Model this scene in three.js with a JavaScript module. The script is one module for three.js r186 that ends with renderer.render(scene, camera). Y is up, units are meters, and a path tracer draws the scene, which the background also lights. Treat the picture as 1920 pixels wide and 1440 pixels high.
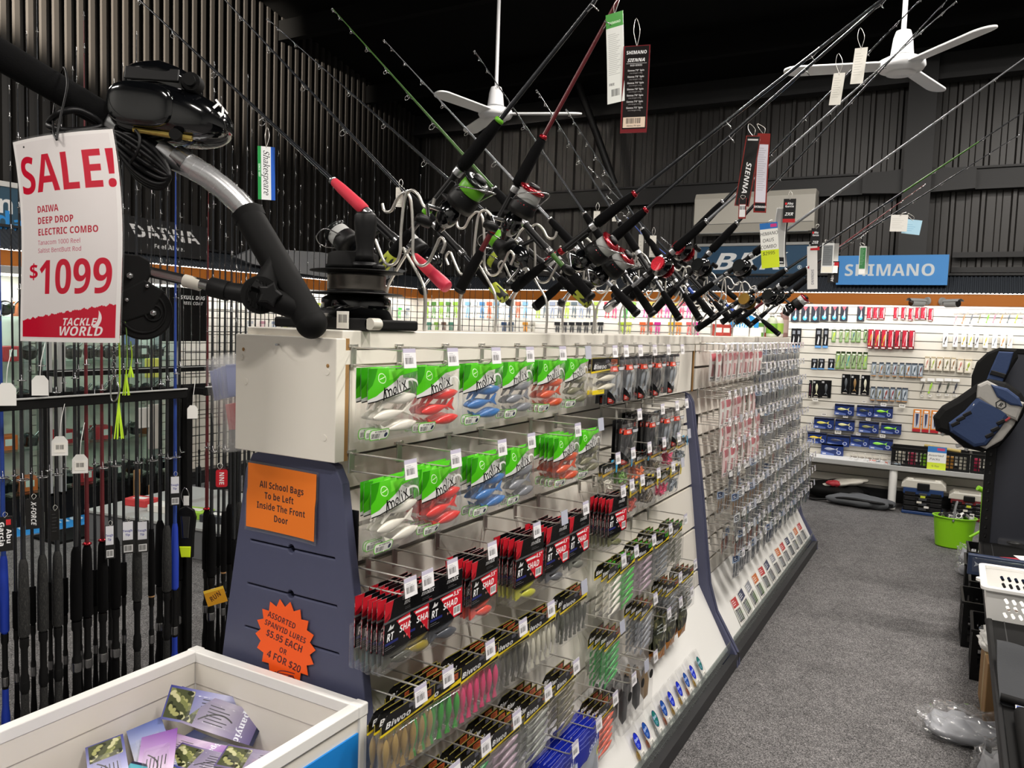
import * as THREE from 'three';
import { RoundedBoxGeometry } from 'three/addons/geometries/RoundedBoxGeometry.js';
import { mergeGeometries } from 'three/addons/utils/BufferGeometryUtils.js';
import { RectAreaLightUniformsLib } from 'three/addons/lights/RectAreaLightUniformsLib.js';

// ---------------------------------------------------------------- camera, exposure, large lights
const scene = new THREE.Scene();
scene.background = new THREE.Color(0x000000);
const FOC = 1491.34, EYE = 1.62;
const camera = new THREE.PerspectiveCamera(2 * Math.atan(720 / FOC) * 180 / Math.PI, 4 / 3, 0.05, 60);
camera.position.set(0, EYE, 0);
camera.rotation.order = 'YXZ';
camera.rotation.set(-4.20336 * Math.PI / 180, 29.1347 * Math.PI / 180, 1.90101 * Math.PI / 180);
camera.updateMatrixWorld(true);
const renderer = new THREE.WebGLRenderer({ antialias: true });
renderer.toneMapping = THREE.LinearToneMapping;
renderer.toneMappingExposure = 1.0;
renderer.shadowMap.enabled = true;
RectAreaLightUniformsLib.init();
const LAMP_POWER = 160, STRIP_POWER = 18;
const FLOODS = [[-5.0, 4.7, -0.7, -6.35, 4.45, -3.6, 620]];
const CEILING_LAMPS = [[0.7, -1.3], [0.9, -3.3], [0.8, -5.4], [-4.6, -0.3], [1.2, 0.9], [-2.6, 1.7], [-1.6, -4.6]];

// ---------------------------------------------------------------- measuring: a ray of the photograph met with a plane of the shop
const V = (x, y, z) => new THREE.Vector3(x, y, z);
const ray = (px, py) => V((px - 960) / FOC, -(py - 720) / FOC, -1).applyQuaternion(camera.quaternion);
const onX = (px, py, x) => { const d = ray(px, py); return d.multiplyScalar(x / d.x).add(camera.position); };
const onY = (px, py, y) => { const d = ray(px, py); return d.multiplyScalar((y - EYE) / d.y).add(camera.position); };
const onZ = (px, py, z) => { const d = ray(px, py); return d.multiplyScalar(z / d.z).add(camera.position); };
const far = (px, py, depth) => ray(px, py).multiplyScalar(depth).add(camera.position);

// ---------------------------------------------------------------- random
let seed = 7;
const rnd = (a = 1, b) => { seed = (seed * 1664525 + 1013904223) >>> 0; const t = seed / 4294967296; return b === undefined ? t * a : a + t * (b - a); };
const pick = (l) => l[Math.floor(rnd(l.length))];

// ---------------------------------------------------------------- geometry
const tr = (g, x = 0, y = 0, z = 0, rx = 0, ry = 0, rz = 0) => { if (rx || ry || rz) g.applyMatrix4(new THREE.Matrix4().makeRotationFromEuler(new THREE.Euler(rx, ry, rz))); return g.translate(x, y, z); };
const bx = (w, h, d, x = 0, y = 0, z = 0) => new THREE.BoxGeometry(w, h, d).translate(x, y, z);
const rb = (w, h, d, r = 0.004, x = 0, y = 0, z = 0, s = 2) => new RoundedBoxGeometry(w, h, d, s, Math.min(r, w * 0.49, h * 0.49, d * 0.49)).translate(x, y, z);
const cy = (r1, r2, h, n = 16, x = 0, y = 0, z = 0) => new THREE.CylinderGeometry(r1, r2, h, n).translate(x, y, z);
const ball = (r, sx = 1, sy = 1, sz = 1, n = 12) => new THREE.SphereGeometry(r, n, Math.ceil(n * 0.7)).scale(sx, sy, sz);
function bar(a, b, r1, r2 = r1, n = 8) {                                   // a round bar from a to b, r1 at a
  const d = b.clone().sub(a), g = new THREE.CylinderGeometry(r2, r1, d.length(), n);
  g.applyQuaternion(new THREE.Quaternion().setFromUnitVectors(V(0, 1, 0), d.normalize()));
  const m = a.clone().add(b).multiplyScalar(0.5);
  return g.translate(m.x, m.y, m.z);
}
function tube(pts, r, seg = 24, rad = 6, closed = false, tension = 0.5) {
  const c = new THREE.CatmullRomCurve3(pts.map((p) => (p.isVector3 ? p : V(...p))), closed, 'catmullrom', tension);
  return new THREE.TubeGeometry(c, seg, r, rad, closed);
}
const lathe = (pts, n = 24) => new THREE.LatheGeometry(pts.map((p) => new THREE.Vector2(p[0], p[1])), n);
function ext(pts, depth, bevel = 0, holes = []) {                           // an outline in x, y made solid along z, centred on z = 0
  const s = pts instanceof THREE.Shape ? pts : new THREE.Shape(pts.map((p) => new THREE.Vector2(p[0], p[1])));
  for (const h of holes) s.holes.push(h instanceof THREE.Path ? h : new THREE.Path(h.map((p) => new THREE.Vector2(p[0], p[1]))));
  return new THREE.ExtrudeGeometry(s, { depth: depth - 2 * bevel, bevelEnabled: bevel > 0, bevelSize: bevel, bevelThickness: bevel, bevelSegments: 2, curveSegments: 10 }).translate(0, 0, -depth / 2 + bevel);
}
function roundedPath(w, h, r, x = 0, y = 0, P = THREE.Shape) {
  const p = new P(), a = x - w / 2, b = y - h / 2;
  p.moveTo(a + r, b); p.lineTo(a + w - r, b); p.quadraticCurveTo(a + w, b, a + w, b + r); p.lineTo(a + w, b + h - r); p.quadraticCurveTo(a + w, b + h, a + w - r, b + h);
  p.lineTo(a + r, b + h); p.quadraticCurveTo(a, b + h, a, b + h - r); p.lineTo(a, b + r); p.quadraticCurveTo(a, b, a + r, b);
  return p;
}
function merge(list) {
  if (list.length === 1) return list[0];
  return mergeGeometries(list.map((g) => {
    const f = g.index ? g.toNonIndexed() : g.clone();
    if (!f.attributes.normal) f.computeVertexNormals();
    if (!f.attributes.uv) f.setAttribute('uv', new THREE.BufferAttribute(new Float32Array(f.attributes.position.count * 2), 2));
    for (const k of Object.keys(f.attributes)) if (!['position', 'normal', 'uv'].includes(k)) f.deleteAttribute(k);
    f.clearGroups(); f.morphAttributes = {};
    return f;
  }));
}
function warp(g, f) {                                                       // moves every vertex
  const p = g.attributes.position, v = V(0, 0, 0);
  for (let i = 0; i < p.count; i++) { v.fromBufferAttribute(p, i); f(v, i); p.setXYZ(i, v.x, v.y, v.z); }
  g.computeVertexNormals();
  return g;
}
function metreUV(g, s = 1) {                                                // box mapping in metres
  const p = g.attributes.position, n = g.attributes.normal, uv = new Float32Array(p.count * 2);
  for (let i = 0; i < p.count; i++) {
    const ax = Math.abs(n.getX(i)), ay = Math.abs(n.getY(i)), az = Math.abs(n.getZ(i));
    const [a, b] = ay >= ax && ay >= az ? [p.getX(i), p.getZ(i)] : ax >= az ? [p.getZ(i), p.getY(i)] : [p.getX(i), p.getY(i)];
    uv[i * 2] = a / s; uv[i * 2 + 1] = b / s;
  }
  g.setAttribute('uv', new THREE.BufferAttribute(uv, 2));
  return g;
}

// ---------------------------------------------------------------- naming and adding
const used = {};
const numbered = (n) => { const k = used[n] = (used[n] ?? -1) + 1; return k ? `${n}_${String(k).padStart(3, '0')}` : n; };
function obj(name, geo, m, parent = scene) {
  const o = new THREE.Mesh(Array.isArray(geo) ? merge(geo) : geo, m);
  o.name = parent === scene ? numbered(name) : name;
  o.castShadow = o.receiveShadow = true;
  parent.add(o);
  return o;
}
function tag(o, label, category, group) { o.userData = { label, category }; if (group) o.userData.group = group; return o; }
function thing(name, label, category, pos = [0, 0, 0], turn = 0, group) {
  const o = new THREE.Group(); o.name = numbered(name); scene.add(o);
  o.position.set(...(pos.isVector3 ? pos.toArray() : pos)); o.rotation.y = turn;
  return tag(o, label, category, group);
}
function struct(name, geo, m, parent) { const o = obj(name, geo, m, parent ?? scene); if (!parent) o.userData.kind = 'structure'; return o; }
const protos = new Map();
function copy(root, pos, turn, label, group) {
  const r = root.clone(); r.name = numbered(root.name.replace(/_\d+$/, '')); scene.add(r);
  r.position.set(...(pos.isVector3 ? pos.toArray() : pos)); r.rotation.set(0, turn, 0);
  r.userData = { label, category: root.userData.category }; if (group) r.userData.group = group;
  return r;
}
// one thing of a kind is built the first time it is needed and copied after that
function make(key, build, pos, turn, label, category, group) {
  if (protos.has(key)) return copy(protos.get(key), pos, turn, label, group);
  const t = build(); scene.add(t); t.name = numbered(t.name);
  t.position.set(...(pos.isVector3 ? pos.toArray() : pos)); t.rotation.set(0, turn, 0); tag(t, label, category, group);
  protos.set(key, t);
  return t;
}
const G = (name) => { const g = new THREE.Group(); g.name = name; return g; };
const nth = (i) => ['first', 'second', 'third', 'fourth', 'fifth', 'sixth', 'seventh', 'eighth', 'ninth', 'tenth', 'eleventh', 'twelfth', 'thirteenth', 'fourteenth', 'fifteenth', 'sixteenth', 'seventeenth', 'eighteenth', 'nineteenth', 'twentieth'][i] ?? `${i + 1}th`;

// ---------------------------------------------------------------- plain materials
const mat = (color, roughness = 0.6, metalness = 0, more = {}) => new THREE.MeshPhysicalMaterial({ color, roughness, metalness, ...more });
function noiseTex(n, f, srgb) {
  const d = new Uint8Array(n * n * 4);
  for (let y = 0; y < n; y++) for (let x = 0; x < n; x++) { const c = f(x, y); d.set([c[0], c[1], c[2], 255], (y * n + x) * 4); }
  const t = new THREE.DataTexture(d, n, n); t.wrapS = t.wrapT = THREE.RepeatWrapping; t.magFilter = t.minFilter = THREE.LinearFilter; if (srgb) t.colorSpace = THREE.SRGBColorSpace; t.needsUpdate = true;
  return t;
}
const wrapNoise = (n, cells, s0) => {                                       // tiling value noise
  let s = s0; const r = () => { s = (s * 1664525 + 1013904223) >>> 0; return s / 4294967296; };
  const g = Array.from({ length: cells * cells }, r);
  return (x, y) => { const u = x / n * cells, v = y / n * cells, i = Math.floor(u), j = Math.floor(v), a = u - i, b = v - j, sa = a * a * (3 - 2 * a), sb = b * b * (3 - 2 * b), q = (k, l) => g[(l % cells) * cells + k % cells]; return (q(i, j) * (1 - sa) + q(i + 1, j) * sa) * (1 - sb) + (q(i, j + 1) * (1 - sa) + q(i + 1, j + 1) * sa) * sb; };
};
const carpetTex = (() => {
  const n = 1024, a = wrapNoise(n, 340, 3), b = wrapNoise(n, 9, 5), c = wrapNoise(n, 512, 11), d = wrapNoise(n, 40, 12);
  return noiseTex(n, (x, y) => { const k = 0.62 + 0.62 * (a(x, y) - 0.5) + 0.55 * (c(x, y) - 0.5) + 0.10 * (b(x, y) - 0.5) + 0.10 * (d(x, y) - 0.5), w = Math.max(0, Math.min(1, k)); return [132 * w + 12, 129 * w + 12, 129 * w + 12]; }, true);
})();
carpetTex.repeat.set(1 / 1.1, 1 / 1.1);
const speck = (() => { const a = wrapNoise(256, 128, 21), b = wrapNoise(256, 17, 22); return noiseTex(256, (x, y) => { const v = 255 * (0.6 * a(x, y) + 0.4 * b(x, y)); return [v, v, v]; }); })();
const M = {
  carpet: mat(0xffffff, 0.98, 0, { map: carpetTex, bumpMap: carpetTex, bumpScale: 0.004 }),
  blackWall: mat(0x32302e, 0.4), ceiling: mat(0x070707, 0.9, 0, { specularIntensity: 0.3 }), cladLeft: mat(0x2c2a28, 0.36), steelDark: mat(0x1b1b1c, 0.5),
  white: mat(0xe4dfd4, 0.42), whiteBright: mat(0xe9e8e4, 0.45), slat: mat(0xdfdacd, 0.4), slatGroove: mat(0x8d8a84, 0.6, 0.3), particle: mat(0x9a7444, 0.9),
  lilac: mat(0x4a4d66, 0.5, 0, { bumpMap: speck, bumpScale: 0.0004 }), lilacEdge: mat(0x5f6d8c, 0.4), blackEdge: mat(0x161618, 0.45), kick: mat(0x232325, 0.5),
  chrome: mat(0xb9b5ac, 0.28, 0.95), wire: mat(0xc9c6c0, 0.32, 0.8), steel: mat(0xa9a9aa, 0.25, 1), alu: mat(0xc4c5c7, 0.3, 0.9),
  black: mat(0x09090a, 0.5, 0, { specularIntensity: 0.6 }), blackGloss: mat(0x07080a, 0.12, 0, { clearcoat: 1, clearcoatRoughness: 0.05 }), blackMatte: mat(0x0b0b0b, 0.7, 0, { specularIntensity: 0.35 }), foam: mat(0x0b0b0c, 0.95, 0, { specularIntensity: 0.25,  bumpMap: speck, bumpScale: 0.0006 }), rubber: mat(0x08080a, 0.45, 0, { specularIntensity: 0.5 }),
  grey: mat(0x6f7072, 0.6), greyLight: mat(0xa7a8a6, 0.6), orange: mat(0xbb6c16, 0.6), awning: mat(0x3a3f46, 0.55), offWhite: mat(0xc9c5ba, 0.35), fan: mat(0xd3d4d6, 0.4),
  clear: mat(0xffffff, 0.1, 0, { transmission: 0.965, thickness: 0, ior: 1.45, side: THREE.DoubleSide }),
  clearStiff: mat(0xffffff, 0.06, 0, { transmission: 0.98, thickness: 0, ior: 1.5, side: THREE.DoubleSide }),
  acrylic: mat(0xe8eceb, 0.04, 0, { transmission: 0.92, thickness: 0, ior: 1.5, side: THREE.DoubleSide }), glass: mat(0xf2fbf8, 0.03, 0, { transmission: 1, thickness: 0, ior: 1.5, side: THREE.DoubleSide }),
  lamp: mat(0xffffff, 0.6, 0, { emissive: 0xffffff, emissiveIntensity: 5 }), led: mat(0xffffff, 0.6, 0, { emissive: 0xfff6ea, emissiveIntensity: 6 }),
};
const tint = new Map();
const col = (hex, rough = 0.45, more) => { const k = hex + '/' + rough + (more ? JSON.stringify(more) : ''); if (!tint.has(k)) tint.set(k, mat(hex, rough, 0, more)); return tint.get(k); };
const soft = (hex) => col(hex, 0.28, { clearcoat: 0.4, clearcoatRoughness: 0.2 });           // soft plastic lures

// ---------------------------------------------------------------- print: two sheets hold every label, card and sign
function sheet(n) {
  const c = document.createElement('canvas'); c.width = c.height = n;
  const t = new THREE.CanvasTexture(c); t.colorSpace = THREE.SRGBColorSpace; t.magFilter = t.minFilter = THREE.LinearFilter;
  return { n, ctx: c.getContext('2d'), x: 2, y: 2, row: 0, t };
}
const SHEETS = [sheet(2048), sheet(2048)];
function print(w, h, draw, s = 0) {                                          // returns the uv rectangle of a new print of w x h pixels
  const q = SHEETS[s];
  if (q.x + w + 4 > q.n) { q.x = 2; q.y += q.row + 4; q.row = 0; }
  if (q.y + h > q.n) throw new Error('print sheet full');
  const { ctx, x, y } = q; q.x += w + 4; q.row = Math.max(q.row, h);
  ctx.save(); ctx.beginPath(); ctx.rect(x, y, w, h); ctx.clip(); ctx.translate(x, y); draw(ctx, w, h); ctx.restore();
  return { u0: (x + 0.5) / q.n, u1: (x + w - 0.5) / q.n, v0: 1 - (y + h - 0.5) / q.n, v1: 1 - (y + 0.5) / q.n, s };
}
const inked = SHEETS.map((q) => ({ matte: mat(0xffffff, 0.55, 0, { map: q.t }), gloss: mat(0xffffff, 0.22, 0, { map: q.t }), decal: mat(0xffffff, 0.25, 0, { map: q.t, transparent: true, side: THREE.DoubleSide }) }));
const ink = (r, kind = 'matte') => inked[r.s][kind];
function place(g, r) { const uv = g.attributes.uv; for (let i = 0; i < uv.count; i++) uv.setXY(i, r.u0 + uv.getX(i) * (r.u1 - r.u0), r.v0 + uv.getY(i) * (r.v1 - r.v0)); return g; }
const card = (w, h, r, t = 0.0012, sx = 1, sy = 1) => place(new THREE.BoxGeometry(w, h, t, sx, sy, 1), r);
function text(c, s, x, y, size, color, o = {}) {
  c.save(); c.translate(x, y); if (o.rot) c.rotate(o.rot); if (o.skew) c.transform(1, 0, -o.skew, 1, 0, 0); if (o.sx) c.scale(o.sx, 1);
  c.font = `${o.weight ?? 'bold'} ${size}px ${o.font ?? 'sans-serif'}`; c.fillStyle = color; c.textAlign = o.align ?? 'center'; c.textBaseline = 'middle';
  if (o.stroke) { c.strokeStyle = o.stroke; c.lineWidth = o.lw ?? 2; c.strokeText(s, 0, 0); }
  c.fillText(s, 0, 0); c.restore();
}
const fill = (c, color, x, y, w, h) => { c.fillStyle = color; c.fillRect(x, y, w, h); };
const poly = (c, color, pts) => { c.fillStyle = color; c.beginPath(); pts.forEach((p, i) => (i ? c.lineTo(p[0], p[1]) : c.moveTo(p[0], p[1]))); c.closePath(); c.fill(); };
function barcode(c, x, y, w, h) { let s = 5; for (let i = x; i < x + w;) { s = (s * 73 + 11) % 97; const k = 1 + s % 3; fill(c, '#222', i, y, k, h); i += k + 1 + (s >> 3) % 3; } }
function scribble(c, color, x, y, w, rows, gap, lw = 1) { c.strokeStyle = color; c.lineWidth = lw; for (let r = 0; r < rows; r++) { c.beginPath(); c.moveTo(x, y + r * gap); c.lineTo(x + w * (0.6 + 0.4 * ((r * 37) % 10) / 10), y + r * gap); c.stroke(); } }
// ================================================================ the setting
const WL = -6.35, WF = -8.7, WR = 4.2, WB = 3.2;
struct('floor', metreUV(bx(WR - WL + 0.4, 0.2, WB - WF + 0.4, (WR + WL) / 2, -0.1, (WB + WF) / 2)), M.carpet);
{
  const c = struct('ceiling', ext([[WF - 0.2, 4.22], [-3.2, 5.3], [WB + 0.2, 5.3], [WB + 0.2, 5.45], [-3.2, 5.45], [WF - 0.2, 4.37]], WR - WL + 0.4).rotateY(-Math.PI / 2).translate((WL + WR) / 2, 0, 0), M.ceiling);
  for (const [z, y] of [[-7.6, 4.3], [-6.2, 4.58], [-4.8, 4.86]]) struct('purlin', bx(WR - WL, 0.2, 0.08, (WL + WR) / 2, y, z), M.ceiling, c);
}
function corrugated(len, h, prof, pitch) {                                   // steel cladding: a folded sheet standing in x, y and facing +z
  const pos = [], uvs = [], pts = [];
  for (let x = 0; x < len; x += pitch) for (const [a, d] of prof) if (x + a <= len) pts.push([x + a, d]);
  for (let i = 0; i + 1 < pts.length; i++) {
    const [a, p] = pts[i], [b, q] = pts[i + 1];
    pos.push(a, 0, p, b, 0, q, b, h, q, a, 0, p, b, h, q, a, h, p);
    uvs.push(a, 0, b, 0, b, h, a, 0, b, h, a, h);
  }
  const g = new THREE.BufferGeometry();
  g.setAttribute('position', new THREE.Float32BufferAttribute(pos, 3)); g.setAttribute('uv', new THREE.Float32BufferAttribute(uvs, 2)); g.computeVertexNormals();
  return g;
}
const wallL = struct('wall_left', bx(0.2, 5.6, WB - WF + 0.4, WL - 0.14, 2.7, (WB + WF) / 2), M.steelDark);
struct('cladding_sheet', tr(corrugated(WB - WF, 5.3, [[0, 0], [0.008, 0.05], [0.046, 0.05], [0.054, 0]], 0.1), WL - 0.03, 0, WB, 0, Math.PI / 2), M.cladLeft, wallL);
const wallF = struct('wall_far', bx(WR - WL + 0.4, 5.6, 0.2, (WR + WL) / 2, 2.7, WF - 0.14), M.steelDark);
struct('cladding_sheet', tr(corrugated(WR - WL, 4.4, [[0, 0], [0.07, 0], [0.075, 0.005], [0.08, 0], [0.12, 0], [0.125, 0.005], [0.13, 0], [0.19, 0], [0.205, 0.032], [0.235, 0.032], [0.25, 0]], 0.25), WL, 0, WF - 0.03), M.blackWall, wallF);
struct('wall_right', bx(0.2, 5.6, WB - WF + 0.4, WR + 0.1, 2.7, (WB + WF) / 2), M.greyLight);
struct('wall_back', bx(WR - WL + 0.4, 5.6, 0.2, (WR + WL) / 2, 2.7, WB + 0.1), M.greyLight);
// steel frame on the far wall: eave beam, girts, column, brackets, diagonal brace
{
  const beam = struct('beam', [bx(WR - WL, 0.34, 0.08, (WR + WL) / 2, 4.2, WF + 0.1), bx(WR - WL, 0.05, 0.16, (WR + WL) / 2, 4.05, WF + 0.14)], M.steelDark);
  const xc = onZ(1727, 250, WF + 0.12).x;
  struct('column', [bx(0.1, 2.3, 0.26, xc, 3.33, WF + 0.14), bx(0.24, 2.3, 0.016, xc, 3.33, WF + 0.27)], M.steelDark);
  for (const [a, b] of [[WL, xc - 0.06], [xc + 0.06, WR]]) {
    struct('girt', [bx(b - a, 0.2, 0.02, (a + b) / 2, 3.12, WF + 0.07), bx(b - a, 0.02, 0.09, (a + b) / 2, 3.22, WF + 0.06), bx(b - a, 0.02, 0.09, (a + b) / 2, 3.03, WF + 0.06)], M.steelDark, beam);
  }
  for (const s of [-1, 1]) struct('bracket', ext([[0, 0], [0.42, 0.02], [0.42, 0.2], [0, 0.24]], 0.1).rotateY(s > 0 ? 0 : Math.PI).translate(xc + s * 0.06, 3.0, WF + 0.12), M.steelDark, beam);
  struct('brace', bar(onZ(1060, 90, WF + 0.5), onZ(1152, 345, WF + 0.2), 0.04), M.steelDark, beam);
  struct('wall_rail', [bx(1.2, 0.05, 0.05, 0.5, 2.42, WF + 0.06), bx(1.2, 0.05, 0.05, 0.5, 2.28, WF + 0.06)], M.steelDark, beam);
}
// slatted display walls with fascia, light strip and corrugated awning; run along x and facing +z, then turned
function displayWall(wall, len, y0, y1, place3) {
  const P = .0805;
  for (let y = y1; y - P > y0 - 0.04; y -= P) struct('slat', place3(bx(len, P - 0.008, 0.014, len / 2, y - P / 2, 0.027)), M.slat, wall);
  struct('slat_backing', place3(bx(len, y1 - y0 + 0.05, 0.02, len / 2, (y0 + y1) / 2, 0.008)), M.slatGroove, wall);
  struct('fascia', place3(rb(len, 0.11, 0.02, 0.004, len / 2, 1.987, 0.3)), M.orange, wall);
  struct('fascia_top', place3(bx(len, 0.02, 0.12, len / 2, 2.235, 0.06)), M.steelDark, wall);
  const sheet1 = corrugated(len, 0.345, [[0, 0], [0.008, 0.012], [0.018, 0.012], [0.026, 0]], 0.034);
  struct('awning', place3(tr(sheet1, 0, 2.043, 0.325, -0.95, 0, 0)), M.awning, wall);
  struct('led_strip', place3(bx(len, 0.008, 0.012, len / 2, 2.047, 0.29)), M.led, wall);
}
const slatF = struct('trim_1', bx(WR - WL - 0.02, 0.02, 0.03, (WL + WR) / 2, 1.93, WF + 0.03), M.white);
displayWall(wallF, WR - WL - 0.1, 0.12, 1.92, (g) => g.translate(WL + 0.05, 0, WF + 0.02));
displayWall(wallL, 7.4, 0.12, 1.92, (g) => g.rotateY(Math.PI / 2).translate(WL + 0.02, 0, WF + 7.4));
struct('baseboard_far', bx(WR - WL, 0.12, 0.03, (WL + WR) / 2, 0.06, WF + 0.035), M.blackEdge);
struct('baseboard_left', bx(0.03, 0.12, 8, WL + 0.035, 0.06, WF + 4), M.blackEdge);
// light strips under both fascias: a glowing strip and a light of the same size
for (const [x, z, w, turn] of [[-2.8, WF + 0.23, 6.6, 0], [1.8, WF + 0.23, 2.6, 0], [WL + 0.23, -5.6, 5.8, 1]]) {
  const t = thing('strip_light', turn ? 'long white strip light behind the orange fascia of the left wall' : x < 0 ? 'long white strip light behind the orange fascia of the far wall' : 'shorter white strip light behind the orange fascia at the right', 'light', [x, 1.98, z], turn ? Math.PI / 2 : 0);
  obj('housing', bx(w, 0.03, 0.05, 0, 0.02, 0), M.white, t); obj('tube', bx(w, 0.012, 0.035, 0, -0.002, 0), M.led, t);
  const l = new THREE.RectAreaLight(0xf6faff, STRIP_POWER, w, 0.08); l.castShadow = true;
  l.position.set(turn ? x + 0.02 : x, 1.965, turn ? z : z + 0.02); scene.add(l);
  l.lookAt(turn ? x - 0.12 : x, 1.4, turn ? z : z - 0.12);
}
// lamps on the ceiling, above the picture
for (const [i, [x, z]] of CEILING_LAMPS.entries()) {
  const y = 4.3, t = thing('ceiling_light', `${nth(i)} white batten light hanging below the black ceiling, counted from the gondola`, 'light', [x, y, z]);
  obj('housing', rb(1.3, 0.07, 0.2, 0.02, 0, 0.045, 0), M.offWhite, t); obj('diffuser', rb(1.24, 0.03, 0.16, 0.012, 0, 0, 0), M.lamp, t);
  for (const a of [-0.5, 0.5]) obj('hanger', cy(0.004, 0.004, 0.9, 6, a, 0.5, 0), M.steel, t);
  const l = new THREE.RectAreaLight(0xfff8f0, LAMP_POWER, 1.2, 0.16); l.castShadow = true; l.position.set(x, y - 0.03, z); scene.add(l); l.lookAt(x, 0, z);
}

for (const [i, [x, y, z, tx, ty, tz, power]] of FLOODS.entries()) {               // floodlights that wash the cladding
  const t = thing('flood_light', 'white floodlight under the ceiling washing the black cladding of the left wall', 'light', [x, y, z]); t.lookAt(tx, ty, tz);
  obj('housing', rb(0.36, 0.24, 0.08, 0.01, 0, 0, -0.03), M.blackMatte, t); obj('diffuser', rb(0.32, 0.2, 0.01, 0.004, 0, 0, 0.012), M.lamp, t); obj('bracket', rb(0.03, 0.34, 0.03, 0.004, 0, 0.2, -0.05), M.blackMatte, t);
const l = new THREE.SpotLight(0xfff2e0, power, 0, 0.27, 0.3); l.castShadow = true; l.shadow.radius = 2; l.position.set(x, y, z).add(V(tx - x, ty - y, tz - z).normalize().multiplyScalar(0.03)); l.target.position.set(tx, ty, tz); scene.add(l, l.target);
}
// ================================================================ the gondola with end panels, slats, ledges
const GX = -1.27, Z0 = -1.289, ZM = -3.86, Z1 = -6.37, XT = -1.13;
const faceX = (y) => (y > 1.32 ? XT : -1.158 + 0.125 * (1.32 - y));           // aisle face of the slats at a height
function panelOutline(holes) {
  const h = [[0.436, 0], [0.43, 0.055], [0.315, 0.245], [0.274, 0.375], [0.241, 0.62], [0.217, 0.805], [0.197, 0.94], [0.162, 1.143], [0.142, 1.27], [0.122, 1.305], [0.085, 1.318]];
  const s = new THREE.Shape(); s.moveTo(-h[0][0], h[0][1]);
  s.lineTo(h[0][0], h[0][1]); for (const p of h.slice(1)) s.lineTo(p[0], p[1]);
  for (const p of h.slice().reverse()) s.lineTo(-p[0], p[1]);
  for (const q of holes) s.holes.push(q);
  return s;
}
function slotHole(y, w) {
  const p = new THREE.Path(), a = 0.005, r = 0.0125; p.moveTo(-w, y - a); p.lineTo(-r, y - a); p.absarc(0, y, r, Math.PI + 0.4, 2 * Math.PI - 0.4, false); p.lineTo(w, y - a);
  p.absarc(w, y, a, -Math.PI / 2, Math.PI / 2, false); p.lineTo(r, y + a); p.absarc(0, y, r, 0.4, Math.PI - 0.4, false); p.lineTo(-w, y + a); p.absarc(-w, y, a, Math.PI / 2, 1.5 * Math.PI, false);
  return p;
}
function bay(name, label, zA, zB, edges) {
  const t = thing(name, label, 'display unit', [GX, 0, (zA + zB) / 2]), L = Math.abs(zA - zB), o = (g) => g;
  const near = zA - (zA + zB) / 2;
  obj('end_panel', ext(panelOutline([1.106, 1.002, 0.898].map((y, i) => slotHole(y, 0.126 + i * 0.008))), 0.025, 0.003).translate(0, 0, near - 0.013), M.lilac, t);
  obj('slot_backing', bx(0.33, 0.42, 0.004, 0, 1.0, near - 0.032), M.blackEdge, t);
  obj('end_panel', ext(panelOutline([]), 0.025, 0.003).translate(0, 0, -near + 0.013), M.lilac, t);
  const Li = L - 0.052;
  for (const s of [1, -1]) {
    let y = 1.552;
    for (let i = 0; i + 1 < edges.length; i++) {
      const a = edges[i] - 0.0065, b = edges[i + 1] + (edges[i + 1] > 1.2 && edges[i + 1] < 1.3 ? 0.0015 : 0.0065), ym = (a + b) / 2, f = faceX(ym) - GX;
      const g = bx(0.016, a - b, Li, 0, 0, 0); if (ym < 1.3) g.rotateZ(0.1244); g.translate(f - 0.008, ym, 0); if (s < 0) g.rotateY(Math.PI);
      obj('slat', g, M.white, t);
    }
    const back = ext([[faceX(1.5) - GX - 0.016, 1.56], [faceX(1.31) - GX - 0.016, 1.31], [faceX(0.36) - GX - 0.018, 0.36], [faceX(0.36) - GX - 0.03, 0.36], [faceX(1.31) - GX - 0.028, 1.31], [faceX(1.5) - GX - 0.028, 1.56]], Li);
    if (s < 0) back.rotateY(Math.PI);
    obj('slat_channel', back, M.slatGroove, t);
    const ledge = ext([[0.232, 0.372], [0.39, 0.078], [0.375, 0.07], [0.216, 0.368]], Li); if (s < 0) ledge.rotateY(Math.PI);
    obj('ledge', ledge, M.whiteBright, t);
    const lip = bx(0.003, 0.062, Li, 0.399, 0.094, 0); if (s < 0) lip.rotateY(Math.PI); obj('ledge_lip', lip, M.acrylic, t);
    const kick = bx(0.03, 0.062, L, 0.42, 0.031, 0); if (s < 0) kick.rotateY(Math.PI); obj('kick_board', kick, M.kick, t);
  }
  return t;
}
const bay1 = bay('slatwall_gondola', 'white slatted gondola bay with purple grey end panel nearest the camera', Z0, ZM + 0.006, [1.552, 1.325, 1.25, 1.165, 1.08, 0.862, 0.655, 0.448, 0.37]);
const bay2 = bay('slatwall_gondola', 'white slatted gondola bay at the far end, full of clear blister packs', ZM - 0.006, Z1, [1.552, 1.442, 1.325, 1.19, 1.085, 0.972, 0.862, 0.758, 0.655, 0.552, 0.448, 0.37]);
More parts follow.
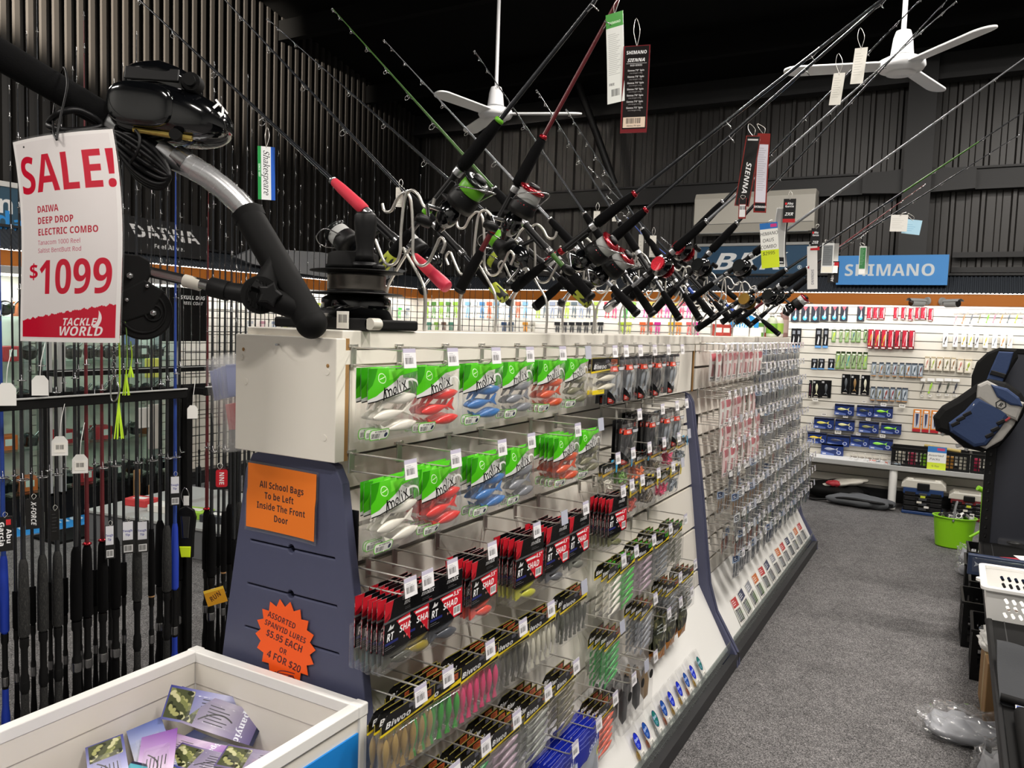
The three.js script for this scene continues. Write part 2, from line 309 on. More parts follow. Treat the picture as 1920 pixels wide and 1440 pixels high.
for (const [b, a, z, first] of [[bay1, Z0, ZM, 1], [bay2, ZM, Z1, 0]]) {
  const L = Math.abs(a - z), m = 0;
  obj('top_board', rb(0.284, 0.04, L - 0.002, 0.003, 0, 1.578, 0), M.white, b);
  obj('top_edge_strip', bx(0.002, 0.03, L - 0.01, 0.1428, 1.541, 0), M.white, b);
  if (first) {
    const f = obj('end_box', [rb(0.298, 0.262, 0.03, 0.002, -0.004, 1.45, L / 2 + 0.006)], M.white, b);
    obj('box_side', bx(0.004, 0.262, 0.018, 0.1415, 1.45, L / 2 - 0.012), M.particle, f);
    for (const [x, y] of [[-0.128, 1.547], [0.122, 1.523]]) obj('screw_hole', ball(0.0042, 1, 1, 0.25), M.particle, f).position.set(x, y, L / 2 + 0.0215);
    for (const [x, y] of [[-0.135, 1.53], [-0.12, 1.475], [0.12, 1.51], [0.115, 1.37]]) obj('cover_cap', cy(0.007, 0.007, 0.001, 16).rotateX(Math.PI / 2).translate(x, y, L / 2 + 0.0215), M.white, f);
    obj('nail', bar(V(-0.02, 1.562, L / 2 + 0.02), V(-0.012, 1.562, L / 2 + 0.036), 0.0015, 0.003), M.steel, f);
  }
}
// upright rail between the two bays
struct('divider_rail', bx(0.006, 0.23, 0.012, XT - 0.001, 1.44, ZM), M.particle, bay1).position.set(-GX, 0, -(Z0 + ZM) / 2);
// ================================================================ prints of the packs
const script = (c, s, x, y, size, color) => text(c, s, x, y, size, color, { font: 'serif', skew: 0.35, weight: 'bold' });
const P = {};
P.tag = print(64, 56, (c, w, h) => { fill(c, '#f4f2f4', 0, 0, w, h); fill(c, '#c9c4d8', 0, 0, w, 12); scribble(c, '#8a8a94', 8, 18, 40, 2, 5); barcode(c, 8, 26, 44, 18); });
P.tagBlank = print(24, 24, (c, w, h) => fill(c, '#b9bccb', 0, 0, w, h));
P.molix = print(300, 270, (c, w, h) => {
  c.clearRect(0, 0, w, h);
  poly(c, '#4fbf1d', [[0, 0], [w, 0], [w, 14], [170, 30], [90, 66], [30, 100], [0, 112]]);
  poly(c, '#2f8f12', [[0, 0], [50, 0], [20, 60], [0, 80]]);
  poly(c, '#6ad233', [[110, 6], [200, 8], [120, 40], [96, 44]]);
  poly(c, 'rgba(225,226,222,0.93)', [[170, 30], [90, 66], [30, 100], [0, 112], [0, 124], [215, 78], [215, 52]]);
  c.strokeStyle = 'rgba(240,240,236,0.85)'; c.lineWidth = 9; c.beginPath(); c.arc(232, 120, 74, Math.PI * 1.1, Math.PI * 1.95); c.stroke();
  c.strokeStyle = '#dff5cf'; c.lineWidth = 3; c.beginPath(); c.arc(64, 36, 17, 0, 7); c.stroke(); c.beginPath(); c.moveTo(52, 40); c.lineTo(78, 30); c.stroke();
  c.strokeStyle = '#141414'; c.lineWidth = 4; c.beginPath(); c.moveTo(2, 124); c.lineTo(225, 80); c.stroke();
  c.save(); c.translate(136, 78); c.rotate(-0.2);
  c.lineWidth = 5; c.lineJoin = c.lineCap = 'round'; c.beginPath();
  c.moveTo(-70, 24); c.lineTo(-62, -20); c.lineTo(-58, 16); c.moveTo(-60, -8); c.quadraticCurveTo(-46, -24, -42, 14); c.moveTo(-43, -4); c.quadraticCurveTo(-30, -20, -27, 14);   // m
  c.moveTo(-4, 2); c.ellipse(-10, 2, 9, 12, 0, 0, 6.2); c.moveTo(8, 14); c.lineTo(12, -30); c.moveTo(26, 14); c.lineTo(28, -10); c.moveTo(30, -22); c.lineTo(30, -20);           // o l i
  c.moveTo(42, 14); c.lineTo(66, -16); c.moveTo(44, -12); c.lineTo(64, 14); c.stroke(); c.restore();
  c.fillStyle = '#7fcf5a'; c.beginPath(); c.roundRect(14, h - 50, 104, 42, 14); c.fill(); c.fillStyle = '#f2f2ec'; c.beginPath(); c.roundRect(18, h - 46, 96, 34, 10); c.fill();
  text(c, 'RT FORK FLEX', 66, h - 40, 9, '#111'); barcode(c, 24, h - 34, 44, 18); c.fillStyle = '#26304e'; c.beginPath(); c.arc(98, h - 26, 9, 0, 7); c.fill();
});
const shadPrint = (size) => print(200, 190, (c, w, h) => {
  fill(c, '#0c0c0e', 0, 0, w, h);
  poly(c, '#c8202e', [[0, 0], [46, 0], [30, 62], [0, 78]]); poly(c, '#8b1420', [[0, 60], [30, 40], [22, 64], [0, 78]]);
  script(c, 'molix', 140, 30, 24, '#eee'); scribble(c, '#bbb', 110, 50, 60, 2, 6);
  poly(c, '#cf2030', [[64, 84], [w, 74], [w, h - 8], [150, h - 2]]);
  fill(c, '#5b5c5e', 0, 70, w, 8); fill(c, '#f3f3f3', 76, 88, 66, 9); text(c, size, 168, 92, 24, '#fff', { skew: 0.15 });
  text(c, 'RT', 34, 132, 40, '#fff', { skew: 0.12, sx: 0.8 }); text(c, 'SHAD', 128, 124, 36, '#fff', { skew: 0.12, sx: 0.95 });
  poly(c, '#ddd', [[26, 100], [34, 86], [40, 98], [54, 92], [48, 106], [18, 108]]);
  fill(c, '#f4f4f4', 146, 144, 44, 36); barcode(c, 150, 148, 36, 24); fill(c, '#232a6a', 8, 150, 70, 10); scribble(c, '#ccc', 8, 168, 60, 2, 7);
  text(c, size === '4.5"' ? '12  5' : '9  5', 118, 158, 13, '#ffb0a0');
}, 0);
P.shad35 = shadPrint('3.5"'); P.shad45 = shadPrint('4.5"');
const biwooHead = (icon) => print(256, 96, (c, w, h) => {
  fill(c, '#0b0b0c', 0, 0, w, h); c.strokeStyle = '#b8a94a'; c.lineWidth = 3; c.strokeRect(2, 2, w - 4, h - 4);
  poly(c, '#efd31c', [[0, 84], [w, 66], [w, 76], [0, 96]]); poly(c, '#efd31c', [[w - 66, 66], [w, 50], [w, 78]]);
  text(c, 'Biwoo', 80, 56, 40, '#f6f6f6', { skew: 0.2, stroke: '#888', lw: 1 });
  fill(c, icon, w - 78, 12, 60, 34); scribble(c, '#2a1510', w - 74, 20, 50, 3, 8, 3); fill(c, '#5a5a66', w - 128, 16, 30, 20);
});
P.biwoo = biwooHead('#a8502c'); P.biwooGreen = biwooHead('#49b52c'); P.biwooBlue = biwooHead('#3f6fae');
P.clearTall = print(150, 180, (c, w, h) => { c.clearRect(0, 0, w, h); fill(c, 'rgba(20,20,22,0.95)', 0, 0, w, 12); fill(c, 'rgba(20,20,22,0.9)', 0, 36, w, 16); fill(c, '#d84a38', 8, 34, 60, 20); text(c, 'GLX', 38, 44, 14, '#fff'); fill(c, '#c9cbd0', 76, 38, 60, 12); poly(c, '#141416', [[0, h], [0, h - 60], [70, h - 14], [90, h]]); poly(c, '#b03026', [[6, h - 30], [60, h - 12], [60, h], [6, h - 8]]); scribble(c, '#fff', 12, h - 20, 30, 2, 6, 2); });
P.wormHead = print(128, 60, (c, w, h) => { fill(c, '#101012', 0, 0, w, h); text(c, 'Biwoo', 56, 30, 26, '#f2f2f2', { skew: 0.2 }); poly(c, '#e2b62a', [[0, 46], [w, 36], [w, 48], [0, 60]]); });
P.blueBag = print(170, 190, (c, w, h) => { fill(c, '#1b2a9c', 0, 0, w, h); poly(c, '#c9d2e8', [[0, 70], [12, 66], [12, h], [0, h]]); poly(c, 'rgba(160,166,176,1)', [[14, 88], [w, 52], [w, 150], [20, h - 8]]); text(c, 'SPLAT', 110, 58, 26, '#dfe6ff', { rot: -0.25, skew: 0.3 }); c.fillStyle = '#e8e04a'; c.beginPath(); c.arc(150, 92, 15, 0, 7); c.fill(); c.fillStyle = '#222'; c.beginPath(); c.arc(150, 92, 8, 0, 7); c.fill(); poly(c, '#16227e', [[0, h - 26], [w, h - 50], [w, h], [0, h]]); scribble(c, '#6a74d0', 20, 12, 120, 3, 12, 3); });
P.oval = ['#1c2fc0', '#1d4a9c', '#1f6f68'].map((k) => print(60, 90, (c, w, h) => { c.clearRect(0, 0, w, h); c.fillStyle = '#10207a'; c.beginPath(); c.ellipse(w / 2, h / 2, w / 2 - 1, h / 2 - 1, 0, 0, 7); c.fill(); c.fillStyle = k; c.beginPath(); c.ellipse(w / 2, h / 2, w / 2 - 4, h / 2 - 4, 0, 0, 7); c.fill(); script(c, 'Spin', w / 2, h / 2 - 10, 20, '#cfe0ff'); scribble(c, '#9fc0ff', 16, h / 2 + 12, 28, 3, 7, 2); }));
P.white = print(24, 24, (c, w, h) => fill(c, '#f2f2ef', 0, 0, w, h));
P.bar = print(48, 40, (c, w, h) => { fill(c, '#efece4', 0, 0, w, h); barcode(c, 8, 8, 32, 18); });
P.camo = print(128, 150, (c, w, h) => { fill(c, '#3a3d2c', 0, 0, w, h); let s = 9; const r = () => (s = (s * 16807) % 2147483647) / 2147483647; for (let i = 0; i < 60; i++) { c.fillStyle = pickFrom(['#22261b', '#575a41', '#6d6a4c', '#8b8f7c', '#171a12'], r()); c.beginPath(); c.ellipse(r() * w, r() * h, 4 + r() * 14, 3 + r() * 8, r() * 3, 0, 7); c.fill(); } poly(c, '#b7741f', [[0, h], [0, h - 30], [w, h - 44], [w, h]]); scribble(c, '#cfd8d8', 20, 24, 80, 3, 12, 3); });
function pickFrom(l, t) { return l[Math.floor(t * l.length) % l.length]; }

// ================================================================ pieces of packs; every pack hangs from its top edge at the origin and faces +z
const bulge = (x, y, w, h) => (1 - Math.pow(Math.abs(2 * x / w), 3.5)) * (1 - Math.pow(Math.abs(2 * y / h), 3.5));
const crease = (x, y, k) => 0.0013 * (Math.sin(70 * x + 45 * y + k) + 0.8 * Math.sin(95 * y - 60 * x + 2 * k) + 0.6 * Math.sin(150 * x + 20 * Math.sin(40 * y + k)));
function pouch(w, h, d, k = 1, seg = 9) {
  return warp(new THREE.BoxGeometry(w, h, 0.001, seg, seg, 1), (v) => { const t = Math.max(0, bulge(v.x, v.y, w, h)); v.z += Math.sign(v.z) * d * t * 0.5 + crease(v.x, v.y, k) * (0.3 + t); }).translate(0, -h / 2, 0);
}
function film(w, h, d, r, k = 1, seg = 9) {
  return place(warp(new THREE.PlaneGeometry(w, h, seg, seg), (v) => { const t = Math.max(0, bulge(v.x, v.y, w, h)); v.z += d * t * 0.5 + 0.0012 + crease(v.x, v.y, k) * (0.3 + t); }).translate(0, -h / 2, 0), r);
}
function tray(w, h, d) { return warp(rb(w, h, d, 0.006, 0, -h / 2, d / 2), () => {}); }
function fish(len, r, fork = 1, flat = 0.62) {                               // a soft shad along +x, head at +x
  const p = []; for (let i = 0; i <= 12; i++) { const t = i / 12; p.push([Math.max(0.0004, r * Math.pow(Math.sin(Math.PI * Math.min(1, t * 0.96 + 0.02)), 0.75) * (1 - 0.72 * Math.pow(1 - t, 1.6))), (t - 0.4) * len * 0.86]); }
  const body = lathe(p, 10).rotateZ(-Math.PI / 2).scale(1, 1, flat);
  const x = -0.36 * len, tail = fork ? [[x + 0.01, 0], [x - len * 0.16, r * 1.1], [x - len * 0.08, 0], [x - len * 0.18, -r * 1.0]] : [[x + 0.01, r * 0.3], [x - len * 0.12, r * 0.9], [x - len * 0.16, -r * 0.6], [x, -r * 0.3]];
  return merge([body, ext(tail, r * 0.35, 0.0004)]);
}
function worms(w, h, n, s) {
  const g = []; let q = s; const r = () => ((q = (q * 16807) % 2147483647) / 2147483647);
  for (let i = 0; i < n; i++) { const a = [(r() - 0.5) * w, (r() - 0.5) * h, (r() - 0.5) * 0.006], b = [(r() - 0.5) * w, (r() - 0.5) * h, (r() - 0.5) * 0.006], c = [(r() - 0.5) * w, (r() - 0.5) * h, (r() - 0.5) * 0.006]; g.push(tube([a, b, c], 0.0034, 8, 5)); }
  return g;
}
const packs = {
  molix(hex, k) {
    const t = G('lure_pack'), w = 0.172, h = 0.15, d = 0.024;
    obj('pouch', pouch(w, h, d, k), M.clear, t); obj('printed_front', film(w, h, d, P.molix, k), ink(P.molix, 'decal'), t);
    [[0.016, -0.068, 1], [-0.002, -0.096, -1], [0.018, -0.125, 1]].forEach(([x, y, s], i) => { const f = fish(0.122, 0.0142); if (s < 0) f.rotateY(Math.PI); obj('soft_lure', tr(f, x, y, 0.001 * i, 0, 0, 0.08), soft(hex), t); });
    return t;
  },
  shad(hex, big) {
    const t = G('lure_pack'), w = big ? 0.122 : 0.108, h = big ? 0.148 : 0.128, r = big ? P.shad45 : P.shad35, hp = h * 0.7;
    obj('header_card', card(w, hp, r, 0.0015).translate(0, -hp / 2, 0.0135), ink(r, 'gloss'), t);
    obj('tray', [rb(w, h * 0.62, 0.012, 0.004, 0, -h * 0.69, 0.006)], M.clearStiff, t);
    for (const i of [0, 1]) obj('soft_lure', tr(fish(0.086, 0.0125, 0), 0.004 * i, -h * (0.77 + 0.13 * i), 0.005, 0, 0, 0.2 - 0.3 * i), soft(hex), t);
    return t;
  },
  biwoo(hex, tail) {
    const t = G('lure_pack'), w = 0.15, h = 0.112, hh = 0.034, r = P.biwoo;
    const e = ext([[-w / 2, -hh], [w / 2, -hh], [w / 2, 0], [-w / 2 + 0.028, 0], [-w / 2 + 0.014, -0.004], [-w / 2, -0.018]], 0.0012); const p = e.attributes.position, uv = e.attributes.uv;
    for (let i = 0; i < p.count; i++) uv.setXY(i, p.getX(i) / w + 0.5, p.getY(i) / hh + 1);
    obj('header_card', place(e, r).translate(0, 0, 0.003), ink(r, 'gloss'), t);
    obj('tray', rb(w, h - hh, 0.016, 0.004, 0, -(h + hh) / 2, 0.004), M.clearStiff, t);
    for (let i = 0; i < 6; i++) { const f = fish(0.066, 0.0088, 0, 0.75).rotateZ(Math.PI / 2); obj('soft_lure', f.translate(-w / 2 + 0.0135 + i * 0.0246, -(h + hh) / 2 - 0.002, 0.005), soft(hex), t); }
    return t;
  },
  ladder(hex, head) {                                                       // lures lie across the pack, one above the other
    const t = G('lure_pack'), w = 0.125, h = 0.15, hh = 0.04, r = head === 'green' ? P.biwooGreen : head === 'blue' ? P.biwooBlue : P.biwoo;
    const e = ext([[-w / 2, -hh], [w / 2, -hh], [w / 2, 0], [-w / 2 + 0.022, 0], [-w / 2, -0.016]], 0.0012); const p = e.attributes.position, uv = e.attributes.uv;
    for (let i = 0; i < p.count; i++) uv.setXY(i, p.getX(i) / w + 0.5, p.getY(i) / hh + 1);
    obj('header_card', place(e, r).translate(0, 0, 0.003), ink(r, 'gloss'), t);
    obj('tray', rb(w, h - hh, 0.016, 0.004, 0, -(h + hh) / 2, 0.004), M.clearStiff, t);
    for (let i = 0; i < 5; i++) obj('soft_lure', tr(fish(0.1, 0.008, 0, 0.8), 0, -hh - 0.014 - i * 0.021, 0.006, 0, 0, 0.16), soft(hex), t);
    return t;
  },
  long(hex) {
    const t = G('lure_pack'), w = 0.22, h = 0.125, r = P.biwoo;
    obj('header_card', card(w, 0.05, r, 0.0014, 4).translate(0, -0.025, 0.004), ink(r, 'gloss'), t);
    obj('pouch', pouch(w, h, 0.018, 5), M.clear, t);
    for (const i of [0, 1]) obj('soft_lure', tr(fish(0.17, 0.013, 0), 0, -0.07 - i * 0.03, 0.002, 0, 0, 0.06), soft(hex), t);
    obj('yellow_label', rb(0.09, 0.014, 0.0012, 0.0005, -0.05, -h + 0.012, 0.005), col(0xe5cd1d), t);
    return t;
  },
  tall(hex, dark) {
    const t = G('lure_pack'), w = 0.125, h = 0.142;
    obj('pouch', pouch(w, h, 0.024, 3), M.clear, t); obj('printed_front', film(w, h, 0.024, P.clearTall, 3), ink(P.clearTall, 'decal'), t);
    obj('back_card', card(w * 0.98, h * 0.98, P.white, 0.0008).translate(0, -h / 2, -0.0125), dark ? M.black : col(0x55585c, 0.5), t);
    for (const i of [0, 1]) { obj('soft_lure', tr(fish(0.08, 0.015, 1, 0.5), 0.022 * (i ? 1 : -1), -0.082, 0, 0, 0, 1.2), soft(hex), t); }
    return t;
  },
  worm(hex, tagHex, k) {
    const t = G('lure_bag'), w = 0.105, h = 0.098, r = P.wormHead;
    obj('pouch', pouch(w, h, 0.02, k), M.clear, t); obj('header_card', card(w, 0.036, r, 0.0014).translate(0, -0.018, 0.0035), ink(r, 'gloss'), t);
    for (const g of worms(w * 0.75, h * 0.42, 9, k * 31 + 5)) obj('soft_lure', g.translate(0, -h * 0.68, 0), soft(hex), t);
    if (tagHex) obj('hang_tag', ext([[-0.012, 0], [0.012, 0], [0.004, -0.036], [-0.004, -0.036]], 0.001).translate(w * 0.4, 0.004, 0.012), col(tagHex), t);
    return t;
  },
  blue() {
    const t = G('lure_bag'), w = 0.15, h = 0.17, r = P.blueBag;
    obj('bag', place(pouch(w, h, 0.018, 8), r), ink(r, 'gloss'), t);
    return t;
  },
  box(hex) {
    const t = G('clear_box'), w = 0.07, h = 0.15;
    obj('case', rb(w, h, 0.03, 0.004, 0, -h / 2, 0), M.clearStiff, t); obj('dark_lure', lathe([[0.0005, -0.13], [0.012, -0.11], [0.013, -0.06], [0.004, -0.03]], 10), soft(hex), t); obj('round_label', cy(0.014, 0.014, 0.001, 16).rotateX(Math.PI / 2).translate(0.012, -0.045, 0.0156), M.black, t);
    return t;
  },
  camo() {
    const t = G('lure_bag'), w = 0.13, h = 0.17, r = P.camo;
    const s = pouch(w, h, 0.02, 6); warp(s, (v) => { const k = Math.max(0, -v.y / h - 0.6); v.x *= 1 - 0.9 * k * (v.x > 0 ? 0.4 : 1); });
    obj('bag', place(s, r), ink(r, 'gloss'), t); obj('label', card(0.03, 0.024, P.bar, 0.001).translate(0.02, -0.05, 0.012), ink(P.bar), t);
    return t;
  },
};
// a double wire hook with a price tag on its upper arm; the wall is at the origin and the hook runs to +z
function buildHook(len, blank) {
  const t = G('display_hook'), r = 0.0022;
  obj('back_clip', [rb(0.018, 0.05, 0.004, 0.001, 0, -0.014, 0.003), bx(0.03, 0.006, 0.006, 0, 0.008, 0.001)], M.wire, t);
  obj('prong', tube([[0, -0.034, 0.004], [0, -0.034, len * 0.55], [0, -0.033, len - 0.012], [0, -0.027, len - 0.003], [0, -0.02, len]], r, 14, 6), M.wire, t);
  obj('tag_arm', tube([[0, 0.004, 0.004], [0, 0.004, len * 0.5], [0, 0.003, len + 0.008]], r, 6, 6), M.wire, t);
  const p = blank ? P.tagBlank : P.tag, h = obj('price_tag', card(0.042, 0.04, p, 0.0014).rotateX(-0.12).translate(0, -0.012, len + 0.012), ink(p, 'gloss'), t);
  obj('tag_holder', [rb(0.046, 0.044, 0.0016, 0.0006, 0, -0.012, len + 0.0095)], M.clearStiff, h);
  return t;
}
const AISLE = Math.PI / 2;
function hookAt(y, z, len, label, blank) { return make('hook' + Math.round(len * 200) + (blank ? 'b' : ''), () => buildHook(Math.round(len * 200) / 200, blank), [faceX(y) + 0.001, y, z], AISLE, label, 'hook', 'wire hooks of the gondola'); }
// one hook with its packs: the front one says which hook it is, those behind share one label
const DARKER = { 0: 0 };
const SIZE = { shad: 1.22, biw: 1.24, lad: 1.16, tal: 1.14, wor: 1.14, blu: 1.2, box: 1.15 };
function stock(y, z, len, row, i, list, desc, key, build, count, gap, category = 'lure pack', tilt = 0) {
  const sc = SIZE[key.slice(0, 4)] ?? SIZE[key.slice(0, 3)] ?? 1, made = () => { const t = build(); t.scale.setScalar(sc); return t; };
  z = Math.min(z, Z0 - 0.03);
  hookAt(y, z, len, `wire hook with ${i % 7 === 5 ? 'blank' : 'white'} price tag, ${nth(i)} along the ${row} row`, i % 7 === 5);
  const x1 = faceX(y) + len - 0.022, where = `${nth(i)} hook, ${row} row`;
  for (let k = 0; k < count; k++) {
    const o = make(key, made, [x1 - k * gap, y - 0.032 - rnd(0.003), z + rnd(-0.004, 0.004)], AISLE + rnd(-0.05, 0.05), `${desc}, ${k ? nth(k) + ' from' : 'at'} the front, ${where}`, category, `${desc}s, ${row} row`);
    o.rotation.z = 0; o.rotation.order = 'YXZ'; o.rotation.x = rnd(-0.02, 0.03) + tilt;
  }
}
// z of the middle of a front pack seen at a pixel column
const zAt = (px, py, x) => onX(px, py, x).z;
const MOL = { white: 0xe6e2d6, red: 0xe2342f, blue: 0x3f77b8, grey: 0x80838a, orange: 0xd9552c, olive: 0x77755a };
{
  let i = 0;
  for (const [px, c, n] of [[708, 'white', 3], [832, 'red', 3], [914, 'blue', 2], [978, 'grey', 2], [1040, 'orange', 3], [1088, 'olive', 2]])
    stock(1.558, zAt(px, 715, -1.0), 0.14, 'top', i++, 0, `${c} swimbait pack with green header`, 'mol' + c, () => packs.molix(MOL[c], i), n, 0.017);
  stock(1.558, zAt(1145, 700, -1.0), 0.13, 'top', i++, 0, 'long pale lure pack with yellow stripe', 'long', () => packs.long(0xd8d3c2), 2, 0.02);
  for (const [px, d, n] of [[1166, 0, 2], [1193, 0, 2], [1220, 0, 2], [1246, 1, 4], [1272, 0, 2]])
    stock(1.558, zAt(px, 695, -1.0), 0.13, 'top', i++, 0, d ? 'black backed lure pack' : 'clear lure pack with red label', 'tall' + d, () => packs.tall(d ? 0x2b2b2e : 0x8d949a, d), n, 0.022);
  i = 0;
  for (const [px, c, n] of [[698, 'white', 3], [838, 'red', 4], [925, 'blue', 3], [980, 'grey', 2], [1067, 'orange', 5], [1110, 'olive', 2]])
    stock(1.33, zAt(px, 900, -0.99), 0.15, 'second', i++, 0, `${c} swimbait pack with green header`, 'mol' + c, () => packs.molix(MOL[c], i), n, 0.017);
  for (const [px, d, n] of [[1192, 1, 2], [1235, 1, 5], [1262, 0, 2], [1280, 0, 2]])
    stock(1.33, zAt(px, 800, -0.99), 0.14, 'second', i++, 0, d ? 'black backed lure pack' : 'clear lure pack with red label', 'tall' + d, () => packs.tall(d ? 0x2b2b2e : 0x8d949a, d), n, 0.022);
  i = 0;
  for (const [px, name, hex, tg, n] of [[1158, 'pale', 0xd9d5c6, 0x3fa6d8, 2], [1186, 'green', 0x6da53c, 0x3fa6d8, 3], [1216, 'orange', 0xe4713a, 0x3fa6d8, 3], [1243, 'brown', 0x6a5d48, 0, 4], [1270, 'pink', 0xe0406f, 0xd8c42c, 2], [1289, 'grey', 0x7f8890, 0x3fa6d8, 2]])
    stock(1.187, zAt(px, 866, -1.0), 0.13, 'small bag', i++, 0, `bag of ${name} soft worms`, 'worm' + name, () => packs.worm(hex, tg, i + 2), n, 0.018, 'lure bag');
  i = 0;
  for (const [px, big, hex, n] of [[700, 0, 0x4d4f44, 6], [811, 0, 0x9c8a2e, 7], [857, 0, 0x464a52, 4], [930, 0, 0xd8432f, 6], [1012, 1, 0xbfbf3c, 6], [1062, 1, 0x5d6066, 6], [1101, 1, 0x787a70, 4], [1169, 1, 0x6e7045, 6]])
    stock(1.083, zAt(px, 1040, -0.95), 0.155, 'third', i++, 0, `${big ? 'larger' : 'smaller'} red and black shad pack`, 'shad' + big + hex, () => packs.shad(hex, big), n, 0.0145);
  for (const [px, name, hex, n] of [[1197, 'green', 0x6d9a3c, 2], [1216, 'red', 0xb5402c, 2], [1245, 'brown', 0x5d5140, 4], [1271, 'pink', 0xe0406f, 2], [1288, 'grey', 0x7f8890, 2]])
    stock(1.083, zAt(px, 930, -0.95), 0.14, 'third', i++, 0, `bag of ${name} soft worms`, 'wormB' + name, () => packs.worm(hex, 0xd8c42c, i + 9), n, 0.018, 'lure bag');
  i = 0;
  for (const [px, name, hex, n] of [[735, 'tan', 0xa58a52, 3], [848, 'green', 0x3f9e3e, 5], [925, 'pink', 0xd8376f, 4], [985, 'dark', 0x4b4a3e, 4], [1036, 'ivory', 0xc9c6b4, 3], [1096, 'smoke', 0x55584e, 3]])
    stock(0.86, zAt(px, 1200, -0.92), 0.16, 'fourth', i++, 0, `pack of six ${name} lures`, 'biw' + name, () => packs.biwoo(hex), n, 0.017);
  for (const [px, name, hex, n] of [[1172, 'white', 0xe4e1d4, 3], [1195, 'green', 0x46b546, 3], [1227, 'mauve', 0xa793a0, 4], [1257, 'smoke', 0x6f7478, 5], [1284, 'olive', 0x77786a, 4]])
    stock(0.86, zAt(px, 1030, -0.93), 0.155, 'fourth', i++, 0, `ladder pack of ${name} lures`, 'lad' + name, () => packs.ladder(hex, 'green'), n, 0.02);
  i = 0;
  for (const [px, name, hex, n] of [[868, 'pink', 0xd8376f, 4], [924, 'green', 0x2f7a45, 4], [980, 'mauve', 0xa793a0, 5], [1036, 'smoke', 0x8b8f88, 5]])
    stock(0.656, zAt(px, 1370, -0.88), 0.165, 'fifth', i++, 0, `ladder pack of ${name} lures`, 'ladB' + name, () => packs.ladder(hex, ''), n, 0.02);
  for (const [px, py, name, hex, n] of [[1082, 1250, 'bronze', 0x66624c, 3], [1168, 1180, 'green', 0x35a04a, 4], [1230, 1130, 'silver', 0x8d929a, 4], [1276, 1100, 'smoke', 0x70757a, 4], [1304, 1075, 'grey', 0x878a88, 4]])
    stock(0.656, zAt(px, py, -0.9), 0.16, 'fifth', i++, 0, `ladder pack of ${name} lures`, 'ladC' + name, () => packs.ladder(hex, ''), n, 0.02);
  i = 0;
  stock(0.448, zAt(985, 1425, -0.86), 0.17, 'bottom', i++, 0, 'ladder pack of brown lures', 'ladDbrown', () => packs.ladder(0x6f6455, ''), 4, 0.02);
  stock(0.448, zAt(1085, 1350, -0.86), 0.17, 'bottom', i++, 0, 'blue bag of lures', 'bluebag', () => packs.blue(), 5, 0.018, 'lure bag');
  stock(0.448, zAt(1128, 1330, -0.86), 0.17, 'bottom', i++, 0, 'blue bag of lures', 'bluebag', () => packs.blue(), 5, 0.018, 'lure bag');
  stock(0.46, zAt(1165, 1285, -0.86), 0.16, 'bottom', i++, 0, 'ladder pack of coral lures', 'ladDcoral', () => packs.ladder(0xe46a52, ''), 4, 0.02);
  for (const [px, hex, n] of [[1200, 0x25262a, 4], [1222, 0x2b2c30, 4], [1238, 0x9a7a4c, 3]]) stock(0.46, zAt(px, 1240, -0.86), 0.16, 'bottom', i++, 0, 'clear box with one lure', 'box' + hex, () => packs.box(hex), n, 0.033, 'box');
  for (const [px, py, n] of [[1262, 1190, 2], [1284, 1160, 3], [1304, 1150, 2]]) stock(0.552, zAt(px, py, -0.88), 0.15, 'bottom', i++, 0, 'dark camouflage lure bag', 'camo', () => packs.camo(), n, 0.022, 'lure bag');
}
// spinners in clear trays lying on the ledge
{
  const a = V(0.225 + GX, 0.374, 0), b = V(0.39 + GX, 0.081, 0), tiltZ = Math.atan2(a.y - b.y, b.x - a.x);
  const build = (k) => () => {
    const t = G('spinner_pack');
    obj('tray', rb(0.078, 0.13, 0.016, 0.004, 0, 0.066, 0.008), M.clearStiff, t);
    obj('oval_label', place(new THREE.PlaneGeometry(0.042, 0.062).translate(0, 0.074, 0.0172), P.oval[k % 3]), ink(P.oval[0], 'decal'), t);
    obj('barcode_label', card(0.024, 0.03, P.bar, 0.0008).translate(0.008, 0.022, 0.0172), ink(P.bar), t);
    obj('metal_lure', [tr(ball(0.012, 0.7, 1.6, 0.3), -0.01, 0.028, 0.006), bar(V(-0.01, 0.04, 0.006), V(0, 0.09, 0.006), 0.001)], col([0xc9a13c, 0xb0603a, 0xbfc2c4][k % 3], 0.25, { metalness: 0.8 }), t);
    return t;
  };
  for (const [i, [px, py, k]] of [[1243, 1355, 0], [1262, 1322, 1], [1280, 1308, 2], [1297, 1285, 1], [1318, 1290, 0], [1325, 1265, 0], [1316, 1278, 1], [1340, 1255, 0], [1352, 1240, 2]].entries()) {
    const z = -2.62 - i * 0.098, q = 0;
    const o = make('spin' + k, build(k), [b.x - 0.002, b.y + 0.007, z], 0, `clear spinner tray with ${['blue', 'navy', 'teal'][k]} oval label, ${nth(i)} from the near end of the ledge`, 'lure pack');
    o.rotation.set(0, 0, 0); o.quaternion.setFromRotationMatrix(new THREE.Matrix4().makeBasis(V(0, 0, -1), V(-Math.cos(tiltZ), Math.sin(tiltZ), 0), V(Math.sin(tiltZ), Math.cos(tiltZ), 0)));
    if (i % 3 === 1) o.rotateZ(0.09);
  }
}
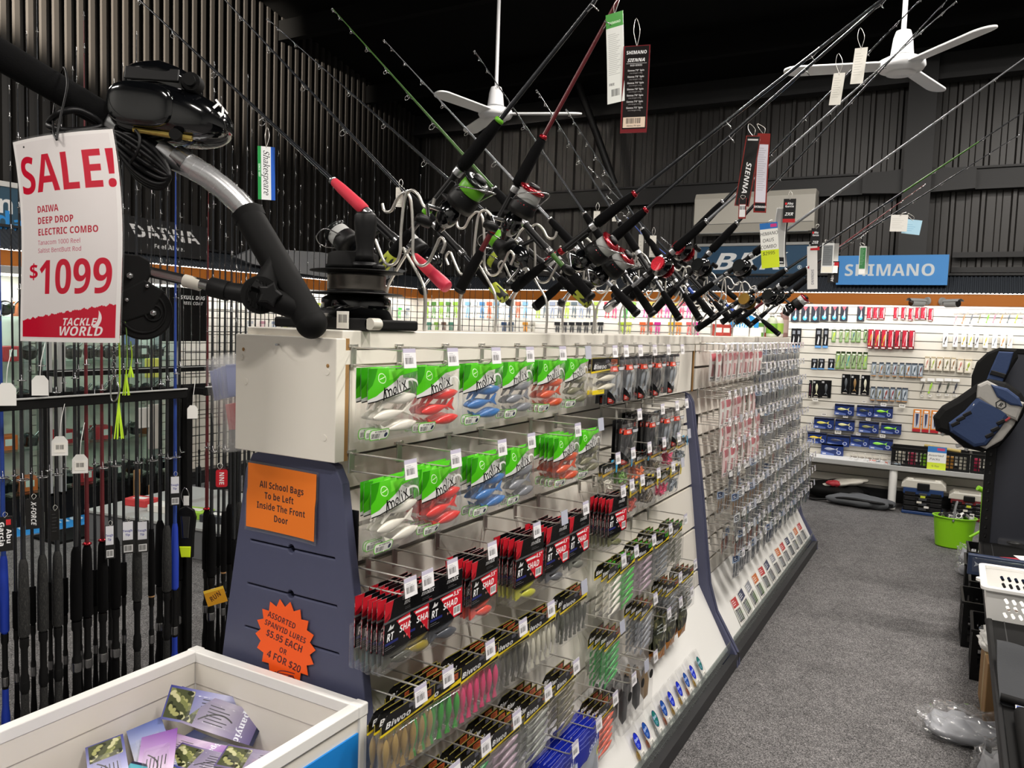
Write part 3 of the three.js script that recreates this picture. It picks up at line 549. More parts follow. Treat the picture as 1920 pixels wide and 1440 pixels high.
// ================================================================ end panel signs, the bin, the electric combo, the downrigger
const bend = (g, f) => warp(g, f);
{
  const r = print(360, 256, (c, w, h) => { fill(c, '#ee7a1e', 0, 0, w, h); ['All School Bags', 'To be Left', 'Inside The Front', 'Door'].forEach((s, i) => text(c, s, w / 2 + (i === 1 ? -12 : 0), 78 + i * 42, 36, '#231a26', { sx: 0.9 })); }, 1);
  const t = thing('notice', 'orange laminated notice about school bags taped to the purple grey end panel', 'sign', [-1.297, 1.212, Z0 + 0.0035]);
  t.rotation.z = -0.015;
  obj('paper', bend(card(0.208, 0.148, r, 0.0006, 12, 8), (v) => { v.z += 0.004 * Math.pow(Math.abs(v.x / 0.1), 3) * (v.y > 0 ? 0.4 : 1) + 0.0004; }), ink(r), t);
  obj('laminate', bend(new THREE.BoxGeometry(0.218, 0.162, 0.0004, 12, 8, 1), (v) => { v.z += 0.004 * Math.pow(Math.abs(v.x / 0.1), 3) * (v.y > 0 ? 0.4 : 1) - 0.0006; }).translate(0, -0.002, 0), M.clearStiff, t);
}
{
  const S = 0.096, star = [], pts = 18;
  const r = print(300, 300, (c, w, h) => {
    fill(c, '#ff5f14', 0, 0, w, h); c.strokeStyle = '#3a2040';
    const hand = (s, x, y, z, k) => text(c, s, x, y, z, '#431522', { rot: 0.1, weight: 'bold', skew: 0.15, sx: k ?? 0.92 });
    hand('ASSORTED', 132, 76, 30); hand('SPANYID LURES', 150, 112, 29); hand('$5.95 EACH', 148, 148, 36); hand('OR', 144, 186, 28); hand('4 FOR $20', 150, 222, 38);
    c.lineWidth = 3; c.beginPath(); c.moveTo(204, 252); c.quadraticCurveTo(130, 254, 120, 272); c.lineTo(200, 262); c.lineTo(128, 286); c.stroke();
  }, 1);
  for (let i = 0; i < pts * 2; i++) { const a = i / pts * Math.PI + 0.05, q = i % 2 ? S * 0.83 : S; star.push([Math.cos(a) * q * 0.96, Math.sin(a) * q]); }
  const g = ext(star, 0.0012), p = g.attributes.position, uv = g.attributes.uv;
  for (let i = 0; i < p.count; i++) uv.setXY(i, p.getX(i) / (2 * S) + 0.5, p.getY(i) / (2 * S) + 0.5);
  const c0 = onZ(534, 1203, Z0 + 0.004);
  tag(obj('price_burst', place(g, r).rotateZ(-0.04), ink(r)), 'orange starburst price sign with handwriting on the end panel', 'sign').position.copy(c0);
}
// the bin
const BX0 = -1.545, BX1 = -1.032, BZ0 = -1.262, BZ1 = -0.34, BY = 0.825;
{
  const t = thing('bargain_bin', 'white open bin with a blue front panel standing before the gondola', 'bin', [(BX0 + BX1) / 2, 0, (BZ0 + BZ1) / 2]);
  const w = BX1 - BX0, d = BZ1 - BZ0, H = 0.34;
  for (const s of [-1, 1]) {
    obj('side_panel', bx(0.016, BY - 0.01, d, s * (w / 2 - 0.008), (BY - 0.01) / 2, 0), M.white, t);
    obj('rim', [rb(0.026, 0.026, d + 0.01, 0.003, s * (w / 2 - 0.008), BY - 0.012, 0)], M.whiteBright, t);
    obj('end_panel', bx(w - 0.032, BY - 0.01, 0.016, 0, (BY - 0.01) / 2, s * (d / 2 - 0.008)), M.white, t);
    obj('rim', [rb(w + 0.01, 0.026, 0.026, 0.003, 0, BY - 0.0118, s * (d / 2 - 0.008))], M.whiteBright, t);
    for (const k of [-1, 1]) obj('rim_corner', rb(0.03, 0.028, 0.03, 0.004, s * (w / 2 - 0.0075), BY - 0.0113, k * (d / 2 - 0.0075)), M.whiteBright, t);
    for (const k of [-1, 1]) obj('corner_post', rb(0.024, BY - 0.02, 0.024, 0.003, s * (w / 2 - 0.006), (BY - 0.02) / 2, k * (d / 2 - 0.006)), M.whiteBright, t);
  }
  for (const s of [-1, 1]) { obj('inner_band', bx(0.003, 0.05, d - 0.04, s * (w / 2 - 0.0175), BY - 0.05, 0), M.white, t); obj('inner_band', bx(w - 0.04, 0.05, 0.003, 0, BY - 0.05, s * (d / 2 - 0.0175)), M.white, t); }
  obj('blue_panel', bx(0.004, BY - 0.08, d - 0.04, w / 2 + 0.002, BY / 2 - 0.015, 0), col(0x0d7fd0, 0.5), t);
  obj('bin_floor', bx(w - 0.034, 0.016, d - 0.034, 0, H + 0.23, 0), M.white, t);
  // cards of wire lures lying in it
  const kinds = [['#3b3f88', '#cfd0ee', 'purple blue'], ['#7b4a9c', '#e8d4ee', 'violet'], ['#1f8fa6', '#bfe6ea', 'teal'], ['#55497a', '#b9b2c4', 'grey violet'], ['#4a5a9e', '#e6eaf6', 'blue']].map(([a, b, n], k) => ({ n, r: print(220, 80, (c, w2, h2) => {
    const g = c.createLinearGradient(0, 0, w2, h2); g.addColorStop(0, a); g.addColorStop(0.55, b); g.addColorStop(1, a); fill(c, g, 0, 0, w2, h2); fill(c, '#161a3a', w2 - 10, 0, 10, h2);
    text(c, 'Spanyid', w2 - 44, h2 / 2, 22, '#f2f6ff', { rot: Math.PI / 2, font: 'serif', skew: 0.1 }); scribble(c, '#20202a', 84, 20, 60, 6, 8, 2); c.strokeStyle = '#222'; c.lineWidth = 3; c.beginPath(); c.moveTo(70, 60); c.quadraticCurveTo(110, 20, 150, 44); c.stroke();
    if (k === 0 || k === 3) { c.save(); c.beginPath(); c.rect(4, 6, 58, h2 - 12); c.clip(); fill(c, '#4c5236', 4, 6, 58, h2); for (let i = 0; i < 26; i++) { c.fillStyle = ['#7d8351', '#a9aa6e', '#2c3120', '#c8c79a'][i % 4]; c.beginPath(); c.ellipse(8 + (i * 29) % 54, 10 + (i * 17) % 62, 8, 5, i, 0, 7); c.fill(); } c.restore(); }
  }, 1) }));
  const build = (k) => () => { const g = G('lure_card'); obj('card', bend(card(0.2, 0.072, kinds[k].r, 0.0014, 8, 1), (v) => { v.z += 0.5 * v.x * v.x; }), ink(kinds[k].r, 'gloss'), g); obj('clear_cover', rb(0.1, 0.05, 0.008, 0.003, 0.0, 0, 0.006), M.clearStiff, g); return g; };
  const spots = [[-1.46, 0.675, -1.2, 0.35, 1.2, 0], [-1.37, 0.665, -1.2, 0.25, 0.9, 3], [-1.34, 0.65, -1.02, -0.75, 0.22, 1], [-1.44, 0.645, -1.05, -0.5, 0.28, 4], [-1.41, 0.652, -0.95, -0.55, 0.25, 0], [-1.30, 0.654, -0.93, 2.1, 0.25, 2], [-1.26, 0.637, -1.10, 0.3, 0.1, 3], [-1.17, 0.638, -1.16, 0.45, 0.12, 3], [-1.20, 0.64, -1.02, 0.2, 0.1, 0], [-1.14, 0.626, -1.07, 0.9, 0.1, 1],
    [-1.38, 0.626, -1.12, 0.2, 0.08, 1], [-1.22, 0.622, -0.94, -0.4, 0.1, 1], [-1.12, 0.618, -0.95, 0.6, 0.05, 4], [-1.45, 0.62, -0.85, 0.3, 0.1, 3], [-1.33, 0.625, -0.82, -0.3, 0.1, 4], [-1.18, 0.622, -0.83, 0.1, 0.08, 0], [-1.35, 0.6, -1.18, 0.1, 0.04, 4], [-1.2, 0.602, -1.12, -0.2, 0.03, 0], [-1.28, 0.605, -1.0, 0.5, 0.04, 3], [-1.42, 0.6, -0.98, 1.2, 0.03, 1], [-1.15, 0.598, -0.88, 1.4, 0.04, 2], [-1.3, 0.595, -0.7, 0.4, 0.05, 0], [-1.42, 0.6, -0.62, 1.0, 0.05, 1], [-1.18, 0.596, -0.6, -0.3, 0.06, 4], [-1.3, 0.57, -0.5, 0.3, 0.02, 3],
    [-1.4, 0.575, -0.75, 0.8, 0.02, 0], [-1.2, 0.572, -0.72, 0.3, 0.02, 1], [-1.28, 0.576, -0.9, 1.3, 0.02, 4], [-1.42, 0.574, -1.13, 0.5, 0.02, 3], [-1.15, 0.572, -1.15, 1.5, 0.02, 2], [-1.25, 0.575, -1.2, 0.1, 0.02, 1]];
  spots.forEach(([x, y, z, a, e, k], i) => { const o = make('lurecard' + k, build(k), [Math.max(-1.42, x - 0.03), y + 0.055, z], 0, `${kinds[k].n} wire lure card in the white bin, ${i < 10 ? 'on top' : i < 20 ? 'half buried' : 'buried deep'}, ${nth(i % 10)} from the back`, 'lure card', 'wire lure cards in the bin'); o.rotation.set(-Math.PI / 2 + e, 0, a, 'YXZ'); o.rotation.set(0, 0, 0); o.quaternion.setFromEuler(new THREE.Euler(0, a, 0)).multiply(new THREE.Quaternion().setFromEuler(new THREE.Euler(-Math.PI / 2 + e * 0.8, e * 0.5, 0))); });
}
// the electric reel combo leaning in the rod holder
const axis = (t, a, b) => { t.position.copy(a); t.quaternion.setFromUnitVectors(V(0, 1, 0), b.clone().sub(a).normalize()); };
{
  const D = 1.72, t = thing('electric_reel_combo', 'bent butt game rod with glossy black electric reel resting in the rod holder', 'fishing rod');
  const A = far(-90, 50, 1.62), B = far(204, 222, D), Cc = far(232, 250, D), H1 = far(330, 300, D), H2 = far(395, 335, D + 0.005), H3 = far(440, 372, D + 0.01), H4 = far(482, 420, D + 0.015);
  obj('foam_grip', bar(A, B, 0.034, 0.029, 24), M.foam, t);
  obj('locking_collar', [bar(B, far(228, 238, D), 0.024, 0.0235, 24)], M.alu, t);
  obj('reel_seat', [bar(far(222, 236, D), far(312, 290, D), 0.013, 0.014, 16)], M.steel, t);
  obj('butt_tube', tube([far(300, 282, D), H1, H2, H3, H4], 0.0235, 40, 20), M.alu, t);
  const wrapG = tube([far(352, 308, D), H2, H3, far(468, 402, D + 0.013)], 0.0252, 40, 20); warp(wrapG, (v) => { v.y += 0.0007 * Math.sin(v.x * 210) + 0.0006 * Math.sin(v.x * 90 + v.y * 160); });
  obj('plastic_wrap', wrapG, M.clear, t);
  for (let k = 0; k < 7; k++) { const u = 0.12 + k * 0.12, c3 = new THREE.CatmullRomCurve3([far(352, 308, D), H2, H3, far(468, 402, D + 0.013)]), p = c3.getPointAt(u), d = c3.getTangentAt(u); obj('wrap_seam', new THREE.TorusGeometry(0.0257, 0.0007, 6, 28).applyQuaternion(new THREE.Quaternion().setFromUnitVectors(V(0, 0, 1), d)).translate(p.x, p.y, p.z), M.clearStiff, t); }
  obj('collar_ring', [bar(far(330, 292, D), far(352, 308, D), 0.0255, 0.025, 20)], M.steel, t);
  // reel body: a big rounded shell, made facing the camera and turned to lie along the rod
  const reel = G('reel'); t.add(reel); reel.position.copy(far(325, 207, D + 0.02)); reel.rotation.set(0, 0.62, -0.05, 'YXZ');
  const shell = (rx, ry, rz, e, n = 36) => { const g = new THREE.SphereGeometry(1, n, 24), p = g.attributes.position, s = (v) => Math.sign(v) * Math.pow(Math.abs(v), e); for (let i = 0; i < p.count; i++) p.setXYZ(i, s(p.getX(i)) * rx, s(p.getY(i)) * ry, s(p.getZ(i)) * rz); g.computeVertexNormals(); return g; };
  obj('housing', warp(shell(0.128, 0.062, 0.075, 0.72), (v) => { v.y += v.x > 0 ? -0.18 * v.x * (v.y > 0 ? 1.1 : 0.2) : 0; v.y -= 0.012; }), M.blackGloss, reel);
  obj('top_cover', warp(shell(0.078, 0.034, 0.055, 0.6), (v) => { v.y += v.x < 0 ? 0.15 * v.x : -0.25 * v.x; }).translate(-0.022, 0.062, 0), M.blackGloss, reel);
  obj('display_panel', [rb(0.11, 0.03, 0.006, 0.003, 0, 0, 0)].map((g) => tr(g, -0.03, 0.058, 0.054, -0.3, 0, 0.06)), M.black, reel);
  obj('power_lever', [cy(0.019, 0.021, 0.03, 20).rotateX(Math.PI / 2).translate(0.052, 0.05, 0.05), cy(0.012, 0.012, 0.012, 16).rotateX(Math.PI / 2).translate(0.052, 0.05, 0.07)], M.blackMatte, reel);
  obj('side_plate', warp(shell(0.068, 0.046, 0.018, 0.7), () => {}).translate(-0.045, -0.01, 0.068), M.blackGloss, reel);
  const lg = print(96, 64, (c, w, h) => { c.clearRect(0, 0, w, h); poly(c, '#eee', [[4, 10], [44, 10], [40, 20], [30, 20], [22, 52], [10, 52], [18, 20], [0, 20]]); poly(c, '#eee', [[44, 10], [60, 10], [76, 34], [70, 52], [44, 52], [48, 42], [62, 38], [52, 22]]); poly(c, '#eee', [[64, 10], [90, 10], [88, 18], [70, 18]]); }, 1);
  const lo = obj('logo', place(new THREE.PlaneGeometry(0.042, 0.034, 4, 4), lg), ink(lg, 'decal'), reel); lo.position.set(0.112, -0.0, 0.052); lo.rotation.set(-0.1, 0.95, -0.6, 'YXZ');
  obj('frame_bar', [bar(V(-0.06, -0.062, 0.06), V(0.06, -0.068, 0.06), 0.006), bar(V(-0.07, -0.066, 0.02), V(0.0, -0.1, 0.0), 0.008)], col(0xbfa75a, 0.25, { metalness: 0.7 }), reel);
  obj('socket', cy(0.012, 0.012, 0.02, 16).rotateX(Math.PI / 2).translate(0.03, -0.066, 0.07), M.blackMatte, reel);
  // coil of power cable tied below the reel
  const cables = tag(obj('power_cable', Array.from({ length: 9 }, (_, i) => { const q = [], c0 = far(254 + i * 2.4, 284 + i * 2.4, D - 0.02 + (i % 3) * 0.012); for (let k = 0; k < 14; k++) { const a = k / 14 * 2 * Math.PI, u = Math.cos(a) * (0.1 - i * 0.004), v = Math.sin(a) * (0.01 + i * 0.0052); q.push(c0.clone().add(V(u * 0.78 + v * 0.2, -u * 0.52 + v * 0.85, -u * 0.25))); } return tube(q, 0.0058, 56, 7, true); }), M.rubber), 'coil of black power cable tied under the electric reel', 'cable');
  obj('tie', tube([far(254, 244, D - 0.05), far(262, 258, D - 0.055), far(258, 284, D - 0.055), far(244, 306, D - 0.03)], 0.0035, 14, 6), M.black, cables);
  const cb = tag(obj('cable_loop', tube([far(92, 232, 1.64), far(112, 212, 1.6), far(150, 208, 1.62), far(190, 235, 1.66), far(140, 245, 1.62), far(100, 240, 1.62)], 0.007, 40, 8, true), M.rubber), 'black cable loop lying over the top of the sale sign', 'cable');
}
// the sale sign hung from the rod
{
  const W = 400, H = 830, r = print(W, H, (c) => {
    fill(c, '#ece8e6', 0, 0, W, H); fill(c, '#e2dcdb', 14, 14, W - 28, H - 28); c.fillStyle = '#3a3a3a'; c.beginPath(); c.arc(54, 30, 4, 0, 7); c.fill();
    const R = '#c41230'; text(c, 'SALE!', 208, 150, 208, R, { sx: 0.72 });
    ['DAIWA', 'DEEP DROP', 'ELECTRIC COMBO'].forEach((s, i) => text(c, s, 86, 290 + i * 46, 37, '#b02034', { align: 'left', sx: 0.76 }));
    text(c, 'Tanacom 1000 Reel', 86, 424, 25, '#b8566a', { align: 'left', weight: 'normal', sx: 0.8 }); text(c, 'Saltist BentButt Rod', 86, 456, 25, '#b8566a', { align: 'left', weight: 'normal', sx: 0.8 });
    text(c, '$', 66, 540, 84, R); text(c, '1099', 232, 566, 190, R, { sx: 0.68 });
    c.fillStyle = R; c.beginPath(); c.moveTo(14, 742); for (let x = 14; x <= W - 14; x += 3) c.lineTo(x, 742 - 64 * ((x - 14) / (W - 28)) - 5 * Math.abs(Math.sin(x * 0.9) * Math.cos(x * 0.37)) - 3 * Math.sin(x * 0.21)); c.lineTo(W - 14, H - 20); c.lineTo(14, H - 20); c.fill();
    text(c, 'TACKLE', 262, 746, 42, '#f2eaea', { skew: 0.2, sx: 0.84 }); text(c, 'WORLD', 266, 784, 52, '#f2eaea', { skew: 0.2, sx: 0.88 });
    c.fillStyle = '#f2eaea'; c.beginPath(); c.moveTo(330, 700); c.quadraticCurveTo(352, 730, 330, 764); c.quadraticCurveTo(318, 776, 308, 764); c.quadraticCurveTo(334, 748, 330, 700); c.fill();
  }, 1);
  // four measured corners, bellied like a hanging sheet
  const TL = far(10, 262, 1.56), TR = far(200, 236, 1.5), BL = far(25, 642, 1.6), BR = far(214, 646, 1.52);
  const nrm = TR.clone().sub(TL).cross(BL.clone().sub(TL)).normalize().negate();
  const build = (t, inset, off) => { const g = new THREE.BoxGeometry(1, 1, 1, 12, 24, 1), p = g.attributes.position; for (let i = 0; i < p.count; i++) { const u = (p.getX(i) + 0.5) * (1 - 2 * inset) + inset, q = (0.5 - p.getY(i)) * (1 - 2 * inset) + inset, a = TL.clone().lerp(TR, u), b = BL.clone().lerp(BR, u), v = a.lerp(b, q); const side = V(0.874, 0, -0.487).multiplyScalar(0.03 * Math.sin(Math.PI * q) * (1.1 - 0.4 * q)); v.add(side).addScaledVector(nrm, p.getZ(i) * t + off + 0.02 * Math.sin(q * Math.PI) - 0.016 * Math.pow(2 * u - 1, 2)); p.setXYZ(i, v.x, v.y, v.z); } g.computeVertexNormals(); return g; };
  const t = thing('sale_sign', 'white and red laminated sale sign hanging from the black foam rod grip', 'sign');
  obj('paper', place(build(0.0008, 0.006, 0), r), ink(r, 'gloss'), t);
  obj('laminate', build(0.0006, -0.004, -0.0016), M.clearStiff, t);
  obj('tie', tube([far(106, 262, 1.515), far(112, 226, 1.53), far(126, 160, 1.6), far(118, 128, 1.68), far(102, 200, 1.7), far(100, 246, 1.54), far(106, 262, 1.515)], 0.0022, 32, 6), M.black, t);
}
// the downrigger standing on the gondola top
{
  const t = thing('downrigger', 'black downrigger with spool, crank grip and angled rod holder on the gondola top', 'downrigger');
  const Y = 1.6, D = 1.72;
  const b = onY(655, 640, 1.598);
  const C = V(-1.24, 0, -1.46);                                              // axis of the spool
  obj('base_plate', rb(0.3, 0.024, 0.17, 0.006, C.x - 0.03, Y + 0.011, C.z), M.blackMatte, t);
  obj('swivel_base', [lathe([[0.0005, 0.022], [0.085, 0.022], [0.08, 0.07], [0.062, 0.08], [0.0005, 0.08]], 40).translate(C.x, Y, C.z)], M.blackGloss, t);
  obj('spool', [lathe([[0.02, 0.08], [0.107, 0.08], [0.108, 0.083], [0.07, 0.086], [0.066, 0.09], [0.066, 0.125], [0.07, 0.129], [0.108, 0.132], [0.107, 0.135], [0.02, 0.135]], 48).translate(C.x, Y, C.z)], M.black, t);
  obj('wire_line', lathe(Array.from({ length: 15 }, (_, i) => [0.0675 + 0.0012 * (i % 2), 0.09 + i * 0.0025]), 40).translate(C.x, Y, C.z), col(0x6f6a64, 0.35, { metalness: 0.8 }), t);
  obj('brake_cap', [lathe([[0.0005, 0.178], [0.05, 0.178], [0.058, 0.174], [0.06, 0.15], [0.063, 0.148], [0.064, 0.134], [0.0005, 0.134]], 40).translate(C.x - 0.012, Y, C.z)], M.blackMatte, t);
  obj('crank_arm', rb(0.12, 0.012, 0.03, 0.005, C.x + 0.03, Y + 0.142, C.z + 0.02), M.black, t);
  obj('crank_grip', lathe([[0.0005, 0.265], [0.02, 0.264], [0.0245, 0.258], [0.0255, 0.24], [0.023, 0.21], [0.0195, 0.185], [0.021, 0.168], [0.023, 0.152], [0.0005, 0.152]], 24).translate(C.x + 0.048, Y, C.z + 0.03), M.black, t);
  obj('grip_seat', lathe([[0.0005, 0.152], [0.027, 0.152], [0.027, 0.138], [0.0005, 0.138]], 24).translate(C.x + 0.048, Y, C.z + 0.03), M.rubber, t);
  obj('mounting_rail', [rb(0.2, 0.026, 0.03, 0.003, C.x + 0.03, Y + 0.012, C.z + 0.1)], M.black, t);
  obj('rail_end', [cy(0.013, 0.013, 0.03, 18).rotateX(Math.PI / 2).translate(C.x + 0.135, Y + 0.013, C.z + 0.1)], M.offWhite, t);
  const lb = obj('price_label', [bend(card(0.034, 0.038, P.bar, 0.001, 1, 1), () => {})], ink(P.bar), t); lb.position.set(C.x + 0.062, Y + 0.02, C.z + 0.117);
  obj('steel_arm', tube([V(C.x - 0.02, Y + 0.036, C.z + 0.03), far(590, 588, D - 0.03), far(560, 570, D - 0.04)], 0.0135, 16, 14), M.steel, t);
  const K0 = far(584, 606, D - 0.06), K1 = far(462, 398, D - 0.0);
  const hold = obj('rod_holder', bar(K0, K1, 0.032, 0.0315, 32), M.blackMatte, t);
  obj('holder_mouth', bar(far(470, 412, D), far(463, 396, D), 0.0345, 0.0345, 32), M.blackMatte, hold); obj('holder_foot', [tr(ball(0.033, 1, 1, 1, 20), K0.x, K0.y, K0.z)], M.blackMatte, hold);
  const kn = far(488, 553, D - 0.075);
  obj('tilt_bracket', [bar(far(515, 480, D - 0.04), kn, 0.014, 0.036, 4), bar(kn, far(560, 580, D - 0.06), 0.026, 0.024, 12)], M.blackMatte, t);
  const knob = G('tilt_knob'); t.add(knob); knob.position.copy(kn); knob.lookAt(camera.position);
  obj('toothed_disc', [cy(0.038, 0.04, 0.03, 32).rotateX(Math.PI / 2), ...Array.from({ length: 20 }, (_, i) => bx(0.003, 0.012, 0.004, Math.cos(i * 0.314) * 0.024, Math.sin(i * 0.314) * 0.024, 0.0165))], M.blackMatte, knob);
  obj('hand_knob', ext(Array.from({ length: 10 }, (_, i) => [Math.cos(i * 0.628) * (i % 2 ? 0.013 : 0.021), Math.sin(i * 0.628) * (i % 2 ? 0.013 : 0.021)]), 0.024, 0.004).translate(0.018, 0.002, 0.03), M.black, knob);
  // telescopic boom to the pulley head on the left
  const p0 = far(490, 556, D - 0.07), p1 = far(395, 536, D - 0.06), p2 = far(392, 536, D - 0.06), p3 = far(272, 508, D - 0.05);
  obj('boom_joint', [bar(p0, far(425, 545, D - 0.065), 0.022, 0.018, 20), bar(far(428, 546, D - 0.065), far(396, 538, D - 0.06), 0.021, 0.021, 20)], M.black, t);
  obj('boom', bar(p1, p3, 0.0115, 0.0115, 20), M.steel, t); obj('boom_tag', bar(far(376, 534, D - 0.058), far(346, 526, D - 0.056), 0.0135, 0.0135, 16), M.offWhite, t);
  const ph = G('pulley_head'); t.add(ph); ph.position.copy(far(268, 585, D - 0.05)); ph.lookAt(camera.position);
  const m = D / FOC, q = (x, y) => [(x - 268) * m, -(y - 585) * m];
  obj('upper_plate', ext([q(205, 484), q(262, 486), q(277, 494), q(279, 516), q(272, 532), q(240, 552), q(226, 548), q(208, 520)], 0.03, 0.003), M.blackMatte, ph);
  const disc = new THREE.Shape(); { const a = Array.from({ length: 40 }, (_, i) => [Math.cos(i * 0.157) * 47 + 268, Math.sin(i * 0.157) * 47 + 585]).filter(([x, y]) => true); a.forEach(([x, y], i) => { const [u, v] = q(x, y); i ? disc.lineTo(u, v) : disc.moveTo(u, v); }); }
  obj('pulley_cover', ext(disc, 0.028, 0.004), M.blackMatte, ph);
  obj('pulley_cover_arm', ext([q(222, 560), q(270, 530), q(300, 548), q(280, 585), q(240, 600), q(224, 600)], 0.034, 0.004), M.blackMatte, ph);
  obj('raised_ring', [new THREE.TorusGeometry(0.016, 0.003, 8, 30).translate(...q(285, 586), 0.014), new THREE.TorusGeometry(0.043, 0.003, 8, 40).translate(0, 0, 0.014)], M.blackMatte, ph);
  for (const [x, y, s] of [[247, 521, 0.0065], [275, 538, 0.004], [242, 564, 0.004], [285, 586, 0.0065]]) obj('bolt', [cy(s, s, 0.006, 6).rotateX(Math.PI / 2).translate(...q(x, y), 0.019), ball(s * 0.7, 1, 1, 0.6).translate(...q(x, y), 0.023)], M.steel, ph);
  obj('clip', [tube([V(...q(222, 596), 0), V(...q(214, 606), 0.01), V(...q(222, 622), 0.01), V(...q(238, 622), 0), V(...q(240, 604), 0)], 0.006, 20, 8), ball(0.011, 1.4, 1, 1).translate(...q(226, 612), 0.006)], M.black, ph);
  obj('green_cord', tube([V(...q(226, 592), 0.012), V(...q(238, 600), 0.014), V(...q(242, 640), 0.014), V(...q(241, 690), 0.012)], 0.0012, 24, 5), col(0x5f7f3a, 0.6), ph);
}
// ================================================================ far bay of the gondola: clear blister packs on long wire hooks
P.blister = [['#d9b9b6', '#c2303a'], ['#e9e7e2', '#c04848'], ['#8fa0b8', '#32405e'], ['#cfd3d8', '#55585e'], ['#2a2b2e', '#d2d2d2']].map(([a, b]) => print(80, 100, (c, w, h) => { c.clearRect(0, 0, w, h); fill(c, 'rgba(96,100,110,0.42)', 6, 30, w - 12, h - 36); fill(c, a, 0, 0, w, 30); poly(c, b, [[8, 4], [60, 4], [44, 24], [8, 24]]); scribble(c, '#fff', 14, 12, 30, 2, 6, 2); fill(c, 'rgba(245,245,245,0.9)', w - 34, h - 20, 30, 16); barcode(c, w - 32, h - 17, 26, 9); }));
P.pinkBag = [['#d6d2ce', '#c87078'], ['#d4bfbd', '#b86a72']].map(([a, b]) => print(70, 130, (c, w, h) => { fill(c, a, 0, 0, w, h); poly(c, b, [[10, 12], [52, 8], [58, 22], [44, 40], [12, 44]]); fill(c, 'rgba(150,60,66,0.5)', 12, 56, 18, 60); fill(c, 'rgba(120,110,110,0.5)', 40, 60, 16, 56); fill(c, '#f6f4f2', 6, h - 22, 30, 16); barcode(c, 8, h - 19, 26, 9); }));
{
  const kinds = { silver: 0x9a9ea2, smoke: 0x4c5056, navy: 0x2c3a58, ivory: 0xc9c4b8, black: 0x1c1d20, amber: 0xb08446, sage: 0x6f8070, rust: 0x9a5a40, wine: 0x7a3440 };
  const build = (n, r) => () => {
    const t = G('blister_pack'), w = 0.09, h = 0.118;
    obj('blister', pouch(w, h, 0.016, r + 2, 5), M.clear, t); obj('printed_front', film(w, h, 0.016, P.blister[r], r + 2, 5), ink(P.blister[r], 'decal'), t);
    obj('lure', [tr(fish(0.066, 0.008, 0), -0.018, -0.074, 0, 0, 0, 1.45), tr(fish(0.066, 0.008, 0), 0.014, -0.076, 0, 0, 0, 1.5)], col(kinds[n], 0.25, { metalness: n === 'silver' ? 0.7 : 0 }), t);
    return t;
  };
  const bag = (r) => () => { const t = G('blister_pack'), w = 0.078, h = 0.15; obj('bag', place(pouch(w, h, 0.02, r + 3, 6), P.pinkBag[r]), ink(P.pinkBag[r], 'gloss'), t); obj('clear_edge', pouch(w * 1.1, h * 1.04, 0.008, 2, 4), M.clear, t); return t; };
  // each row: height, name, hooks, hook length, first hook, and what hangs on hook i (a kind, how many, the gap)
  const B = (r, m = 2) => ['bag', r, m, 0.02], K = (n, m = 2, gap = 0.04) => [n, 0, m, gap];
  const rows = [
    [1.558, 'top', 20, 0.12, 0, (i) => (i < 9 ? B(i % 2) : K(['navy', 'silver', 'smoke', 'silver'][i % 4], 2, 0.03))], [1.442, 'second', 20, 0.13, 8, (i) => K(['silver', 'smoke', 'navy'][i % 3], 2, 0.03)],
    [1.325, 'third', 20, 0.15, 0, (i) => (i < 7 ? B((i >> 1) % 2, 1) : i < 13 ? K('black', 3, 0.024) : K(['smoke', 'sage', 'silver'][i % 3]))], [1.19, 'fourth', 20, 0.17, 0, (i) => (i < 8 ? B(i % 2, 1) : K(['ivory', 'silver', 'wine'][i % 3]))],
    [1.085, 'fifth', 20, 0.18, 0, (i) => (i < 7 ? B((i + 1) % 2, 1) : i % 4 === 3 ? null : K(['silver', 'ivory'][i % 2]))], [0.972, 'sixth', 20, 0.2, 0, (i) => (i % 5 === 2 ? null : K(['silver', 'rust', 'silver', 'ivory'][i % 4], 1))],
    [0.862, 'seventh', 20, 0.21, 0, (i) => K(i < 6 ? 'amber' : ['silver', 'sage', 'ivory', 'silver'][i % 4], 2, 0.07)], [0.758, 'eighth', 20, 0.21, 0, (i) => (i % 6 === 5 ? null : K(['ivory', 'silver', 'sage'][i % 3], 1))],
    [0.656, 'ninth', 20, 0.2, 0, (i) => K(i < 5 ? 'rust' : ['silver', 'sage', 'navy'][i % 3], 2, 0.07)], [0.552, 'lowest', 18, 0.19, 0, (i) => K(i < 6 ? 'silver' : 'navy', 1)],
  ];
  rows.forEach(([y, row, n, len, i0, what], ri) => {
    for (let i = i0; i < n; i++) {
      const z = ZM - 0.09 - i * (2.36 / n), w = what(i), x1 = faceX(y) + len - 0.02;
      hookAt(y, z, len, `wire hook, ${nth(i)} along the ${row} row of the far bay`, i % 3 === 2);
      if (!w) continue;
      const [kind, r0, m, gap] = w, r = kind === 'bag' ? r0 : 2 + (i + ri) % 3;
      for (let k = 0; k < m; k++) {
        const o = make(`blister${kind}_${r}`, kind === 'bag' ? bag(r) : build(kind, r), [x1 - k * gap - rnd(0.01), y - 0.033, z + rnd(-0.006, 0.006)], AISLE + rnd(-0.22, 0.22), `${kind === 'bag' ? (r ? 'pink' : 'white') + ' lure bag' : kind + ' lure blister pack'}, ${k ? nth(k) + ' behind the front' : 'in front'}, ${nth(i)} hook, ${row} row, far bay`, 'blister pack', `blister packs of the far bay, ${row} row`);
        o.rotation.x = rnd(-0.05, 0.05);
      }
    }
  });
  const a = V(0.225 + GX, 0.374, 0), b = V(0.39 + GX, 0.081, 0), q = Math.atan2(a.y - b.y, b.x - a.x);
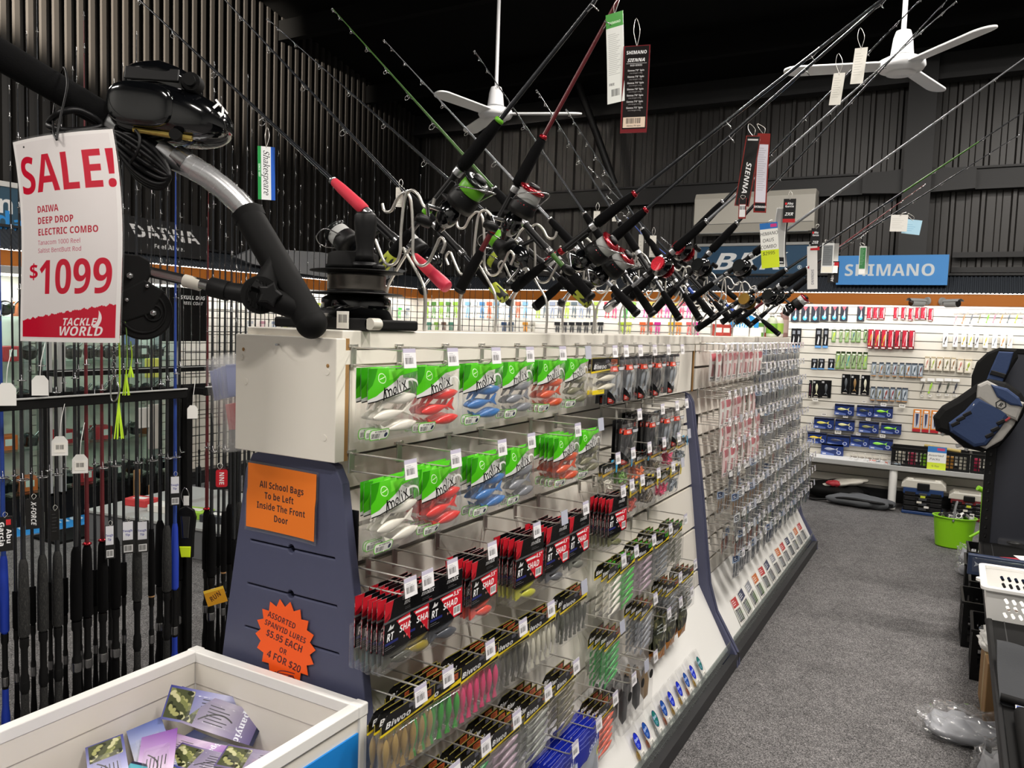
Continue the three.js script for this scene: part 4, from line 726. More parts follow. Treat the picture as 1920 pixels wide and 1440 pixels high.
  P.ledge = ['#b23a3a', '#3b3f58', '#8d8f96', '#c06a3a'].map((k) => print(90, 130, (c, w, h) => { fill(c, '#dcdad4', 0, 0, w, h); fill(c, k, 6, 6, w - 12, 40); fill(c, '#2b2c30', 10, 54, w - 20, 56); scribble(c, '#eee', 14, 16, 50, 3, 9, 3); for (let i = 0; i < 3; i++) fill(c, '#c9ccd0', 18 + i * 20, 60, 8, 44); }));
  for (let i = 0; i < 13; i++) {
    const k = i % 4, o = make('ledgecard' + k, () => { const t = G('lure_card'); obj('card', card(0.11, 0.15, P.ledge[k], 0.002).translate(0, 0.08, 0.002), ink(P.ledge[k]), t); obj('clear_cover', rb(0.09, 0.07, 0.014, 0.004, 0, 0.06, 0.01), M.clearStiff, t); return t; },
      [b.x - 0.002, b.y + 0.006, ZM - 0.32 - i * 0.165], 0, `${['red', 'navy', 'grey', 'rust'][k]} lure card leaning on the far ledge, ${nth(i)} from its near end`, 'lure card', 'lure cards on the far ledge');
    o.quaternion.setFromRotationMatrix(new THREE.Matrix4().makeBasis(V(0, 0, -1), V(-Math.cos(q), Math.sin(q), 0), V(Math.sin(q), Math.cos(q), 0))); o.rotateZ(rnd(-0.08, 0.08));
  }
}
// ================================================================ the far wall: rows of packs on the slats (measured on the wall's plane)
const ZW = WF + 0.06;
P.burst = print(70, 110, (c, w, h) => { fill(c, '#33353c', 0, 0, w, h); fill(c, '#d8dade', 0, 0, w, 3); poly(c, '#c9606a', [[14, 4], [56, 4], [35, 34]]); c.fillStyle = '#4cb4e6'; c.beginPath(); c.ellipse(34, 84, 18, 16, 0, 0, 7); c.fill(); poly(c, '#e9f4fa', [[28, 84], [40, 28], [46, 60], [44, 86]]); });
P.redBox = print(60, 130, (c, w, h) => { fill(c, '#6e1420', 0, 0, w, h); fill(c, '#b8283a', 6, 4, 36, h - 20); fill(c, '#e8e2de', 44, 10, 10, h - 30); fill(c, '#eadfd6', 6, h - 12, 40, 8); });
P.blueBox = print(150, 90, (c, w, h) => { fill(c, '#23356e', 0, 0, w, h); fill(c, '#15192c', 0, 0, w, 16); poly(c, '#5f74b4', [[0, 60], [90, 76], [90, h], [0, h]]); c.fillStyle = '#b9c4e4'; c.beginPath(); c.arc(120, 64, 15, 0, 7); c.fill(); c.fillStyle = '#3c4f96'; c.beginPath(); c.arc(120, 64, 10, 0, 7); c.fill(); fill(c, '#e6e9f2', 10, 74, 24, 8); });
P.blackFish = print(80, 140, (c, w, h) => { fill(c, '#0d0d0e', 0, 0, w, h); fill(c, '#bdbdbd', 6, 10, 18, 14); fill(c, '#d8cfc2', 14, h - 10, 40, 5); });
P.greyTube = print(60, 100, (c, w, h) => { fill(c, '#8f9aa4', 0, 0, w, h); fill(c, '#39434e', 0, 0, w, 12); fill(c, '#c7cfd6', 14, 20, 32, 60); fill(c, '#b98a5c', 0, h - 8, w, 8); });
P.beige = print(60, 110, (c, w, h) => { fill(c, '#dcd3c0', 0, 0, w, h); fill(c, '#b8a888', 0, 0, w, 12); fill(c, '#f1ece0', 12, 20, 36, 78); });
P.orangeCard = print(64, 130, (c, w, h) => { fill(c, '#e08a3a', 0, 0, w, h); fill(c, '#c8c6cc', 10, 22, 44, 84); fill(c, '#b42a34', 0, h - 18, w, 18); fill(c, '#fff', 14, 8, 36, 10); poly(c, '#3a4668', [[20, 26], [44, 26], [40, 80], [28, 104], [24, 70]]); });
P.greenCard = print(60, 120, (c, w, h) => { fill(c, '#6f8f4c', 0, 0, w, h); fill(c, '#2c3620', 0, 0, w, 14); fill(c, '#e4e8dc', 10, 16, 40, 10); fill(c, '#9fb88a', 8, 30, 44, 80); });
P.blackSlim = print(50, 120, (c, w, h) => { fill(c, '#17181b', 0, 0, w, h); fill(c, '#6ba6e0', 0, h - 14, w, 14); fill(c, '#85888e', 12, 14, 26, 22); poly(c, '#d6d6d6', [[16, 96], [26, 44], [34, 60], [28, 100]]); });
const wallKinds = {
  burst: [P.burst, 0, 'black card with blue splash'], redBox: [P.redBox, 0xc87a3c, 'dark red boxed lure', 1], red: [P.redBox, 0xe0505c, 'bright red lure pack'], clear: [P.white, 0, 'clear pack with slim lure'],
  green: [P.greenCard, 0xa6d235, 'green lure pack'], slim: [P.greenCard, 0xc6dc3a, 'slim green topped lure pack'], grey: [P.greyTube, 0x4c4a44, 'blue grey boxed lure', 1], beige: [P.beige, 0xb0764a, 'beige boxed lure', 1], fish: [P.blackFish, 0xd9d6c4, 'black card with pale fish lure'],
  slimBlack: [P.blackSlim, 0, 'slim black lure card'], orange: [P.orangeCard, 0, 'orange and red lure card'], small: [P.white, 0xd6c49a, 'small white boxed lure', 1], blue: [P.blueBox, 0x9fd22e, 'wide blue lure box', 1],
};
const lureHue = [0xd7a3a8, 0xc48a5c, 0x6c7378, 0x8d8a62, 0x7fdc2c, 0xc77f96, 0xb8904e, 0x5c666c, 0xb5da3a];
function wallPack(kind, x0, y0, x1, y1, hue, label, group) {
  const a = onZ(x0, (y0 + y1) / 2, ZW), b = onZ(x1, (y0 + y1) / 2, ZW), p = onZ((x0 + x1) / 2, y0, ZW), q = onZ((x0 + x1) / 2, y1, ZW);
  const w = Math.round(a.distanceTo(b) * 100) / 100, h = Math.round(p.distanceTo(q) * 100) / 100, [r, lh, , boxed] = wallKinds[kind], c = hue ?? lh;
  const d = boxed ? (kind === 'blue' ? 0.06 : 0.035) : 0.004;
  return make(`wall${kind}${w}_${h}_${c}`, () => {
    const t = G('lure_pack');
    if (kind === 'clear') { obj('blister', rb(w, h, 0.02, 0.006, 0, -h / 2, 0.008), M.clearStiff, t); obj('header_card', card(w, h * 0.16, P.white, 0.002).translate(0, -h * 0.08, 0.02), ink(P.white), t); obj('barcode_label', card(w * 0.5, h * 0.1, P.bar, 0.002).translate(0, -h * 0.93, 0.02), ink(P.bar), t); }
    else obj('box', place(rb(w, h, d, 0.002, 0, -h / 2, d / 2), r), ink(r, 'gloss'), t);
    if (kind !== 'clear' && kind !== 'blue') { const e = (kind === 'slim' ? [0.012, 0.03] : null); if (e) obj('hang_tab', card(w * 0.9, 0.02, P.bar, 0.002).translate(0, 0.01, 0.002), ink(P.bar), t); }
    if (c) obj('lure', kind === 'blue' ? tr(fish(w * 0.6, h * 0.16, 1), -w * 0.04, -h * 0.45, d, 0, Math.PI, 0) : tr(fish(h * (kind === 'fish' ? 0.62 : 0.6), Math.min(w * 0.2, 0.016), kind === 'fish' ? 1 : 0), 0, -h * 0.52, kind === 'clear' ? 0.01 : d, 0, 0, kind === 'fish' ? Math.PI / 2 : Math.PI / 2 - 0.2), soft(c), t);
    return t;
  }, [p.x, p.y, ZW + 0.006], 0, label, 'lure pack', group);
}
{
  const Fa = (x) => 1480 + x / 4.364, Fy = (y) => 480 + y / 4.364, Fb = (x) => 1490 + x / 8.473, Gy = (y) => 700 + y / 8.473, Fc = (x) => 1680 + x / 7.2, Hy = (y) => 700 + y / 7.2;
  const W = (fx, fy, kind, row, y0, y1, xs, hues, skip) => xs.forEach(([a, b, dy = 0], i) => wallPack(kind, fx(a), fy(y0 + dy), fx(b), fy(y1 + dy), hues?.[i % hues.length], `${wallKinds[kind][2]}, ${nth(i)} from left, ${row}, far wall`, `${wallKinds[kind][2]}s on the far wall`));
  W(Fa, Fy, 'burst', 'top row', 410, 535, [[20, 85], [100, 170], [185, 250], [260, 325], [345, 405], [420, 485], [560, 620]]);
  W(Fa, Fy, 'red', 'top row', 420, 522, [[640, 682], [690, 735], [740, 788], [857, 893], [920, 955], [980, 1015, 8], [1035, 1070], [1080, 1124], [1142, 1180, 10]]);
  W(Fa, Fy, 'clear', 'top row', 448, 575, [[1347, 1385], [1410, 1450], [1475, 1512], [1540, 1580], [1605, 1650], [1662, 1702], [1720, 1762], [1780, 1818], [1840, 1885], [1900, 1940]], lureHue);
  W(Fa, Fy, 'slimBlack', 'second row', 592, 752, [[22, 60], [62, 100], [220, 268], [280, 326]]);
  W(Fa, Fy, 'slim', 'second row', 600, 705, [[352, 384], [412, 440], [458, 494], [512, 546], [552, 588], [612, 640]], [0xc6dc3a, 0x7a7a5a, 0x8fa03c, 0x4c6478, 0x8d9078, 0x2c2e2a]);
  W(Fa, Fy, 'redBox', 'second row', 600, 755, [[650, 695], [705, 750, 3], [760, 805, 4], [815, 860, 6], [870, 915, 8], [930, 975, 9], [985, 1030, 10]], [0xc88a3c, 0xb89a4a, 0xc9a23c, 0xd8505c, 0x6a1420, 0xd0707a, 0x983040]);
  W(Fa, Fy, 'small', 'second row', 632, 748, [[1260, 1300], [1342, 1385], [1410, 1450], [1465, 1505, 2], [1520, 1555, 6], [1590, 1630, 6], [1662, 1704, 8], [1730, 1770, 10], [1786, 1830, 10]], [0x4c4440, 0x8c8088, 0xc9b43a, 0xcfd03a, 0x3c3034, 0xd8c860, 0x9aa0a4, 0xd8a060, 0xc8b8a8]);
  W(Fa, Fy, 'slimBlack', 'third row', 840, 930, [[185, 232], [242, 290], [322, 372]]);
  W(Fa, Fy, 'green', 'third row', 780, 922, [[385, 420], [425, 460], [470, 505, 3], [515, 550, 3], [560, 600, 5], [610, 642, 6]], [0xb0c83a, 0x5c6a5c, 0x4ca0a4, 0x3c4434, 0x6c7c34, 0xa6d235]);
  W(Fa, Fy, 'grey', 'third row', 866, 985, [[680, 716], [740, 776, 2], [795, 830, 3], [850, 888, 4], [905, 945, 6], [957, 1000, 8], [1007, 1050, 10], [1060, 1098, 12]], [0x8a8c78, 0x9a6a3c, 0x4c5a64, 0x6a3c3c]);
  W(Fa, Fy, 'beige', 'third row', 822, 935, [[1110, 1152], [1160, 1202, 2], [1212, 1256, 4], [1270, 1316, 6], [1325, 1366, 8], [1380, 1428, 18], [1440, 1496, 22]], [0xc88a7a, 0xa6b84a, 0xa8703c, 0x7c7850, 0x8c6c44]);
  W(Fb, Gy, 'fish', 'fourth row', 108, 380, [[232, 286], [296, 424], [430, 588]], [0x6a2a4a, 0xd9d6b4, 0x5c6064]);
  W(Fb, Gy, 'fish', 'fourth row right group', 12, 325, [[762, 890], [900, 1036, 8], [1062, 1204, 14]], [0x5c6064, 0xa07c4c, 0xe0dcc4]);
  W(Fb, Gy, 'grey', 'fourth row', 205, 425, [[1215, 1292], [1322, 1402, 4], [1418, 1505, 8], [1525, 1605, 12], [1632, 1702, 16], [1716, 1804, 22]], [0x4c4c44, 0x7a744c, 0x8a3c34, 0x8c2c34, 0x8a8444, 0x4c5a64]);
  W(Fc, Hy, 'clear', 'fourth row', 66, 312, [[332, 402], [428, 520], [545, 640], [658, 752], [768, 858, 6]], [0x3c3830, 0xa6e02c, 0x2c2c2c, 0x3c4434, 0x2c3040]);
  W(Fc, Hy, 'orange', 'fifth row', 484, 790, [[242, 344], [362, 464, 8], [482, 588, 16], [622, 720, 26]]);
  W(Fb, Gy, 'blue', 'upper row of blue boxes', 500, 672, [[650, 960, -14], [1000, 1264, 6], [1272, 1570, 18]], [0xcfcf8c, 0x3c4438, 0x8fdc2c]);
  W(Fb, Gy, 'blue', 'middle row of blue boxes', 700, 868, [[325, 640], [660, 970, 30], [1035, 1350, 62], [1380, 1708, 92]], [0xd8d060, 0xe0dc9c, 0x8c8c50, 0x8fdc2c]);
  W(Fb, Gy, 'blue', 'lower row of blue boxes', 940, 1112, [[215, 520, -8], [530, 890, 36], [902, 1195, 40], [1200, 1570, 90]], [0xe8c820, 0x30344c, 0x4c5a54, 0x8fe04c]);
  W(Fb, Gy, 'blue', 'shelf below the blue boxes', 1108, 1292, [[440, 790]], [0x9aa0b4]);
  // price tags clipped on the slats
  [[0, 285, 398, 372, 436], [0, 770, 655, 846, 712], [0, 430, 640, 505, 670], [0, 1130, 706, 1206, 754], [0, 640, 905, 738, 962], [0, 330, 888, 400, 938], [0, 975, 942, 1046, 990], [0, 1350, 968, 1440, 1024], [0, 1480, 700, 1558, 738], [0, 1660, 500, 1756, 534], [0, 1366, 472, 1456, 522], [0, 1072, 436, 1134, 470]].forEach(([, a, y0, b, y1], i) => {
    const p = onZ(Fb((a + b) / 2), Gy((y0 + y1) / 2), ZW + 0.05), w = onZ(Fb(a), Gy(y0), ZW).distanceTo(onZ(Fb(b), Gy(y0), ZW));
    tag(obj('price_ticket', card(w, w * 0.62, P.bar, 0.003), ink(P.bar)), `white price ticket, ${nth(i)} of those among the blue lure boxes on the far wall`, 'price tag', 'price tickets on the far wall').position.copy(p);
  });
  // wire hooks of the wall, one above each row's packs
  // packs seen over the gondola, on the left part of the far wall
  const runs = [[795, 868, 'moss green', [0x9bd02c, 0x4c8a2c]], [872, 1000, 'sky', [0x8cc4ea, 0xd8e6f0, 0x4a90c8, 0xe86a3c]], [1004, 1130, 'lime', [0xb8d83a, 0x5a6a70, 0x9aa4b8, 0x4c5058]], [1134, 1166, 'red', [0xe0364c, 0xd03a70]], [1168, 1204, 'green', [0x4cb04a, 0x9ad83c]], [1206, 1318, 'pink', [0xe85aa0, 0xf0c83a, 0xe84a6a]]];
  const runs2 = [[800, 862, 'teal', [0x4c8a70, 0x84b03c, 0x6a4c3a]], [940, 976, 'navy', [0x2c4a70, 0x33506a]], [980, 1012, 'amber', [0xe8a03a, 0xd8d2c0]], [1040, 1134, 'black', [0x1c1c20, 0x26262c]], [1160, 1196, 'lime', [0xb8d83a, 0xd8dc60]], [1200, 1226, 'orange', [0xf0703a, 0xe84a3a]], [1228, 1252, 'magenta', [0xd82a90, 0xc82a70]], [1254, 1286, 'yellow', [0xf0c820, 0xf09030]], [1288, 1318, 'coral', [0xf06a6a, 0xe84aa0]]];
  const fillRow = (list, y0, y1, row) => { for (const [a, b, n, hs] of list) { let k = 0; for (let x = a; x + 11 <= b; x += 13.5) {
    const hue = hs[k % hs.length], p = onZ(x + 5.5, y0, ZW), w = 0.075, h = Math.round(p.distanceTo(onZ(x + 5.5, y1, ZW)) * 100) / 100;
    make(`bait${hue}_${h}`, () => { const t = G('bait_pack'); obj('pouch', pouch(w, h, 0.016, hue % 7, 4), M.clear, t); obj('header_card', card(w, h * 0.2, P.white, 0.003).translate(0, -h * 0.1, 0.009), col(new THREE.Color(hue).multiplyScalar(0.6).getHex(), 0.4), t); obj('soft_bait', [tr(fish(h * 0.62, 0.014, 0), -0.016, -h * 0.55, 0, 0, 0, 1.5), tr(fish(h * 0.62, 0.014, 0), 0.016, -h * 0.57, 0, 0, 0, 1.6)], soft(hue), t); return t; },
      [p.x, p.y, ZW], 0, `${n} soft bait pack, ${nth(k++)} of its colour, ${row} row beyond the rod stands`, 'bait pack', `${n} bait packs in the ${row} row beyond the rod stands`); } } };
  fillRow(runs, 566, 600, 'upper'); fillRow(runs2, 604, 632, 'lower');
  // the same on the left wall, seen between the standing rods
  for (const [y, row, h] of [[1.80, 'top', 0.15], [1.58, 'second', 0.15], [1.36, 'third', 0.15]]) for (let i = 0; i < 17; i++) {
    const hue = [0xd8dce0, 0x9aa8c0, 0xc8ccd0, 0x4ccc4a, 0xc8d83a, 0xd89aa8, 0x8c94a0][(i * 3 + (row === 'second' ? 2 : 0)) % 7];
    make(`bait${hue}_${h}`, () => { const t = G('bait_pack'), w = 0.075; obj('pouch', pouch(w, h, 0.016, hue % 7, 4), M.clear, t); obj('header_card', card(w, h * 0.2, P.white, 0.003).translate(0, -h * 0.1, 0.009), col(new THREE.Color(hue).multiplyScalar(0.6).getHex(), 0.4), t); obj('soft_bait', [tr(fish(h * 0.62, 0.014, 0), -0.016, -h * 0.55, 0, 0, 0, 1.5), tr(fish(h * 0.62, 0.014, 0), 0.016, -h * 0.57, 0, 0, 0, 1.6)], soft(hue), t); return t; },
      [WL + 0.08, y, -5.75 - i * 0.165], AISLE, `soft bait pack on the left wall, ${nth(i)} from the near end of the ${row} row`, 'bait pack', 'bait packs on the left wall behind the rods');
  }
}
// ================================================================ signs, fans, air conditioner, cameras on the far wall
function board(name, label, a, b, z, draw, W, H, frame, fm, lean = 0) {
  const p = onZ(a[0], a[1], z), q = onZ(b[0], b[1], z), w = q.x - p.x, h = p.y - q.y, r = print(W, H, draw, 1);
  const t = thing(name, label, 'sign', [(p.x + q.x) / 2, (p.y + q.y) / 2, z]); t.rotation.x = lean;
  obj('panel', card(w, h, r, 0.03), ink(r), t);
  if (frame) for (const [fw, fh, x, y] of [[w, frame, 0, h / 2 - frame / 2], [w, frame, 0, -h / 2 + frame / 2], [frame, h, -w / 2 + frame / 2, 0], [frame, h, w / 2 - frame / 2, 0]]) obj('frame', rb(fw, fh, 0.045, 0.004, x, y, 0.004), fm, t);
  return t;
}
board('brand_sign', 'dark blue sign with white letters and pale frame under the air conditioner', [1304, 458], [1519, 527], WF + 0.1, (c, w, h) => { fill(c, '#1f4a6a', 0, 0, w, h); text(c, 'BKK', 210, 72, 92, '#f4f6f6', { skew: 0.45, sx: 1.5 }); text(c, '®', 400, 96, 22, '#e6eef2'); }, 440, 148, 0.03, M.greyLight);
board('brand_sign', 'bright blue sign with pale block letters above the far awning', [1571, 480], [1776, 535], WF + 0.31, (c, w, h) => { fill(c, '#3e8fd8', 0, 0, w, h); text(c, 'SHIMANO', w / 2 - 8, h / 2, 68, '#d6dde2', { sx: 1.12 }); }, 440, 124, 0, 0, -0.05);
{
  const z = WF + 0.2, p = onZ(1306, 368, z), q = onZ(1528, 432, z), w = q.x - p.x, h = p.y - q.y - 0.0, t = thing('air_conditioner', 'cream split air conditioner mounted high on the black far wall', 'air conditioner', [(p.x + q.x) / 2, (p.y + q.y) / 2, z - 0.04]);
  obj('casing', ext([[-0.09, -h / 2], [0.06, -h / 2 + 0.01], [0.1, -h / 2 + 0.09], [0.1, h / 2 - 0.05], [0.07, h / 2], [-0.09, h / 2]], w, 0.012).rotateY(-Math.PI / 2), M.offWhite, t);
  obj('front_seam', bx(w * 0.98, 0.004, 0.004, 0, -h / 2 + 0.085, 0.112), M.grey, t); obj('outlet_vane', rb(w * 0.9, 0.008, 0.06, 0.003, 0, -h / 2 - 0.004, 0.04), M.greyLight, t);
}
for (const [i, [px, py, d]] of [[1733, 566, 1], [1772, 567, -1]].entries()) {
  const p = onZ(px, py, WF + 0.4), t = thing('security_camera', `${i ? 'right' : 'left'} grey bullet camera on the orange fascia, turned ${i ? 'right' : 'left'}`, 'camera', [p.x, p.y, WF + 0.37], d > 0 ? -0.8 : 0.8);
  obj('wall_plate', cy(0.035, 0.038, 0.02, 20).rotateX(Math.PI / 2).translate(0, 0.01, -0.03), M.greyLight, t); obj('arm', bar(V(0, 0.01, -0.02), V(0, -0.01, 0.06), 0.012), M.greyLight, t);
  obj('body', cy(0.034, 0.034, 0.13, 24).rotateX(Math.PI / 2).translate(0, -0.012, 0.08), M.greyLight, t); obj('sun_shield', new THREE.CylinderGeometry(0.039, 0.039, 0.17, 24, 1, true, Math.PI * 0.62, Math.PI * 0.76).rotateX(Math.PI / 2).translate(0, -0.008, 0.09), col(0xb0b0ae, 0.5, { side: 2 }), t); obj('lens', cy(0.03, 0.03, 0.006, 24).rotateX(Math.PI / 2).translate(0, -0.012, 0.147), M.blackGloss, t);
}
function fanAt(x, y, z, turn, label) {
  return make('fan', () => {
    const t = G('ceiling_fan');
    obj('down_rod', cy(0.014, 0.014, 2.0, 12, 0, 1.17, 0), M.fan, t); obj('canopy', lathe([[0.016, 0.2], [0.04, 0.19], [0.052, 0.15], [0.062, 0.06], [0.066, 0.045], [0.0005, 0.045]], 28), M.fan, t);
    obj('motor', lathe([[0.0005, 0.04], [0.09, 0.038], [0.125, 0.02], [0.13, -0.01], [0.118, -0.03], [0.085, -0.04], [0.08, -0.052], [0.0005, -0.056]], 40), M.fan, t);
    for (let k = 0; k < 3; k++) {
      const s = new THREE.Shape(); s.moveTo(0.1, -0.05); s.lineTo(0.57, -0.062); s.quadraticCurveTo(0.645, -0.05, 0.645, 0.0); s.quadraticCurveTo(0.645, 0.045, 0.57, 0.05); s.lineTo(0.1, 0.05); s.closePath();
      const g = new THREE.ExtrudeGeometry(s, { depth: 0.006, bevelEnabled: true, bevelSize: 0.003, bevelThickness: 0.003, bevelSegments: 2, curveSegments: 10 }).rotateX(-Math.PI / 2 + 0.17);
      obj('blade', g.translate(0, -0.005, 0).rotateY(k * 2 * Math.PI / 3), M.fan, t);
    }
    return t;
  }, [x, y, z], turn, label, 'fan', 'ceiling fans');
}
{
  const a = onY(929, 213, 3.2), b = onY(1690, 122, 3.2);
  fanAt(a.x, a.y, a.z, 0.38, 'white three bladed ceiling fan above the near half of the gondola');
  fanAt(b.x, b.y, b.z, 1.29, 'white three bladed ceiling fan in front of the far column');
}
// ================================================================ the shelf along the far wall and what stands on and under it
{
  const zf = -8.28, y = 0.41;
  const s = thing('wall_shelf', 'long white shelf board running along the foot of the far slatted wall', 'shelf', [-1.4, 0, 0]);
  obj('board', rb(6.6, 0.035, Math.abs(zf - WF) - 0.06, 0.004, 0, y - 0.012, (zf + WF) / 2 + 0.03), M.whiteBright, s); obj('front_edge', rb(6.6, 0.045, 0.02, 0.004, 0, y - 0.01, zf + 0.01), M.greyLight, s);
  const pv = onZ(1675, 880, zf + 0.03);
  const t = thing('white_post', 'white plastic pipe post holding up the front of the far shelf', 'post', [pv.x, 0, zf - 0.03]);
  obj('pipe', cy(0.036, 0.036, y - 0.03, 20, 0, (y - 0.03) / 2, 0), M.whiteBright, t);
  // black crates on the shelf
  function crate(w, h, d) {
    const t2 = G('plastic_crate'), side = (L, H, nx, ny) => { const holes = []; for (let i = 0; i < nx; i++) for (let j = 0; j < ny; j++) holes.push(roundedPath(L * 0.62 / nx, H * 0.56 / ny, 0.002, (i - (nx - 1) / 2) * L * 0.88 / nx, H * 0.48 + (j - (ny - 1) / 2) * H * 0.74 / ny, THREE.Path)); return ext([[-L / 2, 0], [L / 2, 0], [L / 2, H], [-L / 2, H]], 0.006, 0, holes); };
    for (const s2 of [-1, 1]) { obj('side', side(w, h, 8, 4).translate(0, 0, s2 * (d / 2 - 0.003)), M.black, t2); obj('side', side(d - 0.012, h, 6, 4).rotateY(Math.PI / 2).translate(s2 * (w / 2 - 0.003), 0, 0), M.black, t2); }
    obj('floor', bx(w, 0.006, d, 0, 0.003, 0), M.black, t2);
    const o = roundedPath(w + 0.016, d + 0.016, 0.012), i = roundedPath(w - 0.01, d - 0.01, 0.01, 0, 0, THREE.Path); o.holes.push(i);
    obj('rim', new THREE.ExtrudeGeometry(o, { depth: 0.012, bevelEnabled: false }).rotateX(-Math.PI / 2).translate(0, h - 0.006, 0), M.black, t2);
    return t2;
  }
  globalThis.crateOf = crate;
  const cr = onZ(1760, 868, zf - 0.1);
  [[-0.24, 0], [0.09, 0.02], [0.42, 0]].forEach(([dx], i) => make('crateS', () => crate(0.32, 0.17, 0.24), [cr.x + dx, y + 0.006, zf - 0.17], 0, `black plastic crate on the far shelf, ${nth(i)} from the left`, 'crate', 'black crates on the far shelf'));
  for (let i = 0; i < 9; i++) { const hue = [0xd8d2c0, 0xc83a5c, 0x8fd03a, 0xe8e4d8, 0xe0a04a][i % 5]; make('inpack' + hue, () => { const q = G('lure_pack'); obj('card', rb(0.06, 0.12, 0.012, 0.003, 0, 0.06, 0), col(hue, 0.35), q); return q; }, [cr.x - 0.33 + i * 0.105, y + 0.014, zf - 0.15 + (i % 3) * 0.03], 0.3 * (i % 3 - 1), `lure pack standing in the black shelf crates, ${nth(i)} from the left`, 'lure pack', 'lure packs in the shelf crates'); }
  const hr = print(100, 190, (c, w, h) => { fill(c, '#f0f0ec', 0, 0, w, h); fill(c, '#3b7fc8', 0, 0, w, 46); fill(c, '#c84a7a', 50, 10, 40, 20); fill(c, '#d6e83a', 0, h - 66, w, 66); text(c, 'Assorted', 46, 68, 20, '#222', { weight: 'normal', skew: 0.2 }); text(c, 'Packs', 40, 98, 22, '#222', { weight: 'normal', skew: 0.2 }); text(c, '5 for', 46, 150, 20, '#555', { weight: 'normal' }); }, 1);
  const p0 = onZ(1756, 862, zf + 0.02); tag(obj('hand_sign', bend(card(0.155, 0.23, hr, 0.002, 2, 8), (v) => { v.z += 0.3 * v.y * v.y; }), ink(hr)), 'blue, white and yellow handwritten sign hanging on the black shelf crates', 'sign').position.set(p0.x, p0.y, zf - 0.03);
  const sk = onZ(1760, 842, zf - 0.1); tag(obj('bamboo_stick', bar(V(sk.x - 0.12, y + 0.215, zf - 0.12), V(sk.x + 0.18, y + 0.19, zf - 0.08), 0.012, 0.016, 8), col(0xb09a58, 0.6)), 'pale brown stick lying across the black shelf crates', 'stick');
  // clear trays and oddments on the shelf
  for (let i = 0; i < 5; i++) { const p = onZ(1600 + i * 14, 858, zf - 0.1); make('shelftray', () => { const q = G('lure_tray'); obj('tray', rb(0.085, 0.07, 0.05, 0.006, 0, 0.036, 0), M.clearStiff, q); obj('lure', tr(fish(0.06, 0.012), 0, 0.03, 0), soft(0x8c8478), q); return q; }, [p.x, y + 0.006, zf - 0.14], 0.1 * (i % 2), `small clear lure tray on the far shelf, ${nth(i)} from the left`, 'tray', 'clear trays on the far shelf'); }
  for (let i = 0; i < 4; i++) { const p = onZ(1636 + i * 16, 866, zf - 0.06); make('shelfbag' + i % 2, () => { const q = G('lure_bag'); obj('pouch', pouch(0.1, 0.07, 0.03, i + 2, 6).rotateX(-Math.PI / 2).translate(0, 0.012, 0), M.clear, q); obj('lure', tr(fish(0.06, 0.01), 0, 0.012, -0.03), soft([0xc85a3a, 0x7c8a94][i % 2]), q); return q; }, [p.x, y + 0.012, zf - 0.06], i, `small clear bag lying at the front of the far shelf, ${nth(i)} from the left`, 'lure bag', 'small bags on the far shelf'); }
  // tackle boxes under it
  function tackle(pos, label, hue, w, h) {
    const t2 = thing('tackle_box', label, 'tackle box', pos), d = 0.24;
    obj('base', rb(w, 0.03, d, 0.008, 0, 0.015, 0), col(hue, 0.4), t2); obj('frame', [rb(w * 0.98, h * 0.2, d * 0.98, 0.01, 0, h * 0.66, 0)], col(hue, 0.4), t2);
    for (let k = 0; k < 4; k++) { const dr = obj('drawer', rb(w * 0.94, h * 0.125, d * 0.95, 0.006, 0, 0.03 + h * (0.075 + 0.138 * k), 0), M.black, t2); obj('latch', rb(w * 0.2, h * 0.07, 0.012, 0.004, 0, 0.03 + h * (0.075 + 0.138 * k), d / 2), col(0x3a3c40, 0.3), dr); for (const s2 of [-1, 1]) obj('window', rb(w * 0.26, h * 0.1, 0.006, 0.003, s2 * w * 0.31, 0.03 + h * (0.075 + 0.138 * k), d / 2 - 0.002), M.blackGloss, dr); }
    obj('lid', [ext([[-w * 0.52, h * 0.76], [w * 0.52, h * 0.76], [w * 0.51, h * 0.84], [w * 0.42, h * 0.94], [-w * 0.42, h * 0.94], [-w * 0.51, h * 0.84]], d, 0.008)], M.offWhite, t2);
    for (const s2 of [-1, 1]) obj('lid_latch', rb(w * 0.16, h * 0.06, 0.05, 0.008, s2 * w * 0.33, h * 0.96, 0.04), M.offWhite, t2);
    obj('handle', [rb(w * 0.3, h * 0.2, 0.03, 0.008, 0, h * 0.8, d / 2 + 0.004)], M.black, t2);
    for (const [x, yy, c] of [[0.0, 0.52, 0xc8d23a], [-0.04, 0.36, 0xd8d4c8], [0.05, 0.24, 0xe0ded8]]) obj('sticker', rb(w * 0.12, 0.02, 0.004, 0.001, x * w * 2, h * yy, d / 2 + 0.008), col(c), t2);
  }
  const tb = onY(1728, 965, 0), tc = onY(1800, 974, 0);
  tackle([tb.x, 0, -8.3], 'larger tackle box, blue frame and white lid, under the far shelf', 0x1f3a6a, 0.34, 0.33);
  tackle([tc.x + 0.06, 0, -8.32], 'smaller tackle box, dark red frame and white lid, beside the upright', 0x6a1a20, 0.3, 0.25);
  // soft bags lying under the shelf
  const g1 = onY(1570, 930, 0), g2 = onY(1630, 945, 0), g0 = onY(1530, 905, 0);
  const lump = (rx, ry, rz, k) => warp(new THREE.SphereGeometry(1, 28, 16), (v) => { const n = 1 + 0.13 * Math.sin(5 * v.x + k) * Math.cos(4 * v.z + k) + 0.08 * Math.sin(9 * v.x - 7 * v.z); v.x *= rx * n; v.z *= rz * n; v.y = Math.max(-0.9, v.y) * ry * n; });
  const gb = thing('kit_bag', 'folded black, white and red bag lying under the far shelf', 'bag', [g1.x, 0.1, -8.42]);
